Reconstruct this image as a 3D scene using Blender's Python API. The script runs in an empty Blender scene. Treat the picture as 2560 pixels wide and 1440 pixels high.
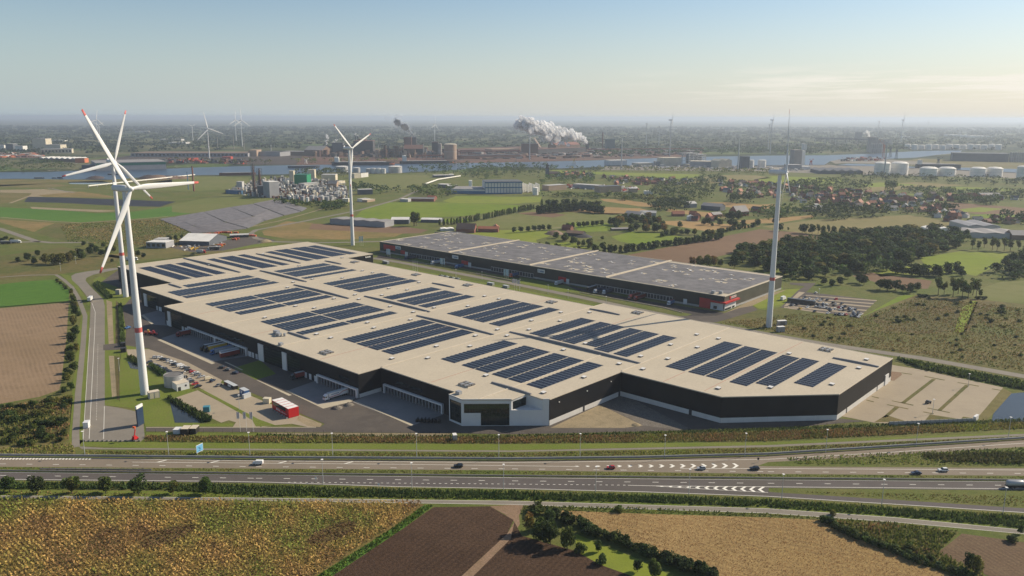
import bpy, math, random
import numpy as np
from mathutils import Vector, Matrix
from mathutils.geometry import tessellate_polygon
random.seed(11)
RNG = np.random.default_rng(11)
SC = bpy.context.scene
COL = SC.collection
PI = math.pi

# ---------------------------------------------------------------- camera, sky, sun, exposure
CAM_H = 160.0
FOCAL = 1990.0 / 2560.0 * 36.0
PITCH, ROLL = math.radians(12.1), 0.0027
CP, SP, CR, SR = math.cos(PITCH), math.sin(PITCH), math.cos(ROLL), math.sin(ROLL)
cam_data = bpy.data.cameras.new('camera')
cam_data.lens = FOCAL
cam_data.sensor_width = 36.0
cam_data.clip_start = 1.0
cam_data.clip_end = 200000.0
cam = bpy.data.objects.new('camera', cam_data)
COL.objects.link(cam)
_r, _u, _f = Vector((1, 0, 0)), Vector((0, SP, CP)), Vector((0, CP, -SP))
_cr, _cu = _r * CR + _u * SR, _u * CR - _r * SR
_m = Matrix((_cr, _cu, -_f)).transposed().to_4x4()
_m.translation = (0, 0, CAM_H)
cam.matrix_world = _m
SC.camera = cam

SUN_AZ, SUN_EL = math.radians(25.0), math.radians(32.0)     # azimuth from +X towards +Y
sun_dir = Vector((math.cos(SUN_EL) * math.cos(SUN_AZ), math.cos(SUN_EL) * math.sin(SUN_AZ), math.sin(SUN_EL)))
sun_data = bpy.data.lights.new('sun', 'SUN')
sun_data.energy = 5.0
sun_data.angle = math.radians(0.55)
sun_data.color = (1.0, 0.875, 0.69)
sun = bpy.data.objects.new('sun', sun_data)
COL.objects.link(sun)
sun.rotation_euler = sun_dir.to_track_quat('Z', 'Y').to_euler()
sun.location = (600, 300, 900)

world = bpy.data.worlds.new('World')
SC.world = world
world.use_nodes = True
wt = world.node_tree
wt.nodes.clear()
def wn(t, **kw):
    n = wt.nodes.new(t)
    for k, v in kw.items():
        setattr(n, k, v)
    return n
def wmath(op, a, b=None, c=None):
    n = wn('ShaderNodeMath', operation=op)
    for i, v in enumerate((a, b, c)):
        if v is None: continue
        if isinstance(v, (int, float)): n.inputs[i].default_value = v
        else: wt.links.new(v, n.inputs[i])
    return n.outputs[0]
sky = wn('ShaderNodeTexSky', sky_type='NISHITA')
sky.sun_disc = False
sky.sun_elevation = SUN_EL
sky.sun_rotation = PI / 2 - SUN_AZ
sky.altitude = 60
sky.air_density = 1.0
sky.dust_density = 0.5
sky.ozone_density = 2.0
# a far field of fair weather cumulus: noise on a plane overhead, seen at a grazing angle near the horizon
geo = wn('ShaderNodeNewGeometry')
sep = wn('ShaderNodeSeparateXYZ')
wt.links.new(geo.outputs['Incoming'], sep.inputs[0])
dx, dy, dz = wmath('MULTIPLY', sep.outputs[0], -1.0), wmath('MULTIPLY', sep.outputs[1], -1.0), wmath('MULTIPLY', sep.outputs[2], -1.0)
zz = wmath('ADD', wmath('MAXIMUM', dz, 0.0), 0.012)
cmb = wn('ShaderNodeCombineXYZ')
wt.links.new(wmath('DIVIDE', dx, zz), cmb.inputs[0])
wt.links.new(wmath('MULTIPLY', wmath('DIVIDE', dy, zz), 0.8), cmb.inputs[1])
wt.links.new(wmath('MULTIPLY', dz, 18.0), cmb.inputs[2])
noi = wn('ShaderNodeTexNoise')
noi.inputs['Scale'].default_value = 0.35
noi.inputs['Detail'].default_value = 7.0
noi.inputs['Roughness'].default_value = 0.62
wt.links.new(cmb.outputs[0], noi.inputs['Vector'])
def wrange(v, a, b, c=0.0, d=1.0):
    n = wn('ShaderNodeMapRange')
    n.inputs[1].default_value, n.inputs[2].default_value, n.inputs[3].default_value, n.inputs[4].default_value = a, b, c, d
    wt.links.new(v, n.inputs[0])
    return n.outputs[0]
cl = wrange(noi.outputs[0], 0.47, 0.60)
side = wrange(dx, 0.10, 0.42)
low = wmath('MULTIPLY', wrange(dz, 0.012, 0.03), wrange(dz, 0.062, 0.045))
cloud = wmath('MULTIPLY', wmath('MULTIPLY', cl, side), wmath('MULTIPLY', low, 0.75))
mixc = wn('ShaderNodeMix', data_type='RGBA')
wt.links.new(cloud, mixc.inputs[0])
# the dusty layer of air that whitens the lower sky, warmer towards the sun
veil = wn('ShaderNodeMix', data_type='RGBA')
wt.links.new(wrange(dx, -0.6, 0.75), veil.inputs[0])
veil.inputs[6].default_value = (4.0, 4.9, 5.4, 1)
veil.inputs[7].default_value = (7.9, 7.3, 6.3, 1)
hz_mix = wn('ShaderNodeMix', data_type='RGBA')
vf = wmath('MULTIPLY', wmath('POWER', wrange(dz, 0.15, 0.0), 1.4), 0.92)
wt.links.new(vf, hz_mix.inputs[0])
wt.links.new(sky.outputs[0], hz_mix.inputs[6])
wt.links.new(veil.outputs[2], hz_mix.inputs[7])
wt.links.new(hz_mix.outputs[2], mixc.inputs[6])
mixc.inputs[7].default_value = (9.0, 8.5, 7.7, 1)
bg = wn('ShaderNodeBackground')
bg.inputs[1].default_value = 0.085
wt.links.new(mixc.outputs[2], bg.inputs[0])
wo = wn('ShaderNodeOutputWorld')
wt.links.new(bg.outputs[0], wo.inputs[0])

SC.view_settings.view_transform = 'Standard'
SC.view_settings.look = 'None'
SC.view_settings.exposure = 0.35
SC.view_settings.gamma = 1.0
SC.view_settings.use_curve_mapping = False
SC.render.engine = 'CYCLES'
SC.cycles.max_bounces = 6
SC.cycles.diffuse_bounces = 2
SC.cycles.glossy_bounces = 2
SC.cycles.transmission_bounces = 2
SC.cycles.transparent_max_bounces = 12
SC.cycles.volume_bounces = 0
SC.cycles.use_denoising = True
SC.cycles.denoiser = 'OPENIMAGEDENOISE'
SC.cycles.use_adaptive_sampling = True
SC.cycles.adaptive_threshold = 0.006
SC.cycles.caustics_reflective = False
SC.cycles.caustics_refractive = False

# ---------------------------------------------------------------- where a sight line meets the ground
def ray(x, y):
    u, v = (x - 1280.0) / 1990.0, (720.0 - y) / 1990.0
    u, v = u * CR - v * SR, u * SR + v * CR
    return u, CP + v * SP, -SP + v * CP
def G(x, y, z=0.0):
    d = ray(x, y)
    t = (z - CAM_H) / min(d[2], -1e-4)
    return Vector((d[0] * t, d[1] * t, z))
def P(q):
    X, Y, Z = q[0], q[1], q[2] - CAM_H
    w = Y * CP - Z * SP
    u, v = X / w, (Y * SP + Z * CP) / w
    u, v = u * CR + v * SR, -u * SR + v * CR
    return 1280 + 1990 * u, 720 - 1990 * v
def hgt(base, ty):
    b = G(*base)
    lo, hi = 0.0, 300.0
    for _ in range(40):
        m = (lo + hi) / 2
        if P((b.x, b.y, m))[1] > ty: lo = m
        else: hi = m
    return lo
def mpp(x, y):            # metres per photo pixel on the ground there
    b = G(x, y)
    return (b.y * CP + CAM_H * SP) / 1990.0

# ---------------------------------------------------------------- materials
MATS = {}
def _noise(nt, vec, scale, detail=3.0, rough=0.55):
    n = nt.nodes.new('ShaderNodeTexNoise')
    n.inputs['Scale'].default_value = scale
    n.inputs['Detail'].default_value = detail
    n.inputs['Roughness'].default_value = rough
    nt.links.new(vec, n.inputs['Vector'])
    return n.outputs[0]
def _range(nt, v, a, b, c=0.0, d=1.0):
    n = nt.nodes.new('ShaderNodeMapRange')
    n.inputs[1].default_value, n.inputs[2].default_value, n.inputs[3].default_value, n.inputs[4].default_value = a, b, c, d
    nt.links.new(v, n.inputs[0])
    return n.outputs[0]
def _mix(nt, fac, a, b, blend='MIX'):
    n = nt.nodes.new('ShaderNodeMix')
    n.data_type = 'RGBA'
    n.blend_type = blend
    for s, v in ((0, fac), (6, a), (7, b)):
        if isinstance(v, (int, float)): n.inputs[s].default_value = v
        elif isinstance(v, tuple): n.inputs[s].default_value = (*v, 1.0)
        else: nt.links.new(v, n.inputs[s])
    return n.outputs[2]
def _new(name, rough, spec=0.3, metal=0.0):
    m = bpy.data.materials.new(name)
    m.use_nodes = True
    nt = m.node_tree
    b = nt.nodes['Principled BSDF']
    b.inputs['Roughness'].default_value = rough
    b.inputs['Specular IOR Level'].default_value = spec
    b.inputs['Metallic'].default_value = metal
    MATS[name] = m
    return m, nt, b
def _pos(nt):
    return nt.nodes.new('ShaderNodeNewGeometry').outputs['Position']
def mat(name, col, rough=0.7, var=0.12, scale=0.3, spec=0.3, metal=0.0, fine=None):
    """a solid paint, cladding or concrete with mild weathering"""
    if name in MATS: return MATS[name]
    m, nt, b = _new(name, rough, spec, metal)
    p = _pos(nt)
    d = tuple(c * (1 - var) for c in col)
    l = tuple(min(1.0, c * (1 + var)) for c in col)
    c = _mix(nt, _range(nt, _noise(nt, p, scale, 4.0), 0.3, 0.7), d, l)
    if fine:
        c = _mix(nt, _range(nt, _noise(nt, p, fine[0], 3.0), 0.35, 0.65, 0.0, fine[1]), c, (0.0, 0.0, 0.0))
    nt.links.new(c, b.inputs['Base Color'])
    return m
def gmat(name, c1, c2, c3, s1=0.012, s2=0.12, stripe=None, rough=0.95, spec=0.12, k3=0.6, fine=0.35, bump=0.0):
    """ground: two scales of colour patches, fine grain, and (optional) rows: (angle in degrees, spacing in metres, strength)"""
    m, nt, b = _new(name, rough, spec)
    p = _pos(nt)
    c = _mix(nt, _range(nt, _noise(nt, p, s1, 3.0), 0.38, 0.62), c1, c2)
    c = _mix(nt, _range(nt, _noise(nt, p, s2, 5.0, 0.65), 0.46, 0.66, 0.0, k3), c, c3)
    g = _range(nt, _noise(nt, p, 1.3, 4.0, 0.7), 0.3, 0.7, 1.0 - fine, 1.0 + fine * 0.6)
    comb = nt.nodes.new('ShaderNodeCombineColor')
    for i in range(3): nt.links.new(g, comb.inputs[i])
    c = _mix(nt, 1.0, c, comb.outputs[0], 'MULTIPLY')
    if stripe:
        a, per, st = stripe
        dot = nt.nodes.new('ShaderNodeVectorMath')
        dot.operation = 'DOT_PRODUCT'
        nt.links.new(p, dot.inputs[0])
        k = 2 * PI / per
        dot.inputs[1].default_value = (math.cos(math.radians(a)) * k, math.sin(math.radians(a)) * k, 0)
        ad = nt.nodes.new('ShaderNodeMath')
        ad.operation = 'ADD'
        nt.links.new(dot.outputs['Value'], ad.inputs[0])
        nt.links.new(_range(nt, _noise(nt, p, 0.02, 2.0), 0, 1, 0, 6.0), ad.inputs[1])
        sn = nt.nodes.new('ShaderNodeMath')
        sn.operation = 'SINE'
        nt.links.new(ad.outputs[0], sn.inputs[0])
        f = _range(nt, sn.outputs[0], -1, 1, 0, 1)
        mod = nt.nodes.new('ShaderNodeMath')
        mod.operation = 'MULTIPLY'
        nt.links.new(f, mod.inputs[0])
        nt.links.new(_range(nt, _noise(nt, p, 0.05, 4.0), 0.35, 0.65, 0.15 * st, st), mod.inputs[1])
        dk = tuple(v * 0.42 for v in c1)
        c = _mix(nt, mod.outputs[0], c, dk)
    nt.links.new(c, b.inputs['Base Color'])
    if bump:
        bp = nt.nodes.new('ShaderNodeBump')
        bp.inputs['Strength'].default_value = bump
        bp.inputs['Distance'].default_value = 0.5
        nt.links.new(_noise(nt, p, 0.6, 5.0, 0.7), bp.inputs['Height'])
        nt.links.new(bp.outputs[0], b.inputs['Normal'])
    return m
def leafmat(name, tint=(1, 1, 1)):
    m, nt, b = _new(name, 0.75, 0.15)
    a = nt.nodes.new('ShaderNodeAttribute')
    a.attribute_name = 'leaf'
    oi = nt.nodes.new('ShaderNodeObjectInfo')
    hsv = nt.nodes.new('ShaderNodeHueSaturation')
    nt.links.new(a.outputs['Color'], hsv.inputs['Color'])
    nt.links.new(_range(nt, oi.outputs['Random'], 0, 1, 0.478, 0.512), hsv.inputs['Hue'])
    mul = nt.nodes.new('ShaderNodeMath')
    mul.operation = 'FRACT'
    m7 = nt.nodes.new('ShaderNodeMath')
    m7.operation = 'MULTIPLY'
    nt.links.new(oi.outputs['Random'], m7.inputs[0])
    m7.inputs[1].default_value = 7.31
    nt.links.new(m7.outputs[0], mul.inputs[0])
    nt.links.new(_range(nt, mul.outputs[0], 0, 1, 1.2, 1.95), hsv.inputs['Value'])
    c = _mix(nt, 1.0, hsv.outputs[0], tint, 'MULTIPLY')
    nt.links.new(c, b.inputs['Base Color'])
    tr = nt.nodes.new('ShaderNodeBsdfTranslucent')
    nt.links.new(c, tr.inputs[0])
    mx = nt.nodes.new('ShaderNodeMixShader')
    mx.inputs[0].default_value = 0.28
    nt.links.new(b.outputs[0], mx.inputs[1])
    nt.links.new(tr.outputs[0], mx.inputs[2])
    nt.links.new(mx.outputs[0], nt.nodes['Material Output'].inputs[0])
    return m

# ---------------------------------------------------------------- objects and meshes
def thing(name, label, cat, loc=(0, 0, 0), rz=0.0, group=None, scale=None):
    o = bpy.data.objects.new(name, None)
    o.empty_display_size = 0.5
    COL.objects.link(o)
    o.location = loc
    o.rotation_euler = (0, 0, rz)
    if scale is not None: o.scale = scale if not isinstance(scale, (int, float)) else (scale,) * 3
    o['label'] = label
    o['category'] = cat
    if group: o['group'] = group
    return o
def tag(o, label, cat, group=None):
    o['label'] = label
    o['category'] = cat
    if group: o['group'] = group
    return o
def link(name, me, parent=None, kind=None, label=None):
    o = bpy.data.objects.new(name, me)
    COL.objects.link(o)
    if parent is not None: o.parent = parent
    if kind: o['kind'] = kind
    if label: o['label'] = label
    return o
def copy_tree(root, loc, rz=None, scale=None, label=None, group=None):
    r = root.copy()
    COL.objects.link(r)
    r.location = loc
    if rz is not None: r.rotation_euler = (0, 0, rz)
    if scale is not None: r.scale = scale if not isinstance(scale, (int, float)) else (scale,) * 3
    if label: r['label'] = label
    if group: r['group'] = group
    for ch in root.children:
        c = ch.copy()
        COL.objects.link(c)
        c.parent = r
        for g in ch.children:
            d = g.copy()
            COL.objects.link(d)
            d.parent = c
    return r
class MB:
    """gathers shapes, becomes one mesh"""
    def __init__(self):
        self.v, self.f, self.m, self.sm = [], [], [], []
    def add(self, vs, fs, mi=0, smooth=False):
        n = len(self.v)
        self.v += [tuple(a) for a in vs]
        self.f += [tuple(i + n for i in f) for f in fs]
        self.m += [mi] * len(fs)
        self.sm += [smooth] * len(fs)
        return self
    def box(self, c, s, rz=0.0, mi=0, taper=1.0):
        """c = centre of the base, s = full size"""
        x, y, z = s[0] / 2, s[1] / 2, s[2]
        co, si = math.cos(rz), math.sin(rz)
        vs = []
        for k, (zz_, tp) in enumerate(((0, 1.0), (z, taper))):
            for a, b in ((-x, -y), (x, -y), (x, y), (-x, y)):
                a, b = a * tp, b * tp
                vs.append((c[0] + a * co - b * si, c[1] + a * si + b * co, c[2] + zz_))
        return self.add(vs, [(3, 2, 1, 0), (4, 5, 6, 7), (0, 1, 5, 4), (1, 2, 6, 5), (2, 3, 7, 6), (3, 0, 4, 7)], mi)
    def prism(self, poly, z0, z1, mi=0, caps=True):
        n = len(poly)
        vs = [(p[0], p[1], z0) for p in poly] + [(p[0], p[1], z1) for p in poly]
        fs = [(i, (i + 1) % n, n + (i + 1) % n, n + i) for i in range(n)]
        if caps: fs += [tuple(range(n - 1, -1, -1)), tuple(range(n, 2 * n))]
        return self.add(vs, fs, mi)
    def cyl(self, c, r, h, n=14, r2=None, mi=0, smooth=True, caps=True):
        r2 = r if r2 is None else r2
        vs = [(c[0] + q * math.cos(2 * PI * i / n), c[1] + q * math.sin(2 * PI * i / n), c[2] + z) for q, z in ((r, 0), (r2, h)) for i in range(n)]
        self.add(vs, [(i, (i + 1) % n, n + (i + 1) % n, n + i) for i in range(n)], mi, smooth)
        if caps:
            self.add(vs[n:], [tuple(range(n))], mi)
            self.add(vs[:n], [tuple(range(n - 1, -1, -1))], mi)
        return self
    def lathe(self, c, prof, n=16, mi=0):
        vs = [(c[0] + r * math.cos(2 * PI * i / n), c[1] + r * math.sin(2 * PI * i / n), c[2] + z) for r, z in prof for i in range(n)]
        fs = []
        for k in range(len(prof) - 1):
            fs += [(k * n + i, k * n + (i + 1) % n, (k + 1) * n + (i + 1) % n, (k + 1) * n + i) for i in range(n)]
        return self.add(vs, fs, mi, True)
    def beam(self, a, b, w, h=None, mi=0):
        """a square bar between two points"""
        a, b = Vector(a), Vector(b)
        h = w if h is None else h
        d = (b - a).normalized()
        up = Vector((0, 0, 1)) if abs(d.z) < 0.95 else Vector((1, 0, 0))
        s = d.cross(up).normalized() * (w / 2)
        t = s.cross(d).normalized() * (h / 2)
        vs = [p + q for p in (a, b) for q in (-s - t, s - t, s + t, -s + t)]
        return self.add(vs, [(3, 2, 1, 0), (4, 5, 6, 7), (0, 1, 5, 4), (1, 2, 6, 5), (2, 3, 7, 6), (3, 0, 4, 7)], mi)
    def quad(self, a, b, c, d, mi=0):
        return self.add([a, b, c, d], [(0, 1, 2, 3)], mi)
    def mesh(self, name, mats):
        me = bpy.data.meshes.new(name)
        me.from_pydata(self.v, [], self.f)
        for m in (mats if isinstance(mats, (list, tuple)) else [mats]):
            me.materials.append(MATS[m] if isinstance(m, str) else m)
        me.polygons.foreach_set('material_index', self.m)
        me.polygons.foreach_set('use_smooth', self.sm)
        me.update()
        return me
    def build(self, name, mats, parent=None, kind=None, label=None):
        return link(name, self.mesh(name, mats), parent, kind, label)
def pxpoly(pts, z=0.0):
    return [G(x, y) for x, y in pts]
def sheet(name, pts, m, lvl, world=False, kind='structure', parent=None):
    """a flat piece of ground from its outline; each level lies a little above the one below"""
    q = [Vector((p[0], p[1], 0)) for p in pts] if world else pxpoly(pts)
    tri = tessellate_polygon([q])
    z = lvl * 0.012
    me = bpy.data.meshes.new(name)
    fs = []
    for a, b, c in tri:
        n = (q[b] - q[a]).cross(q[c] - q[a]).z
        fs.append((a, b, c) if n > 0 else (a, c, b))
    me.from_pydata([(v.x, v.y, z) for v in q], [], fs)
    me.materials.append(MATS[m])
    o = link(name, me, parent, kind)
    return o
def band(name, top, bot, m, lvl, kind='structure'):
    return sheet(name, list(top) + list(reversed(bot)), m, lvl, kind=kind)
def road(name, pts, width, m, lvl, z=None):
    """a strip of constant width along photo points"""
    q = [G(*p) for p in pts]
    L, R = [], []
    for i, v in enumerate(q):
        d = (q[min(i + 1, len(q) - 1)] - q[max(i - 1, 0)]).normalized()
        s = Vector((-d.y, d.x, 0)) * (width / 2)
        L.append(v + s)
        R.append(v - s)
    return sheet(name, L + R[::-1], m, lvl, world=True)
def mesh_np(name, V, F, m, cols=None, parent=None, kind=None, smooth=False):
    """fast mesh from arrays; F is (n,4) or (n,3)"""
    me = bpy.data.meshes.new(name)
    n, k = F.shape
    me.vertices.add(len(V))
    me.vertices.foreach_set('co', np.ascontiguousarray(V, np.float32).ravel())
    me.loops.add(n * k)
    me.loops.foreach_set('vertex_index', np.ascontiguousarray(F, np.int32).ravel())
    me.polygons.add(n)
    me.polygons.foreach_set('loop_start', np.arange(0, n * k, k, dtype=np.int32))
    if smooth: me.polygons.foreach_set('use_smooth', np.ones(n, bool))
    me.update(calc_edges=True)
    if cols is not None:
        at = me.color_attributes.new('leaf', 'FLOAT_COLOR', 'POINT')
        c4 = np.ones((len(V), 4), np.float32)
        c4[:, :3] = cols
        at.data.foreach_set('color', c4.ravel())
    me.materials.append(MATS[m] if isinstance(m, str) else m)
    if parent is False: return me
    return link(name, me, parent, kind)
def card_arrays(C, size, col, flat=0.0, aspect=0.7):
    """a leaf-sized quad at every centre, turned at random (flat: bias towards lying level)"""
    n = len(C)
    nv = RNG.normal(size=(n, 3))
    nv[:, 2] = nv[:, 2] * (1 + flat) + flat * np.sign(nv[:, 2] + 1e-9)
    nv /= np.linalg.norm(nv, axis=1, keepdims=True)
    t = np.cross(nv, RNG.normal(size=(n, 3)))
    t /= np.linalg.norm(t, axis=1, keepdims=True)
    b = np.cross(nv, t)
    s = np.asarray(size).reshape(-1, 1) * np.ones((n, 1)) * 0.5
    V = np.stack([C - t * s - b * s * aspect, C + t * s - b * s * aspect, C + t * s + b * s * aspect, C - t * s + b * s * aspect], 1).reshape(-1, 3)
    F = np.arange(n * 4).reshape(-1, 4)
    return V, F, np.repeat(np.broadcast_to(col, (n, 3)), 4, 0)
def inside(poly, x, y):
    r = np.zeros(len(x), bool)
    n = len(poly)
    for i in range(n):
        x0, y0, x1, y1 = poly[i][0], poly[i][1], poly[(i + 1) % n][0], poly[(i + 1) % n][1]
        c = ((y0 > y) != (y1 > y))
        r ^= c & (x < (x1 - x0) * (y - y0) / (y1 - y0 + 1e-12) + x0)
    return r
def fill(pts, n, world=False):
    """n random ground points inside an outline"""
    q = [(p[0], p[1]) for p in (pts if world else pxpoly(pts))]
    a = np.array(q)
    lo, hi = a.min(0), a.max(0)
    out = np.zeros((0, 2))
    for _ in range(60):
        c = RNG.uniform(lo, hi, (n * 2, 2))
        out = np.concatenate([out, c[inside(q, c[:, 0], c[:, 1])]])
        if len(out) >= n: break
    return out[:n]
def area(pts):
    q = pxpoly(pts)
    return abs(sum(q[i].x * q[(i + 1) % len(q)].y - q[(i + 1) % len(q)].x * q[i].y for i in range(len(q)))) / 2
ORD = 'first second third fourth fifth sixth seventh eighth ninth tenth eleventh twelfth thirteenth fourteenth fifteenth sixteenth seventeenth eighteenth nineteenth'.split()
for a_, t_ in (('twenty', 'twentieth'), ('thirty', 'thirtieth'), ('forty', 'fortieth'), ('fifty', 'fiftieth'), ('sixty', 'sixtieth')):
    ORD += [t_] + [a_ + '-' + w for w in ORD[:9]]
# ---------------------------------------------------------------- ground materials
gmat('grass_bright', (0.125, 0.165, 0.025), (0.155, 0.185, 0.035), (0.16, 0.15, 0.05), 0.03, 0.25, k3=0.45)
gmat('grass_rough', (0.11, 0.135, 0.03), (0.15, 0.145, 0.045), (0.07, 0.095, 0.02), 0.025, 0.18, bump=0.5)
gmat('grass_dry', (0.20, 0.16, 0.065), (0.145, 0.135, 0.045), (0.115, 0.10, 0.035), 0.02, 0.15, bump=0.4)
gmat('meadow_gold', (0.27, 0.185, 0.075), (0.20, 0.155, 0.055), (0.13, 0.12, 0.04), 0.015, 0.08)
gmat('scrub_brown', (0.15, 0.11, 0.05), (0.12, 0.11, 0.04), (0.08, 0.08, 0.025), 0.02, 0.14, k3=0.75, bump=0.6)
gmat('scrub_olive', (0.115, 0.12, 0.034), (0.165, 0.13, 0.05), (0.07, 0.085, 0.024), 0.018, 0.16, k3=0.7, bump=0.5)
gmat('field_green', (0.145, 0.205, 0.016), (0.175, 0.215, 0.026), (0.11, 0.16, 0.022), 0.008, 0.05, fine=0.2)
gmat('field_emerald', (0.075, 0.16, 0.022), (0.095, 0.18, 0.028), (0.06, 0.13, 0.02), 0.01, 0.12, fine=0.3)
gmat('field_lime', (0.175, 0.225, 0.022), (0.205, 0.23, 0.035), (0.14, 0.175, 0.03), 0.006, 0.05, fine=0.15)
gmat('field_pasture', (0.145, 0.16, 0.045), (0.17, 0.17, 0.06), (0.11, 0.13, 0.03), 0.006, 0.05, fine=0.2)
gmat('field_khaki', (0.235, 0.19, 0.085), (0.20, 0.17, 0.065), (0.16, 0.155, 0.055), 0.006, 0.04, fine=0.15)
gmat('field_stubble', (0.36, 0.245, 0.105), (0.31, 0.21, 0.085), (0.25, 0.165, 0.07), 0.012, 0.12, (68, 3.4, 0.45), fine=0.5, k3=0.5)
gmat('field_golden', (0.345, 0.225, 0.095), (0.30, 0.195, 0.08), (0.255, 0.165, 0.065), 0.006, 0.04, fine=0.2)
gmat('field_tilled', (0.285, 0.20, 0.125), (0.25, 0.175, 0.105), (0.235, 0.165, 0.10), 0.012, 0.1, (35, 2.6, 0.4), fine=0.25)
gmat('field_brown', (0.20, 0.128, 0.078), (0.175, 0.112, 0.068), (0.16, 0.10, 0.06), 0.006, 0.05, fine=0.2)
gmat('field_plough', (0.072, 0.042, 0.026), (0.095, 0.058, 0.036), (0.058, 0.035, 0.022), 0.012, 0.15, (-31, 2.3, 0.5), fine=0.6, bump=0.8)
gmat('field_harrowed', (0.15, 0.10, 0.06), (0.125, 0.082, 0.05), (0.19, 0.135, 0.08), 0.012, 0.12, (20, 2.2, 0.4), fine=0.4)
gmat('corn_soil', (0.20, 0.135, 0.05), (0.17, 0.14, 0.045), (0.08, 0.06, 0.025), 0.02, 0.2)
gmat('sand', (0.33, 0.265, 0.165), (0.28, 0.225, 0.14), (0.20, 0.165, 0.1), 0.03, 0.2, fine=0.3)
gmat('gravel', (0.20, 0.175, 0.145), (0.165, 0.145, 0.12), (0.12, 0.105, 0.085), 0.03, 0.3, fine=0.5)
gmat('dirt_pink', (0.27, 0.18, 0.12), (0.24, 0.16, 0.10), (0.20, 0.14, 0.08), 0.05, 0.3)
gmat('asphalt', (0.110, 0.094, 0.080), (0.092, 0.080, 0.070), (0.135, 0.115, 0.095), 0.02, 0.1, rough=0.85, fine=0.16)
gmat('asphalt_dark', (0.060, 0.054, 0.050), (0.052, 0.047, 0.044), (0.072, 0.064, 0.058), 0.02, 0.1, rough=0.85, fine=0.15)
gmat('asphalt_highway', (0.105, 0.093, 0.082), (0.118, 0.103, 0.1), (0.09, 0.08, 0.072), 0.015, 0.06, rough=0.85, fine=0.12)
gmat('concrete_highway', (0.215, 0.178, 0.135), (0.235, 0.192, 0.146), (0.19, 0.158, 0.12), 0.015, 0.05, rough=0.85, fine=0.1)
gmat('concrete_road', (0.215, 0.192, 0.158), (0.235, 0.208, 0.17), (0.185, 0.165, 0.138), 0.03, 0.1, rough=0.85, fine=0.12)
gmat('concrete_pale', (0.335, 0.278, 0.20), (0.36, 0.30, 0.215), (0.29, 0.24, 0.175), 0.02, 0.08, rough=0.85, fine=0.1)
gmat('concrete_yard', (0.225, 0.215, 0.205), (0.245, 0.232, 0.22), (0.19, 0.183, 0.176), 0.02, 0.08, rough=0.85, fine=0.12)
gmat('kerb_stone', (0.48, 0.42, 0.31), (0.43, 0.38, 0.28), (0.40, 0.35, 0.26), 0.05, 0.3, fine=0.1)
gmat('rust_yard', (0.17, 0.085, 0.055), (0.12, 0.075, 0.055), (0.09, 0.06, 0.05), 0.006, 0.02, fine=0.3)
gmat('dark_yard', (0.075, 0.062, 0.055), (0.095, 0.075, 0.062), (0.05, 0.043, 0.04), 0.006, 0.02, fine=0.3)
gmat('pit_liner', (0.030, 0.030, 0.034), (0.040, 0.038, 0.04), (0.024, 0.024, 0.028), 0.02, 0.1, rough=0.6, fine=0.2)
def far_land():
    m, nt, b = _new('far_land', 0.95, 0.05)
    p = _pos(nt)
    c = _mix(nt, _range(nt, _noise(nt, p, 0.0016, 5.0, 0.6), 0.44, 0.58), (0.030, 0.042, 0.020), (0.085, 0.092, 0.040))
    c = _mix(nt, _range(nt, _noise(nt, p, 0.0045, 5.0, 0.65), 0.54, 0.62, 0, 0.85), c, (0.022, 0.030, 0.016))
    v = nt.nodes.new('ShaderNodeTexVoronoi')
    v.inputs['Scale'].default_value = 0.004
    nt.links.new(p, v.inputs['Vector'])
    sp = nt.nodes.new('ShaderNodeSeparateColor')
    nt.links.new(v.outputs['Color'], sp.inputs[0])
    c = _mix(nt, _range(nt, sp.outputs[0], 0.80, 0.82, 0, 0.7), c, (0.16, 0.15, 0.075))
    c = _mix(nt, _range(nt, sp.outputs[1], 0.86, 0.88, 0, 0.6), c, (0.10, 0.15, 0.035))
    t = _range(nt, _noise(nt, p, 0.0011, 3.0), 0.50, 0.60)
    s = _range(nt, _noise(nt, p, 0.035, 2.0, 0.5), 0.66, 0.70)
    mu = nt.nodes.new('ShaderNodeMath')
    mu.operation = 'MULTIPLY'
    nt.links.new(t, mu.inputs[0])
    nt.links.new(s, mu.inputs[1])
    c = _mix(nt, mu.outputs[0], c, (0.42, 0.37, 0.31))
    nt.links.new(c, b.inputs['Base Color'])
far_land()
def water(name, col, rough=0.12, scale=0.05, bump=0.25):
    m, nt, b = _new(name, rough, 0.25)
    p = _pos(nt)
    c = _mix(nt, _range(nt, _noise(nt, p, scale * 0.2, 3.0), 0.4, 0.65), col, tuple(v * 0.75 for v in col))
    nt.links.new(c, b.inputs['Base Color'])
    bp = nt.nodes.new('ShaderNodeBump')
    bp.inputs['Strength'].default_value = bump
    bp.inputs['Distance'].default_value = 0.3
    nt.links.new(_noise(nt, p, scale * 8, 4.0, 0.6), bp.inputs['Height'])
    nt.links.new(bp.outputs[0], b.inputs['Normal'])
water('canal_water', (0.035, 0.06, 0.10), 0.3, 0.02, 0.5)
water('pond_water', (0.035, 0.042, 0.045), 0.12, 0.1, 0.15)
mat('line_white', (0.78, 0.75, 0.66), 0.6, 0.08, 0.8)

# ---------------------------------------------------------------- the land
R = 46000.0
me = bpy.data.meshes.new('ground')
me.from_pydata([(-R, -1500, 0), (R, -1500, 0), (R, R, 0), (-R, R, 0)], [], [(0, 1, 2, 3)])
me.materials.append(MATS['far_land'])
link('ground', me, None, 'structure')
# the cultivated plain this side of the canal
sheet('ground', [(-900, 1560), (3500, 1560), (3500, 430), (2560, 440), (2000, 426), (1400, 424), (700, 440), (0, 449), (-900, 455)], 'grass_rough', 1)

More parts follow.
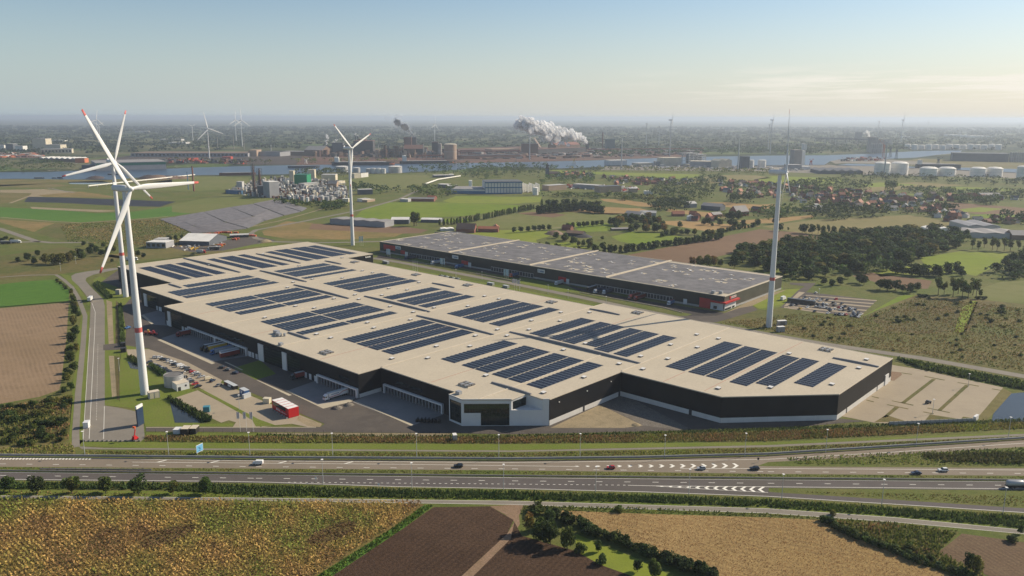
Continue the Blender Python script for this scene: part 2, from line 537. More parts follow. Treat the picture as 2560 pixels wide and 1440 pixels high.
# canal and basins
sheet('water', [(-500, 450), (60, 447), (270, 450), (345, 444), (420, 441), (490, 438), (700, 436), (840, 430), (1000, 432), (1150, 424), (1220, 418), (1330, 418),
                (1400, 421), (1520, 416), (1600, 417), (1720, 416), (1850, 418), (1940, 414), (2060, 413), (2075, 403), (2110, 397), (2200, 398), (2290, 394),
                (2345, 387), (2400, 382), (2405, 376), (2330, 377), (2290, 378), (2180, 384), (2070, 388), (1920, 389), (1700, 393), (1560, 398), (1490, 401), (1310, 405),
                (1150, 408), (1000, 410), (830, 411.5), (720, 413), (620, 415), (500, 418.5), (415, 422), (240, 426.5), (185, 427), (120, 430), (-500, 433)], 'canal_water', 2)
sheet('water', [(2085, 414), (2120, 409), (2240, 412), (2290, 418), (2420, 419), (2560, 423), (3000, 430), (3000, 440), (2560, 433), (2440, 428), (2200, 416)], 'canal_water', 2)
sheet('water', [(170, 455), (255, 452), (275, 457), (235, 461), (175, 460)], 'pond_water', 2)
# far bank: works yards, quays
sheet('ground', [(1140, 408), (1310, 405), (1490, 400), (1750, 391), (1760, 374), (1480, 370), (1300, 366), (1130, 372), (760, 384), (740, 412)], 'rust_yard', 1)
sheet('ground', [(-300, 398), (110, 394), (110, 381), (-300, 380)], 'rust_yard', 1)
sheet('ground', [(240, 400), (640, 412), (740, 412), (760, 386), (330, 388)], 'dark_yard', 1)
sheet('ground', [(1500, 425), (1520, 414), (1720, 411), (1850, 414), (2060, 412), (2210, 416), (2560, 432), (2560, 446), (2050, 434), (1900, 428)], 'concrete_road', 2)
sheet('ground', [(2088, 409), (2075, 403), (2112, 396), (2210, 398), (2300, 404), (2420, 414), (2240, 410), (2120, 408)], 'concrete_road', 3)
sheet('ground', [(2300, 396), (2560, 408), (2560, 424), (2420, 420), (2230, 408)], 'grass_dry', 1)

# fields of the plain: (outline, material, level)
FIELDS = [
    ([(0, 462), (120, 459), (180, 463), (120, 470), (0, 468)], 'grass_dry', 2),
    ([(0, 448), (300, 449), (430, 445), (430, 456), (160, 457), (0, 466)], 'grass_dry', 2),
    ([(325, 462), (490, 441), (560, 441), (620, 446), (640, 470), (470, 478), (260, 472)], 'field_pasture', 2),
    ([(0, 475), (110, 473), (200, 480), (160, 492), (60, 492), (0, 510)], 'sand', 2),
    ([(0, 481), (80, 483), (60, 500), (0, 510)], 'grass_dry', 3),
    ([(95, 488), (200, 479), (255, 486), (300, 494), (220, 494), (110, 492)], 'meadow_gold', 3),
    ([(70, 492), (170, 494), (310, 499), (440, 504), (400, 517), (300, 515), (150, 507), (60, 505)], 'pit_liner', 4),
    ([(60, 506), (150, 508), (400, 518), (330, 527), (180, 524), (80, 518)], 'grass_rough', 3),
    ([(75, 517), (180, 522), (300, 527), (250, 530), (160, 526), (80, 522)], 'sand', 4),
    ([(-100, 516), (0, 518), (130, 524), (240, 533), (330, 530), (430, 515), (560, 486), (600, 485), (680, 495), (640, 510), (420, 542), (300, 549), (200, 556), (80, 549), (-100, 540)], 'field_emerald', 3),
    ([(430, 512), (560, 486), (600, 484), (690, 496), (660, 510), (500, 535), (430, 530)], 'field_pasture', 4),
    ([(-100, 548), (0, 549), (140, 557), (110, 568), (85, 580), (0, 556)], 'meadow_gold', 3),
    ([(140, 558), (300, 552), (400, 545), (470, 580), (560, 590), (440, 620), (300, 615), (170, 605), (90, 582)], 'scrub_olive', 3),
    ([(0, 640), (160, 618), (300, 640), (290, 668), (110, 690), (0, 700)], 'scrub_olive', 3),
    ([(-400, 720), (0, 711), (75, 703), (140, 699), (165, 712), (173, 728), (172, 752), (0, 768), (-400, 790)], 'field_emerald', 4),
    ([(-400, 795), (0, 771), (172, 756), (166, 850), (152, 960), (148, 975), (100, 992), (0, 1010), (-400, 1060)], 'field_tilled', 4),
    ([(-400, 1080), (0, 1012), (100, 996), (182, 988), (172, 1100), (110, 1125), (0, 1135), (-400, 1140)], 'scrub_olive', 3),
    ([(-400, 1120), (0, 1116), (100, 1112), (184, 1105), (190, 1139), (0, 1139), (-400, 1140)], 'grass_dry', 4),
    # middle distance
    ([(655, 578), (715, 553), (782, 557), (775, 572), (1010, 583), (985, 592), (865, 599), (720, 597), (660, 588)], 'meadow_gold', 3),
    ([(780, 559), (1020, 568), (1072, 575), (1050, 583), (1010, 584), (772, 573)], 'field_brown', 4),
    ([(640, 500), (760, 510), (800, 540), (700, 570), (600, 580), (520, 590), (700, 540)], 'grass_rough', 2),
    ([(885, 545), (905, 526), (965, 506), (1110, 506), (1280, 512), (1330, 517), (1160, 540), (1010, 546)], 'field_green', 3),
    ([(880, 556), (890, 540), (1000, 545), (1180, 548), (1160, 556), (960, 553)], 'field_green', 4),
    ([(1105, 503), (1140, 490), (1280, 492), (1355, 491), (1350, 505), (1280, 510), (1130, 507)], 'field_lime', 3),
    ([(862, 453), (940, 438), (1065, 437), (1100, 448), (1060, 462), (1030, 481), (980, 474), (890, 463)], 'field_pasture', 3),
    ([(1180, 546), (1280, 530), (1345, 523), (1430, 531), (1570, 534), (1510, 560), (1420, 570), (1330, 575), (1180, 566)], 'field_pasture', 3),
    ([(1292, 533), (1330, 530), (1370, 531), (1417, 537), (1382, 544), (1330, 539)], 'field_brown', 4),
    ([(1085, 596), (1180, 577), (1310, 574), (1380, 578), (1375, 590), (1340, 600), (1345, 612), (1430, 605), (1470, 620), (1340, 622), (1200, 600)], 'field_lime', 3),
    ([(1420, 556), (1515, 558), (1545, 565), (1520, 578), (1450, 580)], 'field_green', 4),
    ([(1528, 592), (1580, 579), (1640, 582), (1705, 592), (1690, 600), (1592, 610), (1550, 604)], 'field_green', 4),
    ([(1550, 641), (1805, 592), (1900, 573), (1985, 580), (2080, 592), (1985, 609), (1860, 626), (1750, 652), (1733, 664), (1640, 655)], 'field_brown', 3),
    ([(1500, 497), (1560, 499), (1660, 514), (1672, 519), (1600, 516), (1510, 503)], 'field_golden', 3),
    ([(1380, 527), (1500, 517), (1600, 521), (1640, 530), (1530, 537)], 'field_golden', 3),
    ([(1670, 522), (1800, 533), (1840, 542), (1780, 545), (1665, 528)], 'field_golden', 3),
    ([(1660, 553), (1720, 552), (1840, 562), (1905, 566), (1850, 570), (1760, 577), (1660, 560)], 'field_golden', 4),
    ([(1840, 552), (2030, 538), (2035, 543), (1950, 557), (1870, 560)], 'field_golden', 4),
    ([(1765, 506), (1820, 506), (1900, 512), (1950, 508), (1930, 520), (1880, 526), (1800, 515)], 'field_golden', 3),
    ([(1905, 566), (2030, 550), (2190, 542), (2270, 537), (2340, 548), (2400, 562), (2310, 575), (2180, 592), (2080, 594), (1985, 580)], 'field_khaki', 3),
    ([(2060, 598), (2130, 585), (2180, 588), (2120, 606), (1980, 625), (1900, 640), (1990, 612)], 'field_pasture', 4),
    ([(1375, 425), (1500, 430), (1660, 434), (1750, 436), (1742, 442), (1690, 447), (1600, 440), (1400, 432)], 'field_lime', 3),
    ([(1790, 438), (1890, 438), (1930, 445), (1830, 455), (1740, 462), (1700, 452)], 'field_khaki', 3),
    ([(1870, 452), (1932, 440), (2127, 447), (2082, 461), (1980, 466), (1890, 461)], 'field_lime', 3),
    ([(2125, 463), (2200, 456), (2300, 462), (2180, 468)], 'field_lime', 3),
    ([(2180, 462), (2290, 455), (2420, 463), (2300, 470), (2190, 480), (2150, 475)], 'field_khaki', 2),
    ([(2320, 470), (2400, 467), (2530, 472), (2525, 477), (2380, 475)], 'field_lime', 3),
    ([(2270, 486), (2330, 478), (2350, 482), (2300, 492)], 'field_lime', 3),
    ([(2360, 484), (2410, 481), (2400, 490), (2370, 490)], 'field_lime', 3),
    ([(2330, 505), (2380, 506), (2500, 515), (2560, 520), (2560, 536), (2440, 535), (2340, 520)], 'field_brown', 3),
    ([(2400, 523), (2450, 518), (2510, 522), (2460, 530), (2410, 530)], 'field_lime', 4),
    ([(2420, 538), (2480, 535), (2560, 540), (2560, 548), (2490, 549)], 'field_green', 4),
    ([(2300, 645), (2400, 628), (2520, 634), (2500, 660), (2440, 690), (2390, 680), (2200, 692), (2180, 678), (2310, 660)], 'field_lime', 4),
    ([(2130, 690), (2180, 682), (2330, 702), (2320, 722), (2240, 722), (2170, 700)], 'field_brown', 4),
    ([(2440, 725), (2500, 705), (2600, 700), (2600, 762), (2480, 752), (2430, 738)], 'field_pasture', 4),
    # the fallow ground east of the halls
    ([(1790, 800), (1900, 775), (2030, 770), (2150, 795), (2250, 750), (2300, 735), (2440, 748), (2600, 765), (2600, 960), (2300, 890), (2100, 862), (1940, 830)], 'scrub_olive', 3),
    ([(2180, 800), (2290, 742), (2410, 755), (2400, 825), (2300, 835), (2220, 825)], 'scrub_brown', 4),
    ([(2405, 770), (2432, 752), (2445, 755), (2415, 830), (2385, 830)], 'field_lime', 5),
    ([(2440, 755), (2490, 755), (2450, 800), (2415, 832), (2408, 830)], 'scrub_brown', 5),
    ([(2150, 795), (2245, 742), (2262, 738), (2290, 738), (2200, 772)], 'field_green', 5),
    ([(1930, 600), (1960, 730), (1960, 765), (1910, 775), (1890, 770)], 'grass_bright', 4),
]
for pts, m, l in FIELDS:
    sheet('field', pts, m, l)
# tracks and country roads
for pts, w, m in [([(-60, 560), (0, 572), (90, 603), (130, 607), (220, 606)], 9, 'concrete_road'), ([(-60, 612), (30, 606), (100, 604)], 9, 'concrete_road'),
                  ([(0, 543), (120, 553), (200, 557), (330, 549), (420, 541)], 4, 'sand'), ([(1045, 476), (1000, 497), (900, 525), (760, 553), (640, 575), (627, 583), (640, 596), (680, 604), (760, 606)], 8, 'concrete_road'),
                  ([(840, 511), (780, 530), (700, 552), (600, 572), (560, 580)], 4, 'sand'), ([(1300, 578), (1400, 569), (1440, 568)], 3.5, 'sand'),
                  ([(30, 480), (140, 470), (215, 472)], 5, 'sand'), ([(25, 508), (60, 495), (95, 483), (0, 481)], 6, 'sand'), ([(120, 470), (185, 482)], 6, 'concrete_road'),
                  ([(780, 607), (865, 606), (960, 603)], 7, 'concrete_road'), ([(1690, 550), (1780, 560)], 4, 'sand')]:
    road('road', pts, w, m, 5)
sheet('ground', [(255, 640), (370, 622), (450, 612), (560, 604), (640, 600), (690, 605), (640, 622), (560, 634), (470, 640), (330, 650)], 'grass_dry', 3)
sheet('pavement', [(415, 617), (450, 612), (560, 600), (640, 590), (690, 601), (620, 614), (560, 627), (480, 630)], 'asphalt', 4)
sheet('grass', [(552, 628), (640, 610), (690, 606), (700, 611), (620, 620)], 'grass_bright', 5)

# ---------------------------------------------------------------- highway and verges
sheet('grass', [(-500, 1146), (-500, 1100), (185, 1112), (370, 1098), (640, 1104), (1280, 1106), (1920, 1098), (2560, 1066), (3200, 1020), (3200, 1400), (2560, 1400), (1280, 1300), (-500, 1270)], 'grass_rough', 2)
band('carriageway', [(-500, 1141), (0, 1143), (640, 1149), (1280, 1152), (1600, 1149), (1920, 1140), (2200, 1123), (2560, 1100), (2900, 1075)],
     [(-500, 1163), (0, 1167), (640, 1171.5), (1280, 1176), (1600, 1180), (1880, 1170), (1920, 1155.5), (2200, 1140), (2560, 1117), (2900, 1094)], 'concrete_highway', 3)
band('carriageway', [(1400, 1162), (1880, 1164), (1920, 1166), (2560, 1170.5), (3100, 1174)], [(1400, 1177), (1920, 1185), (2560, 1189.5), (3100, 1193)], 'concrete_highway', 4)
band('carriageway', [(-500, 1176), (0, 1179.5), (640, 1186), (1280, 1193), (1920, 1198.5), (2560, 1203.5), (3100, 1207)],
     [(-500, 1198), (0, 1200.5), (640, 1207.5), (900, 1215), (1280, 1223), (1600, 1231), (1920, 1242), (1922, 1220), (2560, 1226), (3100, 1230)], 'asphalt_highway', 3)
band('carriageway', [(1900, 1227), (1935, 1231), (2240, 1250), (2560, 1271), (3000, 1302)], [(1900, 1242), (1940, 1244), (2240, 1262), (2560, 1282.5), (3000, 1315)], 'asphalt_highway', 4)
def line(pts, w, name='road_marking', lvl=6, m='line_white'):
    road(name, pts, w, m, lvl)
def dashes(pts, ln, gap, w, name='lane_dash'):
    """painted dashes as one mesh of the road"""
    q = [G(*p) for p in pts]
    b = MB()
    z = 0.085
    for a, c in zip(q, q[1:]):
        L = (c - a).length
        d = (c - a) / L
        s = Vector((-d.y, d.x, 0)) * (w / 2)
        t = 0.0
        while t + ln < L:
            u, v = a + d * t, a + d * (t + ln)
            b.quad(*[(k.x, k.y, z) for k in (u - s, v - s, v + s, u + s)])
            t += ln + gap
    return b.build(name, 'line_white', None, 'structure')
line([(-500, 1178), (0, 1181), (640, 1187.3), (1280, 1194.5), (1920, 1199.8), (2560, 1204.8), (3100, 1208)], 0.28)
line([(-500, 1195), (0, 1198.3), (560, 1203.5), (680, 1206), (1000, 1217), (1280, 1221.5), (1600, 1229.5), (1920, 1241), (2240, 1261), (2560, 1281.5)], 0.28)
line([(1570, 1213.5), (1640, 1215), (1920, 1217.3), (2560, 1222.3), (3100, 1226)], 0.3)
line([(1640, 1215.5), (1760, 1223), (1920, 1231.5)], 0.25)
dashes([(-500, 1186), (0, 1188.8), (640, 1196), (1280, 1202.5), (1920, 1208.5), (2560, 1214), (3100, 1218)], 2.8, 9.8, 0.32)
dashes([(720, 1206), (1280, 1210.5), (1570, 1213.3)], 1.1, 1.5, 0.32)
line([(-500, 1150), (240, 1146), (400, 1149), (640, 1152.5), (1280, 1156.5), (1600, 1153), (1920, 1148.5), (2240, 1130), (2560, 1108), (2900, 1084)], 0.28)
line([(330, 1155.5), (1000, 1161), (1440, 1166.5)], 0.25)
line([(1700, 1172), (1920, 1171.5), (2560, 1175.3), (3100, 1179)], 0.28)
dashes([(-500, 1158), (0, 1160), (640, 1167), (1280, 1172.5), (1920, 1179.5), (2560, 1184), (3100, 1188)], 2.8, 9.8, 0.32)
for x, y in [(405, 1152.5), (537, 1154), (708, 1155), (873, 1156.3)]:
    q = [G(x - 14, y + 3), G(x + 8, y - 2.2), G(x + 14, y - 2.2), G(x - 7, y + 3)]
    sheet('road_marking', [(v.x, v.y) for v in q], 'line_white', 6, world=True)
b = MB()
for i in range(16):                                       # chevrons in the two merging wedges
    x = 1437 + i * 26.2
    h = 1.0 + i * 0.33
    yc = 1166.2 - i * 0.1
    for sgn in (-1, 1):
        q = [G(x, yc + sgn * h), G(x + 7, yc + sgn * h), G(x + 11 + h, yc), G(x + 3 + h, yc)]
        b.quad(*[(v.x, v.y, 0.1) for v in (q if sgn > 0 else q[::-1])])
for i in range(12):
    x = 1648 + i * 22.4
    h = 1.0 + i * 0.55
    yc = 1216.4 + i * 0.72
    for sgn in (-1, 1):
        q = [G(x, yc), G(x + 8, yc), G(x + 11 + h * 1.1, yc + sgn * h), G(x + 4 + h * 1.1, yc + sgn * h)]
        b.quad(*[(v.x, v.y, 0.1) for v in (q if sgn > 0 else q[::-1])])
for i in range(30):                                       # hatched strip at the west end
    x = -20 + i * 8.3
    q = [G(x, 1149.5), G(x + 4.5, 1149.5), G(x + 9, 1145.5), G(x + 4, 1145.5)]
    b.quad(*[(v.x, v.y, 0.1) for v in q])
b.build('chevron_marking', 'line_white', None, 'structure')
sheet('pavement', [(108, 1172.5), (378, 1174.5), (376, 1178), (105, 1175.5)], 'concrete_highway', 4)
# cycle paths and verges
band('path', [(-500, 1238), (0, 1239), (640, 1245), (1280, 1252.5), (1920, 1271.5), (2240, 1294), (2560, 1325), (2900, 1362)],
     [(-500, 1244), (0, 1245.5), (640, 1252), (1280, 1262), (1920, 1283.5), (2240, 1306), (2560, 1335.5), (2900, 1374)], 'concrete_road', 5)
line([(-500, 1238.5), (0, 1239.4), (640, 1245.4), (1280, 1252.8), (1920, 1271.9), (2240, 1294.5), (2560, 1325.5)], 0.18)
line([(640, 1251.6), (1280, 1261.5), (1920, 1283), (2240, 1305.5), (2560, 1335)], 0.18)
band('path', [(196, 1116), (260, 1120), (640, 1122), (1280, 1126.5), (1920, 1113), (2560, 1084.5), (2900, 1065)],
     [(205, 1123), (260, 1123.5), (640, 1126), (1280, 1130), (1920, 1118), (2560, 1089.5), (2900, 1070)], 'concrete_road', 4)
band('grass', [(190, 1100), (400, 1106), (640, 1108), (1280, 1110.5), (1920, 1106), (2560, 1080), (2900, 1058)],
     [(200, 1115), (400, 1121), (640, 1122), (1280, 1125.5), (1920, 1112.5), (2560, 1084), (2900, 1063)], 'grass_bright', 3)
band('grass', [(0, 1225), (640, 1230), (1280, 1239), (1920, 1252), (2560, 1300)], [(0, 1238), (640, 1244), (1280, 1251), (1920, 1270), (2560, 1323)], 'grass_bright', 3)
band('grass', [(-500, 1166), (0, 1167.5), (640, 1172), (1280, 1176.5), (1920, 1185.5), (2560, 1190), (3100, 1194)],
     [(-500, 1175), (0, 1176), (640, 1182), (1280, 1188), (1920, 1194), (2560, 1199), (3100, 1203)], 'grass_rough', 3)
# farmland in front
sheet('field', [(-500, 1248), (0, 1248), (640, 1255), (1050, 1259.5), (1062, 1262), (985, 1318), (785, 1444), (700, 1500), (-500, 1500)], 'corn_soil', 4)
sheet('grass', [(1062, 1262), (1084, 1263), (1010, 1320), (825, 1444), (750, 1500), (700, 1500), (785, 1444), (985, 1318)], 'field_emerald', 4)
sheet('field', [(1084, 1268), (1225, 1266), (1262, 1288), (1284, 1300), (1268, 1335), (1150, 1444), (1090, 1500), (750, 1500), (825, 1444), (1010, 1320)], 'field_plough', 5)
sheet('field', [(1286, 1305), (1305, 1340), (1440, 1378), (1500, 1412), (1590, 1444), (1690, 1500), (1110, 1500), (1180, 1444), (1277, 1347)], 'field_plough', 5)
sheet('path', [(1280, 1262), (1310, 1263), (1297, 1290), (1300, 1310), (1277, 1347), (1180, 1444), (1110, 1500), (1090, 1500), (1150, 1444), (1268, 1335), (1286, 1305), (1262, 1286), (1225, 1266)], 'dirt_pink', 4)
sheet('field', [(1375, 1275), (1560, 1283), (1920, 1294), (2052, 1300), (2130, 1341), (2270, 1398), (2385, 1444), (2520, 1500), (1900, 1500), (1780, 1444), (1600, 1371), (1450, 1305)], 'field_stubble', 4)
sheet('grass', [(1440, 1335), (1600, 1400), (1700, 1450), (1800, 1500), (1690, 1500), (1590, 1444), (1500, 1412), (1440, 1378)], 'field_lime', 4)
sheet('ground', [(2060, 1300), (2240, 1308), (2400, 1330), (2345, 1380), (2470, 1444), (2560, 1490), (2480, 1500), (2385, 1444), (2270, 1398), (2130, 1341)], 'scrub_olive', 4)
sheet('field', [(2405, 1334), (2560, 1356), (2900, 1400), (2900, 1560), (2560, 1500), (2470, 1440), (2345, 1381)], 'field_harrowed', 5)

# ---------------------------------------------------------------- west road and its lot
sheet('road', [(207, 1100), (224, 820), (227, 758), (213, 735), (196, 715), (180, 700), (178, 690), (188, 684), (215, 679), (290, 669), (300, 672), (232, 687), (216, 695), (214, 702), (225, 715), (258, 748), (262, 765), (262, 1100)], 'concrete_road', 5)
sheet('pavement', [(261, 1014), (300, 1020), (345, 1030), (358, 1050), (362, 1095), (352, 1104), (208, 1104), (212, 1090), (261, 1090)], 'concrete_road', 6)
line([(223, 1097), (237, 822), (238, 780), (230, 758)], 0.22, lvl=8)
line([(259, 1098), (261, 1016)], 0.22, lvl=8)
line([(208, 1099), (225, 820)], 0.18, lvl=8)
dashes([(241, 1050), (245, 860)], 1.4, 3.2, 0.25)
road('path', [(190, 1118), (189, 1085), (196, 980), (208, 860), (213, 790), (196, 745), (180, 718), (160, 700), (140, 687), (70, 688), (-40, 696)], 3.4, 'concrete_road', 6)
sheet('grass', [(172, 1112), (178, 1000), (196, 830), (206, 780), (224, 780), (220, 900), (207, 1104), (196, 1115)], 'grass_bright', 3)
sheet('grass', [(150, 684), (178, 690), (205, 730), (225, 755), (222, 765), (190, 722)], 'grass_bright', 4)
sheet('grass', [(262, 1013), (262, 760), (232, 700), (250, 690), (280, 700), (300, 735), (330, 745), (318, 770), (312, 862), (375, 872), (380, 930), (430, 960), (492, 978), (440, 998), (500, 1060), (580, 1058), (590, 1066), (364, 1066), (350, 1022)], 'grass_bright', 3)
sheet('ground', [(272, 890), (285, 890), (292, 990), (280, 994)], 'sand', 5)
sheet('ground', [(266, 750), (280, 755), (285, 868), (272, 868)], 'sand', 5)
sheet('ground', [(290, 752), (296, 757), (304, 868), (288, 868)], 'scrub_brown', 5)
sheet('ground', [(286, 890), (300, 892), (298, 1000), (292, 1000)], 'scrub_brown', 5)
sheet('water', [(424, 1003), (436, 1010), (506, 1056), (498, 1057), (437, 1057)], 'pond_water', 6)
sheet('water', [(319, 904), (332, 906), (346, 914), (347, 924), (326, 921)], 'pond_water', 6)
# ---------------------------------------------------------------- factory site paving
sheet('pavement', [(255, 704), (300, 672), (330, 690), (430, 700), (700, 760), (1553, 975), (2092, 1046), (2165, 1053), (2000, 1067), (1720, 1076), (1420, 1083), (1280, 1086), (1130, 1083), (365, 1079), (365, 1069),
                   (800, 1068), (812, 1060), (555, 950), (372, 872), (312, 863), (316, 830), (306, 770), (330, 742), (310, 735), (300, 720)], 'asphalt', 6)
sheet('pavement', [(258, 862), (314, 856), (314, 874), (258, 876)], 'asphalt', 6)
sheet('pavement', [(316, 874), (372, 873), (470, 906), (556, 951), (545, 965), (505, 973), (490, 965), (430, 945), (370, 917), (322, 895)], 'concrete_pale', 7)
sheet('pavement', [(502, 977), (545, 954), (660, 1004), (745, 1036), (804, 1060), (800, 1067), (770, 1068), (730, 1060), (690, 1063), (655, 1068), (645, 1048)], 'concrete_pale', 8)
sheet('pavement', [(434, 996), (494, 976), (560, 1010), (640, 1050), (650, 1068), (582, 1068), (590, 1056), (572, 1051), (553, 1057), (500, 1032)], 'concrete_pale', 7)
sheet('grass', [(500, 977), (508, 975), (648, 1049), (690, 1064), (640, 1067), (630, 1050)], 'grass_bright', 9)
sheet('grass', [(365, 1080), (640, 1082), (780, 1082), (640, 1090), (365, 1088)], 'grass_bright', 4)
sheet('ground', [(640, 1082), (1128, 1084), (1126, 1091), (780, 1090)], 'sand', 5)
sheet('ground', [(745, 1040), (806, 1060), (800, 1068), (770, 1066), (742, 1050)], 'sand', 9)
Y1 = [(721, 976), (795, 950), (905, 985), (881, 1000), (792, 1013)]
sheet('pavement', Y1, 'concrete_yard', 7)
sheet('pavement', [(881, 1005), (957, 972), (1130, 1030), (1110, 1036), (1032, 1064)], 'concrete_yard', 7)
sheet('pavement', [(402, 846), (465, 826), (640, 880), (625, 890), (545, 902), (530, 905)], 'concrete_yard', 7)
sheet('pavement', [(356, 786), (404, 774), (440, 790), (430, 815), (384, 812)], 'concrete_yard', 7)
for pts in ([(711, 975), (722, 977), (793, 1012), (882, 998), (881, 1004), (808, 1022)], [(882, 1001), (890, 1003), (1033, 1062), (1030, 1066)], [(393, 850), (402, 848), (538, 908), (530, 911)],
            [(352, 788), (360, 787), (384, 809), (380, 812)], [(640, 950), (648, 952), (730, 988), (722, 990)], [(560, 905), (566, 905), (608, 925), (604, 926)]):
    sheet('kerb', pts, 'kerb_stone', 9)
sheet('kerb', [(365, 1068), (790, 1068), (790, 1069.2), (365, 1069.2)], 'kerb_stone', 9)
sheet('grass', [(585, 920), (650, 900), (690, 935), (640, 950)], 'grass_bright', 7)
sheet('ground', [(1376, 1070), (1500, 1012), (1607, 1064), (1560, 1070)], 'sand', 7)
sheet('ground', [(1500, 1010), (1552, 982), (1720, 1070), (1700, 1076), (1607, 1064)], 'gravel', 7)
# east lot and pond
sheet('pavement', [(2227, 912), (2300, 924), (2508, 969), (2442, 1047), (2222, 1060), (2185, 1057), (2090, 1038), (2200, 965)], 'concrete_pale', 7)
def q4(s): return [(1920 + x / 4, 820 + y / 4) for x, y in s]
for s in ([(1140, 900), (1265, 790), (1315, 795), (1200, 888)], [(1325, 750), (1640, 510), (1680, 515), (1370, 755)], [(1690, 825), (1970, 570), (2015, 575), (1735, 828)],
          [(1560, 487), (1570, 482), (1770, 520), (1762, 527)], [(1890, 548), (1900, 544), (2112, 580), (2106, 587)], [(1233, 731), (1245, 727), (1457, 770), (1450, 778)],
          [(1184, 770), (1196, 765), (1408, 808), (1400, 815)], [(1588, 804), (1600, 799), (1822, 844), (1814, 851)], [(1543, 842), (1555, 837), (1660, 856), (1650, 864)],
          [(1033, 688), (1042, 683), (1112, 699), (1104, 706)], [(978, 724), (988, 719), (1062, 737), (1054, 744)], [(1328, 452), (1338, 447), (1443, 462), (1436, 468)], [(2233, 612), (2243, 607), (2332, 622), (2325, 628)],
          [(1060, 945), (1180, 870), (1390, 938)], [(1620, 865), (1905, 910), (1560, 937)], [(1430, 925), (1530, 938), (1420, 942)], [(1950, 888), (2060, 905), (1930, 912)]):
    sheet('planting_strip', q4(s), 'scrub_olive', 9)
sheet('ground', q4([(1180, 430), (1330, 445), (1340, 470), (1260, 530), (1160, 510)]), 'dirt_pink', 9)
sheet('ground', q4([(2350, 600), (2440, 650), (2250, 860), (2160, 945), (2090, 905)]), 'grass_dry', 8)
sheet('water', [(2528, 984), (2570, 980), (3000, 960), (3000, 1060), (2560, 1055), (2478, 1056), (2483, 1035)], 'pond_water', 7)
# east road and the road between the two halls
road('road', [(932, 645), (1000, 656), (1100, 675), (1280, 709), (1450, 743), (1600, 775), (1720, 799), (1830, 819), (1920, 836), (2060, 860), (2190, 879), (2300, 895), (2560, 941), (2900, 1000)], 9.0, 'concrete_road', 8)
road('grass', [(940, 632), (1100, 664), (1280, 697), (1450, 732), (1600, 764), (1720, 789)], 12.0, 'grass_rough', 7)
road('grass', [(932, 660), (1100, 690), (1280, 724), (1450, 758), (1560, 785)], 12.0, 'grass_bright', 7)
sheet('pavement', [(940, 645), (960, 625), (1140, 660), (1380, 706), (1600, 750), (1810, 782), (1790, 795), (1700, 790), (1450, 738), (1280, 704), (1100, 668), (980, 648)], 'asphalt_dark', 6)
sheet('grass', [(975, 630), (1040, 638), (1100, 652), (1050, 655), (985, 645)], 'grass_bright', 9)
sheet('grass', [(1300, 692), (1420, 715), (1450, 730), (1400, 730), (1290, 706)], 'grass_bright', 9)
sheet('pavement', [(1700, 790), (1790, 790), (1850, 770), (1880, 765), (1895, 775), (1830, 795), (1790, 806), (1730, 803)], 'asphalt', 9)
sheet('pavement', [(1810, 784), (1900, 740), (1965, 724), (1968, 728), (1880, 765), (1820, 788)], 'sand', 8)
sheet('grass', [(1882, 764), (1966, 724), (2000, 722), (1997, 733), (1962, 760), (1900, 772)], 'field_lime', 9)
sheet('pavement', [(1960, 767), (1997, 729), (2060, 735), (2192, 751), (2150, 791), (2067, 783)], 'asphalt', 9)
sheet('road', [(1950, 770), (1995, 726), (2012, 716), (1975, 711), (1975, 707), (2040, 708), (2025, 722), (1968, 770)], 'asphalt', 10)
def q8(s): return [(1960 + x / 8, 700 + y / 8) for x, y in s]
for s in ([(430, 300), (1860, 405), (1850, 425), (430, 315)], [(330, 352), (1800, 465), (1785, 485), (320, 372)], [(330, 395), (1740, 525), (1722, 548), (300, 420)], [(200, 480), (1660, 600), (1640, 622), (180, 505)], [(90, 520), (1600, 665), (1580, 690), (70, 545)], [(0, 535), (860, 660), (850, 675), (0, 560)], [(300, 236), (420, 250), (60, 525), (0, 520)]):
    sheet('pavement', q8(s), 'concrete_pale', 11)
# ---------------------------------------------------------------- the big black hall
mat('clad_black', (0.011, 0.011, 0.013), 0.5, 0.25, 0.08, spec=0.2)
mat('clad_sunlit', (0.070, 0.066, 0.050), 0.5, 0.12, 0.1, spec=0.35)  # dark cladding with sunlight put into its colour, for the sunward end
mat('plinth_white', (0.62, 0.60, 0.56), 0.6, 0.06, 0.2)
mat('white_panel', (0.66, 0.65, 0.63), 0.55, 0.05, 0.15)
mat('roof_beige', (0.50, 0.435, 0.33), 0.8, 0.05, 0.05, spec=0.15, fine=(0.9, 0.10))
mat('roof_trim', (0.56, 0.49, 0.38), 0.7, 0.06, 0.2)
mat('fire_wall', (0.19, 0.19, 0.20), 0.6, 0.08, 0.3)
mat('door_dark', (0.035, 0.036, 0.04), 0.5, 0.2, 0.5)
mat('door_grey', (0.33, 0.34, 0.35), 0.5, 0.1, 0.5)
mat('glass_dark', (0.012, 0.020, 0.020), 0.05, 0.2, 0.1, spec=0.8)
mat('hatch_white', (0.74, 0.72, 0.68), 0.5, 0.05, 0.5)
mat('hatch_side', (0.16, 0.15, 0.14), 0.6, 0.1, 0.5)
mat('metal_grey', (0.36, 0.37, 0.38), 0.45, 0.1, 0.4, metal=0.3)
mat('red_strip', (0.40, 0.14, 0.10), 0.7, 0.1, 0.3)
def panel_glass(name, col, rough=0.3, spec=0.25):
    m, nt, b = _new(name, rough, spec)
    p = _pos(nt)
    c = _mix(nt, _range(nt, _noise(nt, p, 0.12, 3.0), 0.35, 0.65), col, tuple(v * 1.5 for v in col))
    nt.links.new(c, b.inputs['Base Color'])
panel_glass('solar_blue', (0.012, 0.015, 0.026))
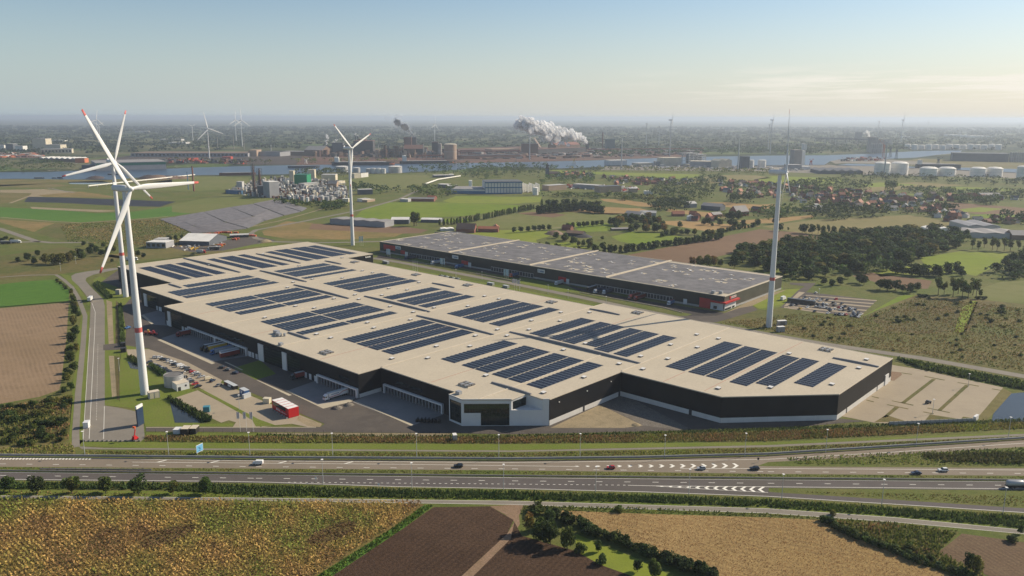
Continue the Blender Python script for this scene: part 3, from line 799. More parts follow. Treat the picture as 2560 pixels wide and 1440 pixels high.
panel_glass('solar_grey', (0.155, 0.145, 0.14), 0.55, 0.12)
panel_glass('solar_field', (0.125, 0.115, 0.115), 0.5, 0.15)
mat('rail_alu', (0.42, 0.43, 0.44), 0.5, 0.1, 1.0, metal=0.4)

K = 0.991
HZ = 14.8
O1 = Vector((20.02, 397.9, 0))
A1 = math.radians(-42.2)
S1, T1 = Vector((math.cos(A1), math.sin(A1), 0)), Vector((-math.sin(A1), math.cos(A1), 0))
def W(x, y, z=0.0):                     # photo point on a level z -> (s, t) along and across the hall
    q = G(x, y, z) - O1
    return q.dot(S1), q.dot(T1)
def hall_x(px, t, z):                   # place along a wall line t whose point at height z is seen at column px
    lo, hi = -600.0, 200.0
    for _ in range(40):
        m = (lo + hi) / 2
        q = O1 + S1 * m + T1 * t
        if P((q.x, q.y, z))[0] < px: lo = m
        else: hi = m
    return lo
hall = thing('warehouse', 'huge low black warehouse with stepped outline and pale beige roof covered in solar arrays', 'warehouse', O1, A1)
ROOF = [(-561, 3), (-442.5, 3), (-442.5, -25.5), (-359.5, -25.5), (-359.5, -42.5), (-109.5, -42.5), (-109.5, -26), (-45, -26), (-44.8, -31.2), (-33.9, -32), (-14.3, -14), (-14.6, -2.4), (-3, -2.8), (0, 0), (1, 64.5), (65.7, 65.5),
        (110.5, 112.6), (110.5, 202.5), (-80, 202.5), (-110, 202), (-110, 188.5), (-435.5, 188.5), (-435.5, 223.5), (-561, 224)]
ROOF = [(a * K, b * K) for a, b in ROOF]
b = MB()
b.prism(ROOF, HZ - 0.45, HZ, 0)
b.build('roof', 'roof_beige', hall)
NP = len(ROOF)
PLINTH = {5: 2.4, 13: 2.9, 14: 2.9, 15: 2.9, 16: 2.9}
for i in range(NP):
    p, q = Vector((*ROOF[i], 0)), Vector((*ROOF[(i + 1) % NP], 0))
    d = (q - p).normalized()
    n = Vector((d.y, -d.x, 0))          # outwards (outline runs counter-clockwise)
    if 8 <= i <= 12: continue
    b = MB()
    L = (q - p).length
    h0 = PLINTH.get(i, 0.0)
    # cladding cassettes: shallow vertical joints
    nseg = max(1, int(L / 6.0))
    for k in range(nseg):
        a0, a1 = p + d * (L * k / nseg + 0.02), p + d * (L * (k + 1) / nseg - 0.02)
        o = n * -0.02
        b.quad(*[(v.x, v.y, z) for v, z in ((a0, h0), (a1, h0), (a1, HZ - 0.45), (a0, HZ - 0.45))])
    bk = n * -0.08
    b.quad(*[(v.x + bk.x, v.y + bk.y, z) for v, z in ((p, h0), (q, h0), (q, HZ - 0.46), (p, HZ - 0.46))])
    b.build('wall', 'clad_black', hall)
    if h0:
        b = MB()
        pr = n * 0.05
        for k in range(max(1, int(L / 12))):
            m = max(1, int(L / 12))
            a0, a1 = p + d * (L * k / m + 0.015) + pr, p + d * (L * (k + 1) / m - 0.015) + pr
            b.quad(*[(v.x, v.y, z) for v, z in ((a0, 0), (a1, 0), (a1, h0), (a0, h0))])
        b.quad(*[(v.x + pr.x, v.y + pr.y, z) for v, z in ((p - pr, h0), (p, h0), (q, h0), (q - pr, h0))])
        b.build('plinth', 'plinth_white', hall)
    # roof edge trim
    b = MB()
    m1 = (p + q) / 2 + n * 0.04
    b.box((m1.x, m1.y, HZ - 0.42), (L + 0.1, 0.3, 0.56), math.atan2(d.y, d.x))
    b.build('roof_edge', 'roof_trim', hall)
def wall_piece(name, s0, s1, t, z0, z1, m, proud=0.12, parent=hall, nsub=0, sub=None):
    """a flat piece on a wall that runs along s at distance t and faces the yard"""
    b = MB()
    b.box(((s0 + s1) / 2, t - proud / 2, z0), (s1 - s0, proud, z1 - z0))
    o = b.build(name, m, parent)
    return o
def dock(s0, s1, t, n):
    """white portal frame round a row of loading doors"""
    b = MB()
    d = 1.5
    b.box(((s0 + s1) / 2, t - d / 2, 4.7), (s1 - s0, d, 0.9))
    b.box((s0 + 0.5, t - d / 2, 0), (1.0, d, 4.7))
    b.box((s1 - 0.5, t - d / 2, 0), (1.0, d, 4.7))
    fr = b.build('dock_frame', 'white_panel', hall)
    w = (s1 - s0 - 2) / n
    for k in range(n):
        c = s0 + 1 + w * (k + 0.5)
        b = MB()
        b.box((c, t - 0.15, 1.1), (w * 0.62, 0.3, 3.4))
        dd = b.build('dock_door', 'door_dark', fr)
        b = MB()
        b.box((c - w * 0.46, t - 0.45, 0.0), (w * 0.12, 0.9, 4.6))
        b.build('dock_divider', 'door_grey', fr)
        b = MB()
        b.box((c, t - 0.5, 0.35), (w * 0.5, 1.0, 0.75), mi=0)
        b.build('dock_bumper', 'hatch_side', fr)
def glazed(s0, s1, t, z0, z1, cols, rows, parent=hall):
    b = MB()
    b.box(((s0 + s1) / 2, t - 0.1, z0), (s1 - s0, 0.2, z1 - z0))
    g = b.build('glazing', 'glass_dark', parent)
    b = MB()
    for k in range(cols + 1): b.box((s0 + (s1 - s0) * k / cols, t - 0.2, z0), (0.09, 0.12, z1 - z0))
    for k in range(1, rows): b.box(((s0 + s1) / 2, t - 0.185, z0 + (z1 - z0) * k / rows), (s1 - s0, 0.08, 0.09))
    b.build('mullion', 'door_dark', g, 'stuff')
tA, tB, tC = -26 * K, -42.5 * K, -25.5 * K
dock(hall_x(962, tA, 5), hall_x(1110, tA, 4.5), tA, 18)
dock(hall_x(795, tB, 5.5), hall_x(896, tB, 5), tB, 13)
sA = hall_x(472, tB, 5.5)
sB = hall_x(540, tB, 5)
sC = hall_x(619, tB, 5)
dock(sA, sB, tB, 12)
dock(sB + 0.2, sC, tB, 12)
dock(-374, -361.5, tC, 4)
for x0, x1 in ((647, 660), (707, 718)):
    wall_piece('pier', hall_x(x0, tB, 6), hall_x(x1, tB, 6), tB, 0, 11.8, 'white_panel', 0.6)
glazed(hall_x(660.5, tB, 6), hall_x(706.5, tB, 6), tB, 0.3, 11.4, 16, 6)
glazed(hall_x(719, tB, 6), hall_x(750, tB, 6), tB, 0.3, 11.0, 10, 6)
wall_piece('pier', hall_x(421, tB, 6), hall_x(428, tB, 6), tB, 0, 11.8, 'white_panel', 0.6)
glazed(hall_x(429, tB, 6), hall_x(456, tB, 6), tB, 0.3, 11.4, 9, 6)
wall_piece('pier', hall_x(361, tC, 6), hall_x(368, tC, 6), tC, 0, 11.0, 'white_panel', 0.6)
glazed(hall_x(369, tC, 6), hall_x(392, tC, 6), tC, 0.3, 11.0, 8, 6)
for x, w in ((457.5, 2.5), (467, 5), (625, 4), (633, 2.4), (642, 2.4), (640.5, 1.2), (763, 4), (776, 2.4), (789, 2.4), (419, 2.4)):
    s = hall_x(x, tB, 2)
    wall_piece('door', s - w / 2, s + w / 2, tB, 0, 3.6, 'white_panel', 0.25)
for x, w in ((393, 2.4), (401, 5)):
    s = hall_x(x, tC, 2)
    wall_piece('door', s - w / 2, s + w / 2, tC, 0, 3.6, 'white_panel', 0.25)
for x, n in ((860, 5), (560, 14), (590, 10)):
    s = hall_x(x, tB, 9)
    w = wall_piece('window', s - n, s + n, tB, 8.2, 9.8, 'glass_dark', 0.16)
for x in (1004, 1040):
    s = hall_x(x, tA, 9)
    wall_piece('window', s - 5, s + 5, tA, 8.2, 9.8, 'glass_dark', 0.16)
# dark escape doors on the lit and shaded plinths
def edge_piece(name, i, f, w, z0, z1, m, proud=0.12):
    p, q = Vector((*ROOF[i], 0)), Vector((*ROOF[(i + 1) % NP], 0))
    d = (q - p).normalized()
    n = Vector((d.y, -d.x, 0))
    c = p + (q - p) * f + n * proud / 2
    b = MB()
    b.box((c.x, c.y, z0), (w, proud, z1 - z0), math.atan2(d.y, d.x))
    return b.build(name, m, hall)
edge_piece('door', 13, 0.46, 1.6, 0.0, 3.2, 'door_dark')
edge_piece('door', 13, 0.985, 1.6, 0.0, 3.2, 'door_dark', 0.2)
edge_piece('door', 14, 0.72, 1.8, 0.0, 3.2, 'door_dark')
edge_piece('door', 16, 0.16, 1.4, 0.0, 3.2, 'door_dark')
edge_piece('door', 16, 0.72, 1.4, 0.0, 3.2, 'door_dark')
edge_piece('door', 16, 0.90, 6.0, 0.0, 6.5, 'white_panel', 0.5)
for f in (0.12, 0.5, 0.85): edge_piece('wall_lamp', 13, f, 0.5, 11.0, 11.5, 'hatch_white', 0.5)
# white office corner
oa = [Vector((*ROOF[i], 0)) for i in (8, 9, 10, 11, 12, 13)]
oc = MB()
zo = HZ + 0.1
f1, f2 = oa[0], oa[1]
g1 = oa[2]
bl = Vector((ROOF[13][0], ROOF[13][1], 0))
# world-facing front line runs from office left (f2) to the hall corner
def wq(b, p, q, z0, z1, off=0.0, mi=0):
    d = (q - p).normalized()
    n = Vector((d.y, -d.x, 0)) * off
    b.quad(*[(v.x + n.x, v.y + n.y, z) for v, z in ((p, z0), (q, z0), (q, z1), (p, z1))], mi)
base_r = bl + Vector((-0.2, -0.2, 0))
b = MB()
wq(b, f1, f2, 0, 1.2); wq(b, f1, f2, 12.6, zo)
d12 = (f2 - f1)
wq(b, f1, f1 + d12 * 0.07, 1.2, 12.6); wq(b, f1 + d12 * 0.93, f2, 1.2, 12.6)
e_ = (base_r - f2)
Lf = e_.length
u = e_ / Lf
def fr(a): return f2 + u * (Lf * a)
# front: fractions measured from the photograph along the base line
wq(b, fr(0), fr(0.565), 12.4, zo)
wq(b, fr(0), fr(0.022), 0, 12.4)
wq(b, fr(0.022), fr(0.215), 0, 7.3)
wq(b, fr(0.545), fr(0.565), 0, 12.4)
wq(b, fr(0.215), fr(0.545), 0, 0.3)
wq(b, fr(0.565), fr(1.0), 0, 8.8)
wq(b, fr(0.93), fr(1.0), 8.8, zo)
nrm = Vector((u.y, -u.x, 0))
inn = -nrm
r0, ra, r2 = fr(0.565), oa[3], fr(0.93)
wq(b, ra, r2, 8.8, zo)
b.quad(*[(v.x, v.y, 8.8) for v in (r0, r2, ra, ra)])
wq(b, r0, ra, 13.3, zo); wq(b, r0, r0 + (ra - r0) * 0.1, 8.8, 13.3)
for p_, q_ in ((f1, f2), (fr(0), fr(0.565)), (fr(0.93), fr(1.0))):
    dd = (q_ - p_)
    m_ = (p_ + q_) / 2
    b.box((m_.x, m_.y, zo - 0.12), (dd.length + 0.2, 0.35, 0.3), math.atan2(dd.y, dd.x))
b.build('office_facade', 'white_panel', hall)
def pane_grid(name, p, q, z0, z1, nx, nz, off=-0.35):
    d = (q - p)
    L = d.length
    d = d / L
    n = Vector((d.y, -d.x, 0)) * off
    g = MB()
    for i in range(nx):
        for k in range(nz):
            a0, a1 = p + d * (L * i / nx + 0.04) + n, p + d * (L * (i + 1) / nx - 0.04) + n
            h0, h1 = z0 + (z1 - z0) * k / nz + 0.04, z0 + (z1 - z0) * (k + 1) / nz - 0.04
            g.quad(*[(v.x, v.y, z) for v, z in ((a0, h0), (a1, h0), (a1, h1), (a0, h1))])
    o = g.build(name, 'glass_dark', hall)
    m = MB()
    n2 = n * 1.06
    wq(m, p + n2, q + n2, z0, z1)
    m.build('glazing_frame', 'door_dark', o)
pane_grid('office_glazing', f1 + d12 * 0.07, f1 + d12 * 0.93, 1.2, 12.6, 6, 5)
pane_grid('office_glazing', fr(0.022), fr(0.215), 7.3, 12.4, 6, 2)
pane_grid('office_glazing', fr(0.215), fr(0.545), 0.3, 12.4, 10, 5)
pane_grid('office_glazing', r0 + (ra - r0) * 0.1, ra, 8.9, 13.3, 5, 1, 0.0)
# fire walls that stand proud of the roof and follow its gentle arch
for s0, s1, t in [(-437, -358, 87.4), (-355, -274.5, 72.5), (-272, -191, 86.7), (-189.5, -109.5, 72.2), (-218.6, -193, -20), (-436, -408, 161.8), (-270.5, -242, 161.4), (-106.5, 0.7, 85.4), (-106.5, -78.5, 178.2), (83, 110.3, 177),
                  (-41, -12, -1.5), (-439, -415.5, -1.6), (-558, -442.5, 69.6), (-528, -442.5, 136.5)]:
    s0, s1, t = s0 * K, s1 * K, t * K
    b = MB()
    n = 10
    L = s1 - s0
    arch = 0.35 + 0.012 * L
    prof = [(s0 + L * i / n, HZ + 0.75 + arch * 0.55 * math.sin(PI * i / n)) for i in range(n + 1)]
    for (a, za), (c, zc) in zip(prof, prof[1:]):
        b.add([(a, t - 0.7, HZ), (c, t - 0.7, HZ), (c, t - 0.45, zc), (a, t - 0.45, za), (c, t + 0.45, zc), (a, t + 0.45, za), (c, t + 0.7, HZ), (a, t + 0.7, HZ)],
              [(0, 1, 2, 3), (3, 2, 4, 5), (5, 4, 6, 7)])
    b.add([(s0, t - 0.7, HZ), (s0, t - 0.45, prof[0][1]), (s0, t + 0.45, prof[0][1]), (s0, t + 0.7, HZ)], [(0, 1, 2, 3)])
    b.add([(s1, t + 0.7, HZ), (s1, t + 0.45, prof[-1][1]), (s1, t - 0.45, prof[-1][1]), (s1, t - 0.7, HZ)], [(0, 1, 2, 3)])
    b.build('fire_wall', 'fire_wall', hall)
# low ridges between the roof bays, and drainage lines
for s, t0, t1 in [(-441, 4, 187), (-359, -41, 187), (-272, -41, 187), (-193.5, -41, 187), (-109.6, -25, 187), (0.7, 66, 201), (-27.5, -26, 84), (-109.6, 187, 201)]:
    b = MB()
    b.box((s * K, (t0 + t1) / 2 * K, HZ), (0.9, (t1 - t0) * K, 0.28))
    b.build('roof_ridge', 'roof_trim', hall)
for s, t0, t1 in [(-150, -41, 70), (-232, -41, 68), (-315, -41, 70), (-67, -24, 70), (-152, 90, 187), (-232, 90, 187), (-315, 90, 187), (-67, 90, 187), (54, 68, 200), (29, 66, 90)]:
    b = MB()
    b.box((s * K, (t0 + t1) / 2 * K, HZ), (0.22, (t1 - t0) * K, 0.05))
    b.build('roof_seam', 'red_strip', hall)
HATCH = [(-7, 167.6), (9, 168.5), (-7, 133.5), (9, 140), (-7, 98), (8.3, 105), (-8, 76), (8.3, 77), (-8.3, 41), (58, 76), (-8.5, 5), (-51.6, 76.4), (-50, 97.5), (-100.6, 98.8), (-200, -9.5), (-185, -8.4), (-117.5, 26.3),
         (-101.5, 41.2), (-116.8, 61.7), (-101, 76.4), (-52, 5), (-117.7, -10.7), (-102.2, 5.1), (-363.8, 154.6), (-281, 154.6), (-281, 119.7), (-265, 127), (-264, 98.7), (-266, 76.4), (-282, 84.4), (-282.5, 63.5), (-227, 77.2),
         (-199.4, 77.4), (-198.8, 98.1), (-198.3, 154.5), (-182.6, 155.4), (-182.8, 119.8), (-117, 83.8), (-199.6, 33.7), (-184.5, 27.8), (-183.4, 60.7), (-282.6, 27.2), (-349, 62), (-365, 78), (-365, 98.5), (-348.8, 120),
         (-348.6, 155), (-431.7, 127.6), (-438.6, 184.8), (-266.5, 33.8), (-267.3, -8.9), (-115.8, 153.6), (-115.9, 119.2), (-100, 133), (-99.7, 168.5), (59, 167), (99.7, 187.3), (102.4, 166.5), (101.8, 125.6), (78.7, 97), (-500, 68), (-470, 140), (-520, 140)]
b = MB()
b.box((0, 0, 0), (2.3, 2.3, 0.75), 0, 1)
b.add([(-1.25, -1.25, 0.76), (1.25, -1.25, 0.76), (1.25, 1.25, 0.95), (-1.25, 1.25, 0.95)], [(0, 1, 2, 3)], 0)
hm = b.mesh('roof_hatch', ['hatch_white', 'hatch_side'])
for s, t in HATCH:
    o = link('roof_hatch', hm, hall)
    o.location = (s * K, t * K, HZ)
b = MB()
for r in range(2):
    for k in range(5): b.box((k * 1.6 - 3.2, r * 3.4 - 1.7, 0.35), (1.1, 2.6, 0.75), 0, k % 2 and 1)
b.box((0, 0, 0), (8.4, 6.4, 0.3), 0, 2)
vm = b.mesh('smoke_vent', ['hatch_side', 'metal_grey', 'roof_trim'])
for s, t in [(-143, 175.6), (-72, 193), (73, 191.7), (-310, 176.8), (-240, 176.3), (-158, -30.6), (-407, 178), (-48.5, -14)]:
    o = link('smoke_vent', vm, hall)
    o.location = (s * K, t * K, HZ)
b = MB()
b.box((-4, 1, 0.3), (5, 2.4, 2.0)); b.box((2, -1, 0.3), (4, 2.4, 1.9)); b.cyl((5.2, 1.5, 0.2), 0.9, 1.8); b.box((-7, 3, 0.1), (2.5, 2, 0.9), 0.3); b.beam((-4, 0, 1.6), (3, -1, 1.6), 0.8)
o = b.build('air_handler', 'metal_grey', hall)
o.location = (-218 * K, -28 * K, HZ)
b = MB()
b.box((0, 0, 0), (3, 2.2, 1.7))
o = b.build('air_handler', 'metal_grey', hall); o.location = (-195 * K, -40.5 * K, HZ)
o = link('air_handler', o.data, hall); o.location = (-41.5 * K, -27 * K, HZ)
# lettering on the far gable of the north block, too small to read
b = MB()
x = 0.0
for k, w in enumerate((0.7, 0.5, 0.8, 0.45, 0.7, 0.6, 0.75, 0.5)):
    b.box((x + w / 2, 0, 0), (w, 0.15, 1.3 + 0.4 * (k % 3 == 0)))
    x += w + 0.28
o = b.build('sign_lettering', 'hatch_white', hall)
o.rotation_euler = (0, 0, PI / 2)
o.location = (-435.5 * K + 0.2, 213 * K, 11.6)

# ---------------------------------------------------------------- solar arrays lying on the roof
def solar_strip(s0, s1, t0, t1, along, parent, tilt=True):
    """tented east-west rows of modules between two walkways"""
    b = MB()
    rw = 1.95
    if along == 't':
        n = max(1, int((s1 - s0) / rw))
        m = max(1, int((t1 - t0) / 3.4))
        for i in range(n):
            for k in range(m):
                a, c = s0 + (s1 - s0) * i / n, t0 + (t1 - t0) * k / m
                w, h = (s1 - s0) / n, (t1 - t0) / m
                z0, z1 = (0.16, 0.40)
                b.quad((a + 0.06, c + 0.05, HZ + z0), (a + w - 0.06, c + 0.05, HZ + z0), (a + w - 0.06, c + h / 2 - 0.02, HZ + z1), (a + 0.06, c + h / 2 - 0.02, HZ + z1))
                b.quad((a + 0.06, c + h / 2 + 0.02, HZ + z1), (a + w - 0.06, c + h / 2 + 0.02, HZ + z1), (a + w - 0.06, c + h - 0.12, HZ + z0), (a + 0.06, c + h - 0.12, HZ + z0))
        o = b.build('panel_strip', 'solar_blue', parent, 'stuff')
    else:
        n = max(1, int((t1 - t0) / rw))
        m = max(1, int((s1 - s0) / 3.4))
        for i in range(n):
            for k in range(m):
                a, c = t0 + (t1 - t0) * i / n, s0 + (s1 - s0) * k / m
                w, h = (t1 - t0) / n, (s1 - s0) / m
                z0, z1 = (0.16, 0.40)
                b.quad((c + 0.05, a + w - 0.06, HZ + z0), (c + 0.05, a + 0.06, HZ + z0), (c + h / 2 - 0.02, a + 0.06, HZ + z1), (c + h / 2 - 0.02, a + w - 0.06, HZ + z1))
                b.quad((c + h / 2 + 0.02, a + w - 0.06, HZ + z1), (c + h / 2 + 0.02, a + 0.06, HZ + z1), (c + h - 0.12, a + 0.06, HZ + z0), (c + h - 0.12, a + w - 0.06, HZ + z0))
        o = b.build('panel_strip', 'solar_blue', parent, 'stuff')
    b = MB()
    b.box(((s0 + s1) / 2, (t0 + t1) / 2, HZ + 0.03), (s1 - s0, t1 - t0, 0.04))
    b.build('mounting_rail', 'rail_alu', parent)
    return o
ARR = [
    ('four-strip solar array filling the roof wing beside the gabled east end', 't', [(15, 28, 91, 166), (30.4, 41, 91, 165), (42, 52.5, 91, 165), (57, 67.8, 90.7, 163), (68.8, 79.4, 99, 165), (84.6, 95.8, 114, 166)]),
    ('solar array directly behind the white glazed office corner', 't', [(-95.4, -83, 9.6, 67.6), (-77, -66.4, 9.6, 67.6), (-65.6, -55, 9.6, 67.6), (-51.7, -40, 9.4, 67.6), (-39, -27.5, 9.4, 67.6), (-24.8, -13.6, 9.4, 67.6)]),
    ('solar array crossed by the shadow of the wind turbine', 't', [(-94.5, -81.5, 92, 152), (-77, -66.4, 92, 152), (-65.6, -55, 92, 152), (-51, -40, 96, 152), (-39, -27, 91.5, 152), (-23.5, -13, 91.5, 152)]),
    ('solar array on the bay just west of the dark wall notch', 't', [(-177.5, -163.6, -4.5, 68), (-161.4, -150.6, -5, 67.6), (-149.6, -139, -5, 67.6), (-136, -124, -4.5, 68)]),
    ('solar array next to the clustered roof air handlers', 't', [(-260, -246.5, -17, 24), (-260, -246.5, 25.5, 68), (-244, -233.4, -17.5, 24), (-244, -233.4, 25.5, 68), (-232.6, -221.5, -17.5, 24), (-232.6, -221.5, 25.5, 68), (-215, -206.3, -16.5, 24), (-215, -206.3, 25.5, 68)]),
    ('solar array on the rear bay nearest the three pink flags', 't', [(-178, -163, 92.2, 161), (-161, -150.4, 92, 161), (-149.4, -138.5, 92, 161), (-133.4, -122.5, 92, 161)]),
    ('solar array on the rear bay over the row of parked cars', 't', [(-258, -245, 94.5, 149.5), (-239.6, -229, 94, 148.5), (-228, -217, 94, 148.5), (-213.6, -203.3, 94.5, 148.6)]),
    ('solar array on the rear bay below the dock side flags', 't', [(-341.7, -327.5, 93.8, 161), (-324.6, -313.5, 93, 159), (-312.5, -301, 93, 159), (-298, -287, 94, 160)]),
    ('small solar array on the rear bay by the notch of the far block', 't', [(-426, -413, 95.3, 153.6), (-409.5, -398, 94.8, 153.5), (-397, -385.5, 94.8, 153.5), (-378, -370.6, 94.8, 153.4)]),
    ('solar array above the first front notch from the west end', 't', [(-425, -413, 4, 68), (-408, -397, -17.5, 68), (-396, -385, -17.5, 68), (-382, -373, -17, 69)]),
    ('solar array on the front bay over the shaded corner offices', 't', [(-343, -330, -17, 24), (-343, -330, 25.5, 68), (-327, -316.2, -17, 24), (-327, -316.2, 25.5, 68), (-315.2, -304, -17, 24), (-315.2, -304, 25.5, 68), (-299, -289, -16, 24), (-299, -289, 25.5, 68)]),
    ('three-strip solar array at the north-west roof corner', 's', [(-538, -450, 14, 25), (-537, -449, 29, 36.5), (-537, -448, 37.6, 45), (-535, -450, 49.5, 59)]),
    ('three-strip solar array in the middle of the far roof block', 's', [(-535, -447, 83, 91), (-536, -447, 96, 104), (-536, -446, 105, 112.5), (-535.5, -446, 118, 126)]),
    ('four-strip solar array at the far right of the north roof block', 's', [(-532, -450, 149, 157.5), (-534, -450, 161.5, 169), (-533, -450, 170, 177.5), (-534, -453, 182.6, 191), (-532, -453, 192, 201), (-532, -451, 204, 214)]),
]
for lab, al, strips in ARR:
    r_ = thing('solar_array', lab, 'solar array', O1, A1, 'solar arrays on the black hall')
    for s0, s1, t0, t1 in strips:
        solar_strip(s0 * K, s1 * K, t0 * K, t1 * K, al, r_)

# ---------------------------------------------------------------- the second hall
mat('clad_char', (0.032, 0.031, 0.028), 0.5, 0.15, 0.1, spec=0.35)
mat('red_paint', (0.46, 0.028, 0.026), 0.5, 0.08, 0.3)
mat('concrete_wall', (0.36, 0.35, 0.33), 0.8, 0.08, 0.2)
O2 = G(1809.5, 778)
A2 = math.radians(-41.3)
H2 = 12.7
L2, D2 = 452.0, 118.0
hall2 = thing('warehouse', 'long dark grey warehouse behind the road with grey panels over its whole roof and red trims', 'warehouse', O2, A2)
b = MB()
b.box((-L2 / 2, D2 / 2, H2 - 0.4), (L2, D2, 0.4))
b.build('roof', 'roof_beige', hall2)
wl = [(-L2, 0), (0, 0), (0, D2), (-L2, D2)]
for i, nm in enumerate(('front', 'end', 'rear', 'end')):
    p, q = Vector((*wl[i], 0)), Vector((*wl[(i + 1) % 4], 0))
    d = (q - p).normalized()
    n = Vector((d.y, -d.x, 0))
    Lw = (q - p).length
    b = MB()
    ns = int(Lw / 7)
    for k in range(ns):
        a0, a1 = p + d * (Lw * k / ns + 0.025), p + d * (Lw * (k + 1) / ns - 0.025)
        b.quad(*[(v.x, v.y, z) for v, z in ((a0, 1.8), (a1, 1.8), (a1, H2 - 0.4), (a0, H2 - 0.4))])
    wq(b, p - n * 0.07, q - n * 0.07, 1.8, H2 - 0.41)
    b.build('wall', 'clad_sunlit' if i == 1 else 'clad_char', hall2)  # end facing the sun takes the copy with painted-in sunlight
    b = MB()
    wq(b, p + n * 0.06, q + n * 0.06, 0, 1.8)
    b.build('plinth', 'concrete_wall', hall2)
    b = MB()
    m_ = (p + q) / 2
    b.box((m_.x, m_.y, H2 - 0.35), (Lw + 0.3, 0.7, 0.6), math.atan2(d.y, d.x))
    b.build('roof_edge', 'roof_trim', hall2)
bays = [-L2, -L2 + 118, -L2 + 236, -122, 0]
for s in bays[1:-1]:
    b = MB()
    b.box((s, D2 / 2 + 2, H2), (1.6, D2 + 3, 0.9))
    b.build('fire_wall', 'roof_trim', hall2)
for k, (s0, s1) in enumerate(zip(bays, bays[1:])):
    lab = ('first from the west', 'second from the west', 'third from the west', 'nearest the red corner canopy')[k]
    ar = thing('solar_array', 'grey panel field on the long hall, bay ' + lab, 'solar array', O2, A2, 'panel fields on the long hall')
    hx = [(RNG.uniform(s0 + 5, s1 - 5), RNG.uniform(5, D2 - 8)) for _ in range(26)]
    b = MB()
    t = 2.5
    row = 3.0
    end = D2 - (8 if k == 3 else 2.5)
    while t < end:
        a = s0 + 2.5
        lim = s1 - 2.5 - (7 if (k == 3 and t < 9) else 0)
        while a < lim - 5:
            w = 5.6
            if not any(abs(a + w / 2 - hx_) < 3.6 and abs(t - ht) < 2.6 for hx_, ht in hx):
                b.quad((a + .05, t, H2 + 0.15), (a + w, t, H2 + 0.15), (a + w, t + row * 0.74, H2 + 0.34), (a + .05, t + row * 0.74, H2 + 0.34))
            a += w
        t += row
    b.build('panel_strip', 'solar_grey', ar, 'stuff')
    for hx_, ht in hx:
        o = link('roof_hatch', hm, hall2)
        o.scale = (0.8, 0.8, 0.8)
        o.location = (hx_, ht, H2)
for s, t in ((-13, 5), (-7.5, 8)):
    b = MB()
    b.box((s, t, H2), (3, 2.6, 2.4))
    b.build('air_handler', 'metal_grey', hall2)
def h2x(px, z, t=0.0):
    lo, hi = -500.0, 20.0
    Sx, Tx = Vector((math.cos(A2), math.sin(A2), 0)), Vector((-math.sin(A2), math.cos(A2), 0))
    for _ in range(40):
        m = (lo + hi) / 2
        q = O2 + Sx * m + Tx * t
        if P((q.x, q.y, z))[0] < px: lo = m
        else: hi = m
    return lo
def front2(name, x0, x1, z0, z1, m, proud=0.15, label=None):
    s0, s1 = h2x(x0, (z0 + z1) / 2), h2x(x1, (z0 + z1) / 2)
    b = MB()
    b.box(((s0 + s1) / 2, -proud / 2, z0), (s1 - s0, proud, z1 - z0))
    return b.build(name, m, hall2, None, label)
front2('red_panel', 959.5, 988, 4.4, 10.2, 'red_paint', 0.3)
for x0, x1 in ((1003, 1013), (1155, 1171), (1397, 1416)):
    front2('red_panel', x0, x1, 2.6, 6.4, 'red_paint', 0.8)
    front2('pier', x1, x1 + 7, 0.3, 5.4, 'white_panel', 0.4)
front2('red_panel', 1749, 1776, 0.2, 8.6, 'red_paint', 0.6)
front2('corner_block', 1777, 1808.5, 0.2, 6.6, 'white_panel', 0.5)
front2('window', 1784, 1793, 1.0, 3.4, 'glass_dark', 0.62)
front2('door', 1708.5, 1717.5, 0.4, 5.0, 'white_panel', 0.3)
for x0, x1, n in ((1024, 1112, 14), (1228, 1334, 16), (1488, 1682, 26)):
    s0, s1 = h2x(x0, 3), h2x(x1, 3)
    b = MB()
    b.box(((s0 + s1) / 2, -0.15, 0.1), (s1 - s0, 0.3, 4.9))
    fr_ = b.build('dock_frame', 'concrete_wall', hall2)
    w = (s1 - s0) / n
    for k in range(n):
        b = MB()
        b.box((s0 + w * (k + .5), -0.42, 0.9), (w * 0.72, 0.24, 3.6))
        b.build('dock_door', 'door_dark', fr_)
def sign2(x0, x1, z0, z1, lab):
    o = front2('sign_panel', x0, x1, z0, z1, 'hatch_white', 0.35)
    s0, s1 = h2x(x0, z0), h2x(x1, z0)
    b = MB()
    w = (s1 - s0)
    b.box((s0 + w * 0.16, -0.38, z0 + 0.5), (w * 0.05, 0.1, (z1 - z0) - 0.9))
    for k in range(7):
        b.box((s0 + w * (0.34 + 0.085 * k), -0.38, z0 + 0.75), (w * 0.055, 0.1, (z1 - z0) * (0.42 if k % 3 else 0.55)))
    b.build('sign_lettering', 'sign_blue', o)
mat('sign_blue', (0.05, 0.12, 0.24), 0.5)
sign2(989, 1002, 7.0, 10.6, '')
sign2(1131, 1146, 7.0, 10.6, '')
sign2(1344.5, 1362, 7.0, 10.6, '')
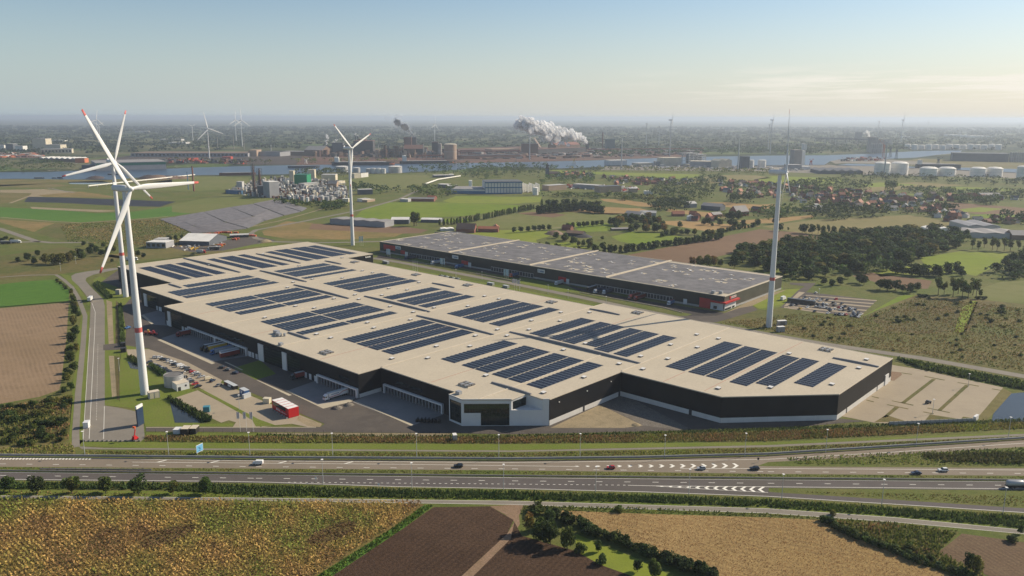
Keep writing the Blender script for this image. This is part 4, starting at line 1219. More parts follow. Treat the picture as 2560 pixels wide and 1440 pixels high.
# corner canopy and sign on the lit end
b = MB()
b.prism([(-15, -2.6), (2.6, -2.6), (2.6, 24), (0.1, 24), (0.1, 0.1), (-15, -0.02)], 6.7, 8.0)
b.build('canopy', 'red_paint', hall2)
b = MB()
b.prism([(0.05, 0.2), (0.55, 0.2), (0.55, 21), (0.05, 21)], 0.1, 6.6)
b.build('corner_block', 'white_panel', hall2)
for t0, t1 in ((0.8, 12), (14, 18.5)):
    b = MB()
    b.box((0.62, (t0 + t1) / 2, 0.5), (0.15, t1 - t0, 1.7))
    b.build('window', 'glass_dark', hall2)
b = MB()
b.box((0.3, 10.2, 9.1), (0.3, 2.2, 2.2), 0, 0)
b.box((0.42, 16.2, 9.3), (0.2, 9.4, 1.7), 0, 1)
sg = b.build('sign_panel', ['red_paint', 'hatch_white'], hall2)
b = MB()
for k in range(8): b.box((0.56, 12.3 + k * 1.08, 9.75), (0.08, 0.6, 0.85 if k % 3 else 1.1))
b.build('sign_lettering', 'red_strip', sg)
# ---------------------------------------------------------------- wind turbines
mat('turbine_white', (0.70, 0.70, 0.69), 0.45, 0.04, 0.1)
mat('turbine_red', (0.52, 0.12, 0.11), 0.5, 0.05, 0.2)
mat('turbine_grey', (0.42, 0.43, 0.45), 0.5, 0.04, 0.1)
def blade_mesh(R, tip, seg=14, mname='blade'):
    b = MB()
    prof = []
    n = 8
    for k in range(seg + 1):
        f = k / seg
        c = R * (0.020 + 0.060 * math.sin(min(1.0, f / 0.22) * PI / 2) * (1 - f) ** 0.85 + 0.004)
        if f < 0.03: c = R * 0.036
        th = c * (0.9 if f < 0.04 else max(0.14, 0.42 - 0.6 * f))
        tw = math.radians(20 * (1 - f) ** 2 - 2 + 4)
        prof.append([(math.cos(2 * PI * i / n) * th * 0.5, math.sin(2 * PI * i / n) * c * 0.5 - c * 0.16, 1.1 + f * (R - 1.1), tw) for i in range(n)])
    vs = []
    for ring in prof:
        for x, y, z, tw in ring:
            vs.append((x * math.cos(tw) - y * math.sin(tw), x * math.sin(tw) + y * math.cos(tw), z))
    for k in range(seg):
        red = tip and (k + 0.5) / seg > 0.9
        fs = [(k * n + i, k * n + (i + 1) % n, (k + 1) * n + (i + 1) % n, (k + 1) * n + i) for i in range(n)]
        b.f += fs
        b.m += [1 if red else 0] * n
        b.sm += [True] * n
    b.v = vs
    b.f.append(tuple(seg * n + i for i in range(n)))
    b.m.append(1 if tip else 0)
    b.sm.append(False)
    return b
_bl = {}
def turbine(label, base, hub_y, R, yaw, rot, r0=2.3, red=None, tips=True, white='turbine_white', group=None, hubz=None):
    """yaw: direction the rotor faces, from +X; rot: turn of the first blade from straight up, clockwise seen from the rotor side"""
    p = G(*base)
    hz = hubz or hgt(base, hub_y)
    t = thing('wind_turbine', label, 'wind turbine', p, 0, group)
    n = 24
    b = MB()
    rr = lambda z: r0 + (r0 * 0.58 - r0) * (z / hz)
    cuts = [0, hz - 1.6] if not red else [0, red[0], red[1], hz - 1.6]
    for k, (z0, z1) in enumerate(zip(cuts, cuts[1:])):
        prof = [(rr(z0 + (z1 - z0) * j / 4), z0 + (z1 - z0) * j / 4) for j in range(5)]
        b.lathe((0, 0, 0), prof, n, 1 if (red and k == 1) else 0)
    b.build('tower', [white, 'turbine_red'], t)
    b = MB()
    s = R / 48.0
    secs = [(-8.2, 1.0, 1.0, .2), (-7.8, 1.7, 1.7, .3), (-2, 2.0, 1.9, 0.2), (2.2, 1.9, 1.8, .1), (3.0, 1.55, 1.55, 0)]
    m = 12
    vs = []
    for x, ry, rz, dz in secs:
        for i in range(m):
            a = 2 * PI * i / m
            cx, sx = math.cos(a), math.sin(a)
            q = 1.0 / max(abs(cx), abs(sx)) ** 0.55
            vs.append((x * s, cx * ry * s * q, (sx * rz * q + dz) * s))
    fs = [(k * m + i, k * m + (i + 1) % m, (k + 1) * m + (i + 1) % m, (k + 1) * m + i) for k in range(len(secs) - 1) for i in range(m)]
    fs += [tuple(range(m - 1, -1, -1)), tuple((len(secs) - 1) * m + i for i in range(m))]
    b.add(vs, fs, 0, False)
    b.box((-7 * s, 0, 2.0 * s), (0.25 * s, 2.2 * s, 1.3 * s))
    o = b.build('nacelle', white, t)
    o.location = (0, 0, hz)
    o.rotation_euler = (0, 0, yaw)
    b = MB()
    prof = [(1.55 * s, -0.2 * s), (1.65 * s, 0.8 * s), (1.45 * s, 1.9 * s), (0.8 * s, 2.7 * s), (0.02, 3.0 * s)]
    b.lathe((0, 0, 0), prof, 16)
    h = b.build('hub', white, t)
    off = 3.2 * s
    hub = Vector((math.cos(yaw) * off, math.sin(yaw) * off, hz))
    h.location = hub
    h.rotation_euler = (0, PI / 2, yaw)
    key = (round(R, 1), tips, white)
    if key not in _bl: _bl[key] = blade_mesh(R, tips).mesh('blade', [white, 'turbine_red'])
    side = Matrix.Rotation(yaw, 4, 'Z')
    for k in range(3):
        o = link('blade', _bl[key], t)
        o.matrix_basis = Matrix.Translation(hub + Vector((math.cos(yaw), math.sin(yaw), 0)) * 1.3 * s) @ side @ Matrix.Rotation(-rot - k * 2 * PI / 3 + 0.0, 4, 'X')
    return t
rad = math.radians
# rotation sense: positive turns the blade towards +h where h = (-sin yaw, cos yaw)
turbine('tallest white wind turbine beside the car park, with red tower band and red blade tips', (362, 985), 472, 49.7, rad(-24), rad(-30), 2.35, (37.8, 40.7))
turbine('second white wind turbine at the bend of the west road, partly hidden by the nearest one', (315, 742), 405, 46.3, rad(-37), rad(18), 2.35, (38.0, 40.8))
turbine('white wind turbine standing in the golden meadow behind the black hall', (882, 613), 371, 47.5, rad(-22), rad(-51), 2.3, (36.8, 39.6))
b_ = turbine('white wind turbine with red band in the fallow land right of the halls', (1922, 818), 431, 48, rad(-14), rad(15), 2.35, (37.4, 40.0))
FT = [('paired white turbine far left, the taller of two overlapping', (246, 355), 299, 24, -35, 10), ('shorter turbine half behind another at far left', (250, 352), 313, 16, -35, 60),
      ('small turbine on the plain left of the big dark bladed one', (483, 355), 316, 14, -40, 60), ('large dark bladed turbine at the canal bank behind the grey terminal', (524, 399), 322, 62, -42, -12),
      ('left one of two turbines behind the rolling mill', (591, 356), 300, 24, -30, 2), ('right one of two turbines behind the rolling mill', (606, 366), 301, 28, -35, 0),
      ('white turbine behind the beige gas holder', (1087, 356), 311, 22, -22, 8), ('turbine in front of the white steam plume', (1324, 400), 342, 17, -12, 5),
      ('turbine rising from the trees right of the yellow crane', (1553, 422), 346, 18, -8, 0), ('far turbine left of a pair beyond the canal', (1615, 364), 309, 14, -10, 40),
      ('far turbine with level blade beyond the canal', (1647, 364), 316, 14, -25, 80), ('tall turbine above the beige warehouses', (1674, 391), 300, 36, -14, 8),
      ('turbine by the dark silo block at the quay', (1844, 429), 347, 12, -15, 0), ('tall grey turbine left of the concrete grain tower', (1925, 385), 300, 30, -20, -8),
      ('small turbine just behind the tall grey one', (1920, 375), 312, 18, -20, 20), ('distant turbine behind the cement works', (2194, 345), 304, 14, -30, 60),
      ('tall thin turbine behind the port cranes', (2252, 357), 300, 38, -14, -6), ('faint turbine near the horizon at right', (2319, 324), 305, 20, -14, 8),
      ('turbine standing among the white storage tanks', (2210, 440), 357, 24, -8, -20), ('faint turbine at the right edge of the horizon', (2547, 332), 313, 16, -30, 60)]
for lab, base, hy, rpx, yaw, rot in FT:
    R_ = rpx * mpp(*base)
    turbine('far ' + lab if not lab.startswith(('far', 'faint', 'distant')) else lab, base, hy, min(R_, 62), rad(yaw), rad(rot), 2.3, None, False, 'turbine_grey' if base[0] > 1300 else 'turbine_white', 'far wind turbines')
# ---------------------------------------------------------------- vehicles
PAINT = {'white': (0.70, 0.70, 0.68), 'black': (0.018, 0.018, 0.02), 'dark grey': (0.055, 0.058, 0.062), 'grey': (0.19, 0.195, 0.20), 'silver': (0.42, 0.43, 0.44), 'red': (0.42, 0.022, 0.02), 'dark blue': (0.025, 0.045, 0.09), 'yellow': (0.62, 0.40, 0.06), 'cream': (0.60, 0.53, 0.38),
         'blue': (0.05, 0.13, 0.30), 'orange': (0.62, 0.12, 0.035), 'teal': (0.05, 0.21, 0.26), 'brown red': (0.22, 0.04, 0.03), 'pale grey': (0.50, 0.51, 0.50)}
for k, c in PAINT.items():
    mat('paint_' + k, c, 0.3, 0.03, 0.3, spec=0.5)
mat('tyre', (0.02, 0.02, 0.02), 0.9, 0.1, 1.0)
mat('car_glass', (0.02, 0.025, 0.03), 0.06, 0.05, 0.5, spec=0.8)
mat('lamp_red', (0.35, 0.02, 0.02), 0.3, 0.05)
mat('lamp_clear', (0.75, 0.75, 0.72), 0.2, 0.05)
def extrude(b, prof, w, mi=0, wt=None):
    """side outline (x, z) pushed out to half-widths w (and wt at the top third)"""
    zt = max(z for _, z in prof)
    zb = min(z for _, z in prof)
    def hw(z): return w if wt is None else w + (wt - w) * max(0, (z - zb) / (zt - zb)) ** 1.5
    n = len(prof)
    vs = [(x, -hw(z), z) for x, z in prof] + [(x, hw(z), z) for x, z in prof]
    fs = [tuple(range(n)), tuple(range(2 * n - 1, n - 1, -1))] + [(i, n + i, n + (i + 1) % n, (i + 1) % n) for i in range(n)]
    b.add(vs, fs, mi)
def car_proto(kind):
    """meshes of one car, nose towards +X"""
    if kind == 'van':
        body = [(-2.45, .35), (-2.45, 1.85), (-2.3, 2.0), (0.9, 2.0), (1.55, 1.25), (2.35, 1.0), (2.45, .75), (2.45, .35)]
        glass = [(0.72, 1.25), (0.72, 1.85), (1.0, 1.86), (1.5, 1.28)]
        wb, L = 1.5, 2.45
    elif kind == 'suv':
        body = [(-2.2, .40), (-2.25, .95), (-2.05, 1.08), (1.05, 1.06), (2.05, .92), (2.25, .70), (2.22, .38)]
        glass = [(-2.02, 1.06), (-1.75, 1.58), (-1.5, 1.66), (0.1, 1.66), (0.95, 1.06)]
        wb, L = 1.35, 2.2
    elif kind == 'sedan':
        body = [(-2.25, .36), (-2.3, .82), (-2.1, .95), (-1.3, .98), (1.0, .93), (2.1, .78), (2.28, .58), (2.25, .34)]
        glass = [(-1.75, .96), (-1.0, 1.38), (-.5, 1.44), (0.1, 1.42), (1.0, .93)]
        wb, L = 1.38, 2.25
    else:
        body = [(-1.95, .36), (-2.02, .85), (-1.9, 1.0), (0.9, .96), (1.85, .80), (2.02, .60), (2.0, .34)]
        glass = [(-1.88, .98), (-1.6, 1.40), (-1.3, 1.48), (0.05, 1.47), (0.9, .96)]
        wb, L = 1.25, 1.95
    b = MB()
    extrude(b, body, 0.89, 0, 0.86)
    if kind != 'van':
        roof = [(p[0] * .97 + (0.0), p[1] + .015) for p in glass]
        top = max(z for _, z in glass)
        rp = [p for p in glass if p[1] > top - 0.14]
        xs = [p[0] for p in rp]
        b.box(((min(xs) + max(xs)) / 2, 0, top - .02), (max(xs) - min(xs), 1.28, 0.06), 0, 0)
    bm = b
    g = MB()
    if kind == 'van':
        extrude(g, [(x + .015, z + .01) for x, z in glass], 0.87, 0, 0.80)
    else:
        extrude(g, glass, 0.84, 0, 0.64)
    w = MB()
    n = 12
    for s in (-1, 1):
        w.add([(0.33 * math.cos(2 * PI * i / n), s * .11, 0.33 * math.sin(2 * PI * i / n)) for i in range(n)], [tuple(range(n))], 1 if False else 0)
    w.add([(0.33 * math.cos(2 * PI * i / n), s * .11, 0.33 * math.sin(2 * PI * i / n)) for s in (-1, 1) for i in range(n)], [(i, (i + 1) % n, n + (i + 1) % n, n + i) for i in range(n)])
    return bm, g, w, wb, L
_car = {}
def car(kind, colour, loc, rz, label, group=None, name='parked_car', simple=False, cat='car'):
    key = (kind, colour)
    if key not in _car:
        bm, g, w, wb, L = car_proto(kind)
        h = MB()
        for s in (-1, 1): h.box((0, s * 0.62, 0), (0.08, 0.36, 0.16))
        _car[key] = (bm.mesh('body', 'paint_' + colour), g.mesh('windows', 'car_glass'), w.mesh('wheel', 'tyre'), h.mesh('headlight', 'lamp_clear'), h.mesh('tail_light', 'lamp_red'), wb, L)
    bm, g, w, hl, tl, wb, L = _car[key]
    t = thing(name, label, cat, (loc[0], loc[1], loc[2] if len(loc) > 2 and loc[2] else 0.14), rz, group)
    link('body', bm, t)
    link('windows', g, t)
    if not simple:
        for sx in (-1, 1):
            for sy in (-1, 1):
                o = link('wheel', w, t)
                o.location = (sx * wb, sy * 0.8, 0.33)
        for m, x in ((hl, L + 0.0), (tl, -L - .02)):
            o = link('headlight' if m is hl else 'tail_light', m, t)
            o.location = (x, 0, 0.66)
    else:
        o = link('wheel', w, t); o.location = (wb, 0.8, .33)
        for x, y in ((-wb, .8), (wb, -.8), (-wb, -.8)):
            o = link('wheel', w, t); o.location = (x, y, .33)
    return t
# traffic
wdir = math.atan2((G(600, 1166) - G(1200, 1172)).y, (G(600, 1166) - G(1200, 1172)).x)
for kind, colour, x, y, lab in [('van', 'white', 645, 1161, 'white van driving at the left part of the pale carriageway'), ('suv', 'black', 1146, 1168, 'black car alone in the middle of the pale carriageway'),
                                ('hatch', 'red', 1527, 1172, 'bright red car beside the start of the chevrons'), ('hatch', 'silver', 1753, 1174, 'silver grey car at the end of the chevrons'),
                                ('suv', 'black', 1886, 1174.5, 'black car next to the grass gore of the slip road'), ('sedan', 'dark blue', 2290, 1185.5, 'dark blue car in the inner lane beside the white car'), ('suv', 'white', 2357, 1178.5, 'white car in the outer lane near the right frame edge')]:
    car(kind, colour, G(x, y), wdir, lab, 'cars on the highway', 'passenger_car' if kind != 'van' else 'delivery_van', cat='car' if kind != 'van' else 'van')
def wheel_set(t, xs, y=1.05, r=0.5):
    w = MB()
    n = 12
    w.add([(r * math.cos(2 * PI * i / n), s * .15, r * math.sin(2 * PI * i / n)) for s in (-1, 1) for i in range(n)], [(i, (i + 1) % n, n + (i + 1) % n, n + i) for i in range(n)] + [tuple(range(n)), tuple(range(2 * n - 1, n - 1, -1))])
    m = w.mesh('wheel', 'tyre')
    for x in xs:
        for s in (-1, 1):
            o = link('wheel', m, t)
            o.location = (x, s * y, r)
def truck(loc, rz, label, cab='white', trailer='white', top=None, group=None, tractor=True, stripe=None, length=13.6):
    t = thing('articulated_truck' if tractor else 'trailer', label, 'truck' if tractor else 'trailer', (loc[0], loc[1], loc[2] if len(loc) > 2 and loc[2] else 0.12), rz, group)
    x1 = 0.0
    b = MB()
    b.box((-length / 2, 0, 1.15), (length, 2.55, 2.75))
    b.build('trailer_body', 'paint_' + trailer, t)
    b = MB()
    b.box((-length / 2, 0, 3.9), (length - 0.1, 2.5, 0.08))
    b.build('trailer_roof', 'paint_' + (top or 'pale grey'), t)
    b = MB()
    b.box((-length / 2, 0, 0.8), (length - 0.4, 1.0, 0.35))
    b.box((-length * 0.45, 0, 0.5), (length * 0.3, 2.4, 0.4))
    b.build('chassis', 'door_dark', t)
    wheel_set(t, (-length + 1.6, -length + 2.9, -length + 4.2))
    if stripe:
        b = MB()
        for s in (-1, 1):
            y = s * 1.29
            for (a, za), (c, zc) in zip([(0, 1.5), (-7, 1.7), (-9.2, 2.9), (-13.6, 3.2)], [(-7, 1.7), (-9.2, 2.9), (-13.6, 3.2)]):
                b.quad((a, y, za), (c, y, zc), (c, y, zc + .35), (a, y, za + .35))
        b.build('stripe', 'paint_' + stripe, t)
        b = MB()
        for s in (-1, 1):
            for k in range(9): b.box((-1.6 - k * 0.62, s * 1.29, 2.75), (0.4, 0.03, 0.5))
        b.build('lettering', 'sign_blue', t)
    if tractor:
        b = MB()
        extrude(b, [(0.7, .6), (0.7, 3.6), (1.0, 3.75), (1.5, 3.6), (2.6, 2.75), (2.85, 1.8), (2.9, .6)], 1.22, 0, 1.15)
        b.box((1.0, 0, 0.55), (3.6, 2.3, 0.4))
        b.build('cab', 'paint_' + cab, t)
        b = MB()
        b.add([(2.66, -1.05, 2.7), (2.66, 1.05, 2.7), (2.88, 1.12, 1.8), (2.88, -1.12, 1.8)], [(0, 1, 2, 3)])
        for s in (-1, 1): b.add([(1.5, s * 1.23, 2.65), (2.55, s * 1.23, 2.6), (2.7, s * 1.235, 1.85), (1.5, s * 1.235, 1.85)], [(0, 1, 2, 3)])
        b.build('windscreen', 'car_glass', t)
        wheel_set(t, (2.0, -0.9))
    return t
# tanker lorry at the right frame edge
tk = thing('tanker_truck', 'white tanker lorry with silver barrel at the right edge of the lower carriageway', 'truck', G(2556, 1219.5) + Vector((0, 0, .12)), wdir + PI)
b = MB()
prof = [(0.05, -7.2), (1.0, -7.1), (1.25, -6.6), (1.25, -0.5), (1.0, 0.0), (0.05, 0.05)]
m = 16
vs = [(z, r * math.cos(2 * PI * i / m), 2.25 + r * math.sin(2 * PI * i / m)) for r, z in prof for i in range(m)]
b.add(vs, [(k * m + i, k * m + (i + 1) % m, (k + 1) * m + (i + 1) % m, (k + 1) * m + i) for k in range(len(prof) - 1) for i in range(m)], 0, True)
b.box((-3.5, 0, 3.42), (6, 0.6, 0.12))
b.build('barrel', 'paint_silver', tk)
b = MB()
b.box((-3.2, 0, .75), (8.2, 2.2, .35))
b.build('chassis', 'door_dark', tk)
b = MB()
extrude(b, [(0.4, .6), (0.4, 3.0), (1.0, 3.3), (2.0, 2.7), (2.5, 1.8), (2.55, .6)], 1.2, 0, 1.12)
b.build('cab', 'paint_white', tk)
b = MB()
for s in (-1, 1): b.add([(1.1, s * 1.22, 2.5), (1.9, s * 1.22, 2.45), (2.3, s * 1.225, 1.75), (1.1, s * 1.225, 1.75)], [(0, 1, 2, 3)])
b.build('windscreen', 'car_glass', tk)
wheel_set(tk, (1.6, -4.2, -5.5))
# the car park by the nearest turbine
TDIR = A1 + PI / 2
def l8(x, y): return 340 + x / 8, 830 + y / 8
UP = [('hatch', 'silver', 395, 500), ('hatch', 'white', 475, 505), ('suv', 'black', 540, 540), ('sedan', 'dark grey', 610, 550), ('hatch', 'white', 665, 580), ('suv', 'white', 735, 605), ('sedan', 'black', 775, 635), ('hatch', 'dark grey', 830, 645), ('van', 'white', 890, 672), ('suv', 'white', 950, 705),
      ('sedan', 'dark grey', 1010, 715), ('suv', 'black', 1040, 765), ('hatch', 'red', 1125, 790), ('sedan', 'white', 1190, 815), ('suv', 'grey', 1235, 850), ('sedan', 'silver', 1310, 890), ('van', 'cream', 1450, 935), ('suv', 'dark blue', 1530, 975), ('sedan', 'grey', 1655, 1062)]
for i, (k, c, x, y) in enumerate(UP):
    car(k, c, G(*l8(x, y + 18)), TDIR + (0 if i < 17 else 0.5), f'{c} {"van" if k == "van" else "car"}, {ORD[i]} from the left in the upper row of the car park', 'cars in the upper row by the turbine', 'parked_van' if k == 'van' else 'parked_car', cat='van' if k == 'van' else 'car')
LOWC = [('suv', 'dark grey', 265, 615), ('sedan', 'silver', 345, 665), ('sedan', 'black', 405, 685), ('hatch', 'dark blue', 455, 715), ('hatch', 'silver', 500, 735), ('suv', 'dark grey', 560, 755), ('sedan', 'black', 612, 785), ('hatch', 'dark grey', 660, 812), ('hatch', 'black', 965, 918), ('suv', 'silver', 1050, 970), ('suv', 'dark grey', 1095, 1005), ('hatch', 'red', 1180, 1045), ('sedan', 'black', 1240, 1095)]
for i, (k, c, x, y) in enumerate(LOWC):
    car(k, c, G(*l8(x, y + 10)), TDIR + PI, f'{c} car, {ORD[i]} from the left in the lower row of the car park', 'cars in the lower row by the turbine')
for i, (c, x, y) in enumerate([('dark grey', 1725, 720), ('grey', 1838, 768), ('dark blue', 1990, 832)]):
    car('suv', c, G(*l8(x, y)), A1 + PI + 0.2, f'{c} car, {ORD[i]} of three standing on the yard road by the shaded forecourt', 'three cars on the yard road')
# the east car park
S2 = A2 + PI / 2
EAST = [(640, 255, 'white'), (1040, 385, 'red'), (395, 378, 'silver'), (415, 350, 'dark grey'), (515, 385, 'white'), (655, 372, 'silver'), (610, 405, 'white'), (722, 415, 'silver'), (762, 385, 'black'), (860, 400, 'black'), (985, 455, 'black'), (1155, 470, 'dark grey'), (570, 440, 'black'), (600, 475, 'dark grey'), (680, 490, 'black'),
        (640, 480, 'black'), (790, 475, 'silver'), (830, 505, 'dark grey'), (865, 490, 'white'), (790, 515, 'black'), (180, 505, 'silver'), (140, 510, 'black'), (265, 490, 'black'), (470, 545, 'white'), (640, 530, 'white'), (690, 535, 'grey'), (740, 550, 'silver'), (800, 548, 'white'), (860, 560, 'silver'), (905, 575, 'black'),
        (1000, 505, 'black'), (1020, 495, 'silver'), (1100, 545, 'red'), (1150, 550, 'white'), (1185, 560, 'dark grey'), (1225, 525, 'black'), (1020, 580, 'white'), (1130, 595, 'silver'), (1200, 605, 'black'), (1300, 570, 'black'), (1330, 578, 'silver'), (1375, 580, 'white'), (1430, 590, 'dark blue'), (920, 612, 'black'), (955, 600, 'white'),
        (610, 630, 'black'), (325, 572, 'yellow'), (880, 662, 'white'), (1035, 690, 'dark grey'), (1100, 690, 'black'), (1140, 695, 'silver'), (1180, 695, 'white'), (1240, 695, 'red'), (1310, 625, 'black'), (1395, 635, 'white'), (1390, 675, 'dark blue'), (1430, 680, 'silver'), (1470, 680, 'black'), (1490, 650, 'dark grey'), (1530, 690, 'white'), (1350, 722, 'silver'), (1410, 722, 'dark grey'), (1450, 730, 'black'), (1490, 738, 'white')]
cnt = {}
for i, (x, y, c) in enumerate(EAST):
    cnt[c] = cnt.get(c, 0) + 1
    row = 'rear row' if y < 300 else 'second row' if y < 440 else 'middle rows' if y < 560 else 'front middle row' if y < 640 else 'front row'
    car(('hatch', 'suv', 'sedan')[i % 3], c, G(1960 + x / 8, 700 + (y + 12) / 8), S2 + (PI if i % 2 else 0), f'{c} car in the {row} of the east car park', 'cars in the east car park', simple=True)
bs = thing('coach', 'long dark coach parked across the west end of the east car park', 'bus', G(2003, 759) + Vector((0, 0, .15)), A2 + 0.12)
b = MB(); b.box((0, 0, .5), (24, 2.8, 3.2)); b.build('body', 'paint_dark grey', bs)
b = MB(); b.box((0, 0, 2.0), (22, 2.84, 1.1)); b.build('windows', 'car_glass', bs)
wheel_set(bs, (-8, 0, 8), 1.2)
van = thing('box_van', 'white box van on the access road behind the second hall', 'van', G(1958, 750), A2 + PI / 2)
b = MB(); b.box((-1, 0, .8), (6, 2.3, 2.8)); b.build('box', 'paint_white', van)
b = MB(); b.box((3.0, 0, .6), (2, 2.1, 1.9), taper=.85); b.build('cab', 'paint_white', van)
wheel_set(van, (-2.5, 2.6), .95, .42)
# lorries at the docks of the black hall
def st(s, t): return O1 + S1 * s + T1 * t
front_ = A1 - PI / 2          # nose away from the wall
def dock_truck(px, z, lab, L=13.6, dist=0.5, **k):
    s = hall_x(px, tB, z)
    p = st(s, tB - dist - L)
    return truck((p.x, p.y, 0.12), front_, lab, length=L, group='lorries at the black hall', **k)
dock_truck(870, 2.5, 'white lorry with red swoosh backed onto the dock of the black hall', cab='white', trailer='white', stripe='red')
dock_truck(558, 2.5, 'grey trailer at the dock just left of the yellow one', cab='black', trailer='dark grey')
dock_truck(567, 2.5, 'yellow trailer with dark cab at the shaded dock', cab='black', trailer='yellow')
dock_truck(583, 2.5, 'pale blue-grey trailer right of the yellow one', cab='blue', trailer='silver', top='blue')
dock_truck(598, 2.5, 'plain grey trailer without a cab at the shaded dock', trailer='pale grey', tractor=False)
dock_truck(607, 2.5, 'red trailer at the right end of the shaded dock', trailer='brown red', tractor=False, dist=3)
dock_truck(478, 2.5, 'dark red container lorry at the left end of the shaded dock', cab='brown red', trailer='brown red', L=8)
p = G(738, 948); truck((p.x, p.y, .12), front_ - .1, 'red and dark lorry standing by the shaded entrance', 'dark grey', 'brown red', length=7)
p = G(229, 750); truck((p.x, p.y, .1), math.radians(105), 'white lorry driving away on the west road', 'white', 'white', 'white', length=9)
# lorries along the second hall
def hall2_truck(px, d, lab, L=13.6, **k):
    s = h2x(px, 2)
    p = O2 + Vector((math.cos(A2), math.sin(A2), 0)) * s - Vector((-math.sin(A2), math.cos(A2), 0)) * (0.6 + L + d)
    return truck((p.x, p.y, .1), A2 - PI / 2, lab, length=L, group='lorries at the second hall', **k)
hall2_truck(1106, 0, 'pale trailer with white cab at the dock of the second hall behind blue flags', cab='white', trailer='pale grey', top='blue')
hall2_truck(1040, 0, 'dark blue lorry at the west docks of the second hall', cab='dark blue', trailer='dark blue', top='dark grey')
hall2_truck(1408, 0, 'white lorry near the red panel at the middle of the second hall', cab='white', trailer='pale grey', L=9)
hall2_truck(1490, 0, 'black trailer with pale roof at the dock of the second hall', trailer='black', tractor=False)
hall2_truck(1512, 0, 'dark blue trailer with white cab at the dock of the second hall', cab='white', trailer='dark blue', top='dark blue')
hall2_truck(1530, 0, 'second dark blue trailer with white cab at the dock', cab='white', trailer='dark blue', top='dark blue', L=11)
hall2_truck(1598, 0, 'dark red trailer among the right hand docks of the second hall', cab='brown red', trailer='brown red', top='brown red')
hall2_truck(1612, 0, 'dark red trailer, the right one of a pair at the docks', cab='brown red', trailer='brown red', top='dark grey')
hall2_truck(1295, 0, 'orange lorry at the middle docks of the second hall', cab='orange', trailer='blue', top='dark grey', L=9)
hall2_truck(1165, 4, 'blue lorry on the grass side of the second hall', cab='blue', trailer='blue', top='blue', L=9)
hall2_truck(1690, 4, 'blue and white skip lorry before the red corner of the second hall', cab='white', trailer='blue', top='brown red', L=6)

# ---------------------------------------------------------------- things on the site
mat('container_red', (0.50, 0.02, 0.022), 0.4, 0.05, 0.3)
# red two-storey exhibition box
rb = thing('display_pavilion', 'bright red box pavilion with white roof slats and lettering on its shaded side', 'pavilion', G(722.5, 1046.5), math.radians(132))
lb, db, hb = (G(680.6, 1022.5) - G(722.5, 1046.3)).length, (G(747, 1039) - G(722.5, 1046.3)).length, 5.4
ang = math.atan2((G(680.6, 1022.5) - G(722.5, 1046.3)).y, (G(680.6, 1022.5) - G(722.5, 1046.3)).x)
rb.rotation_euler = (0, 0, ang)
b = MB(); b.box((lb / 2, -db / 2, 0.25), (lb, db, hb - 0.25)); b.box((lb / 2, -db / 2, 0.0), (lb - .4, db - .4, .25)); b.build('wall', 'container_red', rb)
b = MB()
for k in range(5): b.box((lb * (0.1 + 0.2 * k), -db / 2, hb), (lb * 0.165, db + .1, .12))
b.build('roof', 'hatch_white', rb)
b = MB()
b.box((lb * .55, 0.06, hb * .55), (lb * .75, .1, hb * .38))
b.build('glazing', 'glass_dark', rb)
b = MB()
x = lb * 0.16
for k, (w, h) in enumerate([(0.35, .5), (.3, .7), (.35, .6), (.3, .8), (.7, .9), (.9, .3), (.9, .9), (.8, 1.1), (1.0, 1.2)]):
    b.box((x, 0.07, 1.2), (w, .08, h))
    x += w + 0.75
b.build('lettering', 'hatch_white', rb)
b = MB()
for k in range(7): b.box((0.6 + k * lb / 7, 0.9, 0), (.7, .7, .9))
b.build('planter', 'concrete_wall', rb)
def cube(name, label, cat, bl, br, ty, depth, col, roof=None, parts=(), group=None):
    """a box-shaped cabin, container or kiosk: front-left and front-right foot, top row, depth"""
    p, q = G(*bl), G(*br)
    h = hgt(bl, ty)
    d = q - p
    t = thing(name, label, cat, p, math.atan2(d.y, d.x), group)
    L = d.length
    b = MB(); b.box((L / 2, depth / 2, 0.1), (L, depth, h - 0.1)); b.box((L / 2, depth / 2, 0), (L - .2, depth - .2, .1)); b.build('wall', col, t)
    b = MB(); b.box((L / 2, depth / 2, h), (L + .15, depth + .15, .14)); b.build('roof', roof or col, t)
    for nm, x0, x1, z0, z1, m in parts:
        b = MB(); b.box((L * (x0 + x1) / 2, -.04, h * z0), (L * (x1 - x0), .1, h * (z1 - z0))); b.build(nm, m, t)
    return t
cube('site_container', 'long black container with white pictures standing along the yard road', 'container', (560, 962), (585, 975), 953, 2.6, 'paint_black', 'paint_pale grey', [('window', .1, .3, .3, .7, 'paint_brown red'), ('picture', .4, .7, .25, .8, 'hatch_white')])
cube('exhibition_trailer', 'blue exhibition trailer with white sign on its end', 'trailer', (599, 985), (612, 992), 971, 3, 'paint_blue', 'paint_pale grey', [('window', .3, .5, .3, .8, 'hatch_white')])
cube('sign_board', 'small white flatbed beside the blue exhibition trailer', 'trailer', (610, 998), (628, 992), 988, 1.6, 'paint_pale grey')
cube('site_container', 'teal container on the pale yard by the pond hedge', 'container', (508, 1032), (524, 1031), 1019, 3, 'paint_teal', 'paint_teal')
cube('site_cabin', 'cream cabin left of the red pavilion', 'cabin', (657, 1009), (673, 1010), 997, 3, 'paint_cream', 'paint_cream')
cube('transformer_kiosk', 'beige transformer kiosk at the foot of the nearest turbine', 'kiosk', (373, 999), (400, 994), 983, 4, 'concrete_wall', 'roof_trim', [('door', .1, .45, .05, .9, 'paint_cream'), ('door', .55, .9, .05, .9, 'paint_cream')])
cube('transformer_kiosk', 'beige kiosk left of the second turbine', 'kiosk', (289, 737), (299, 737), 725, 4, 'concrete_wall', 'roof_trim')
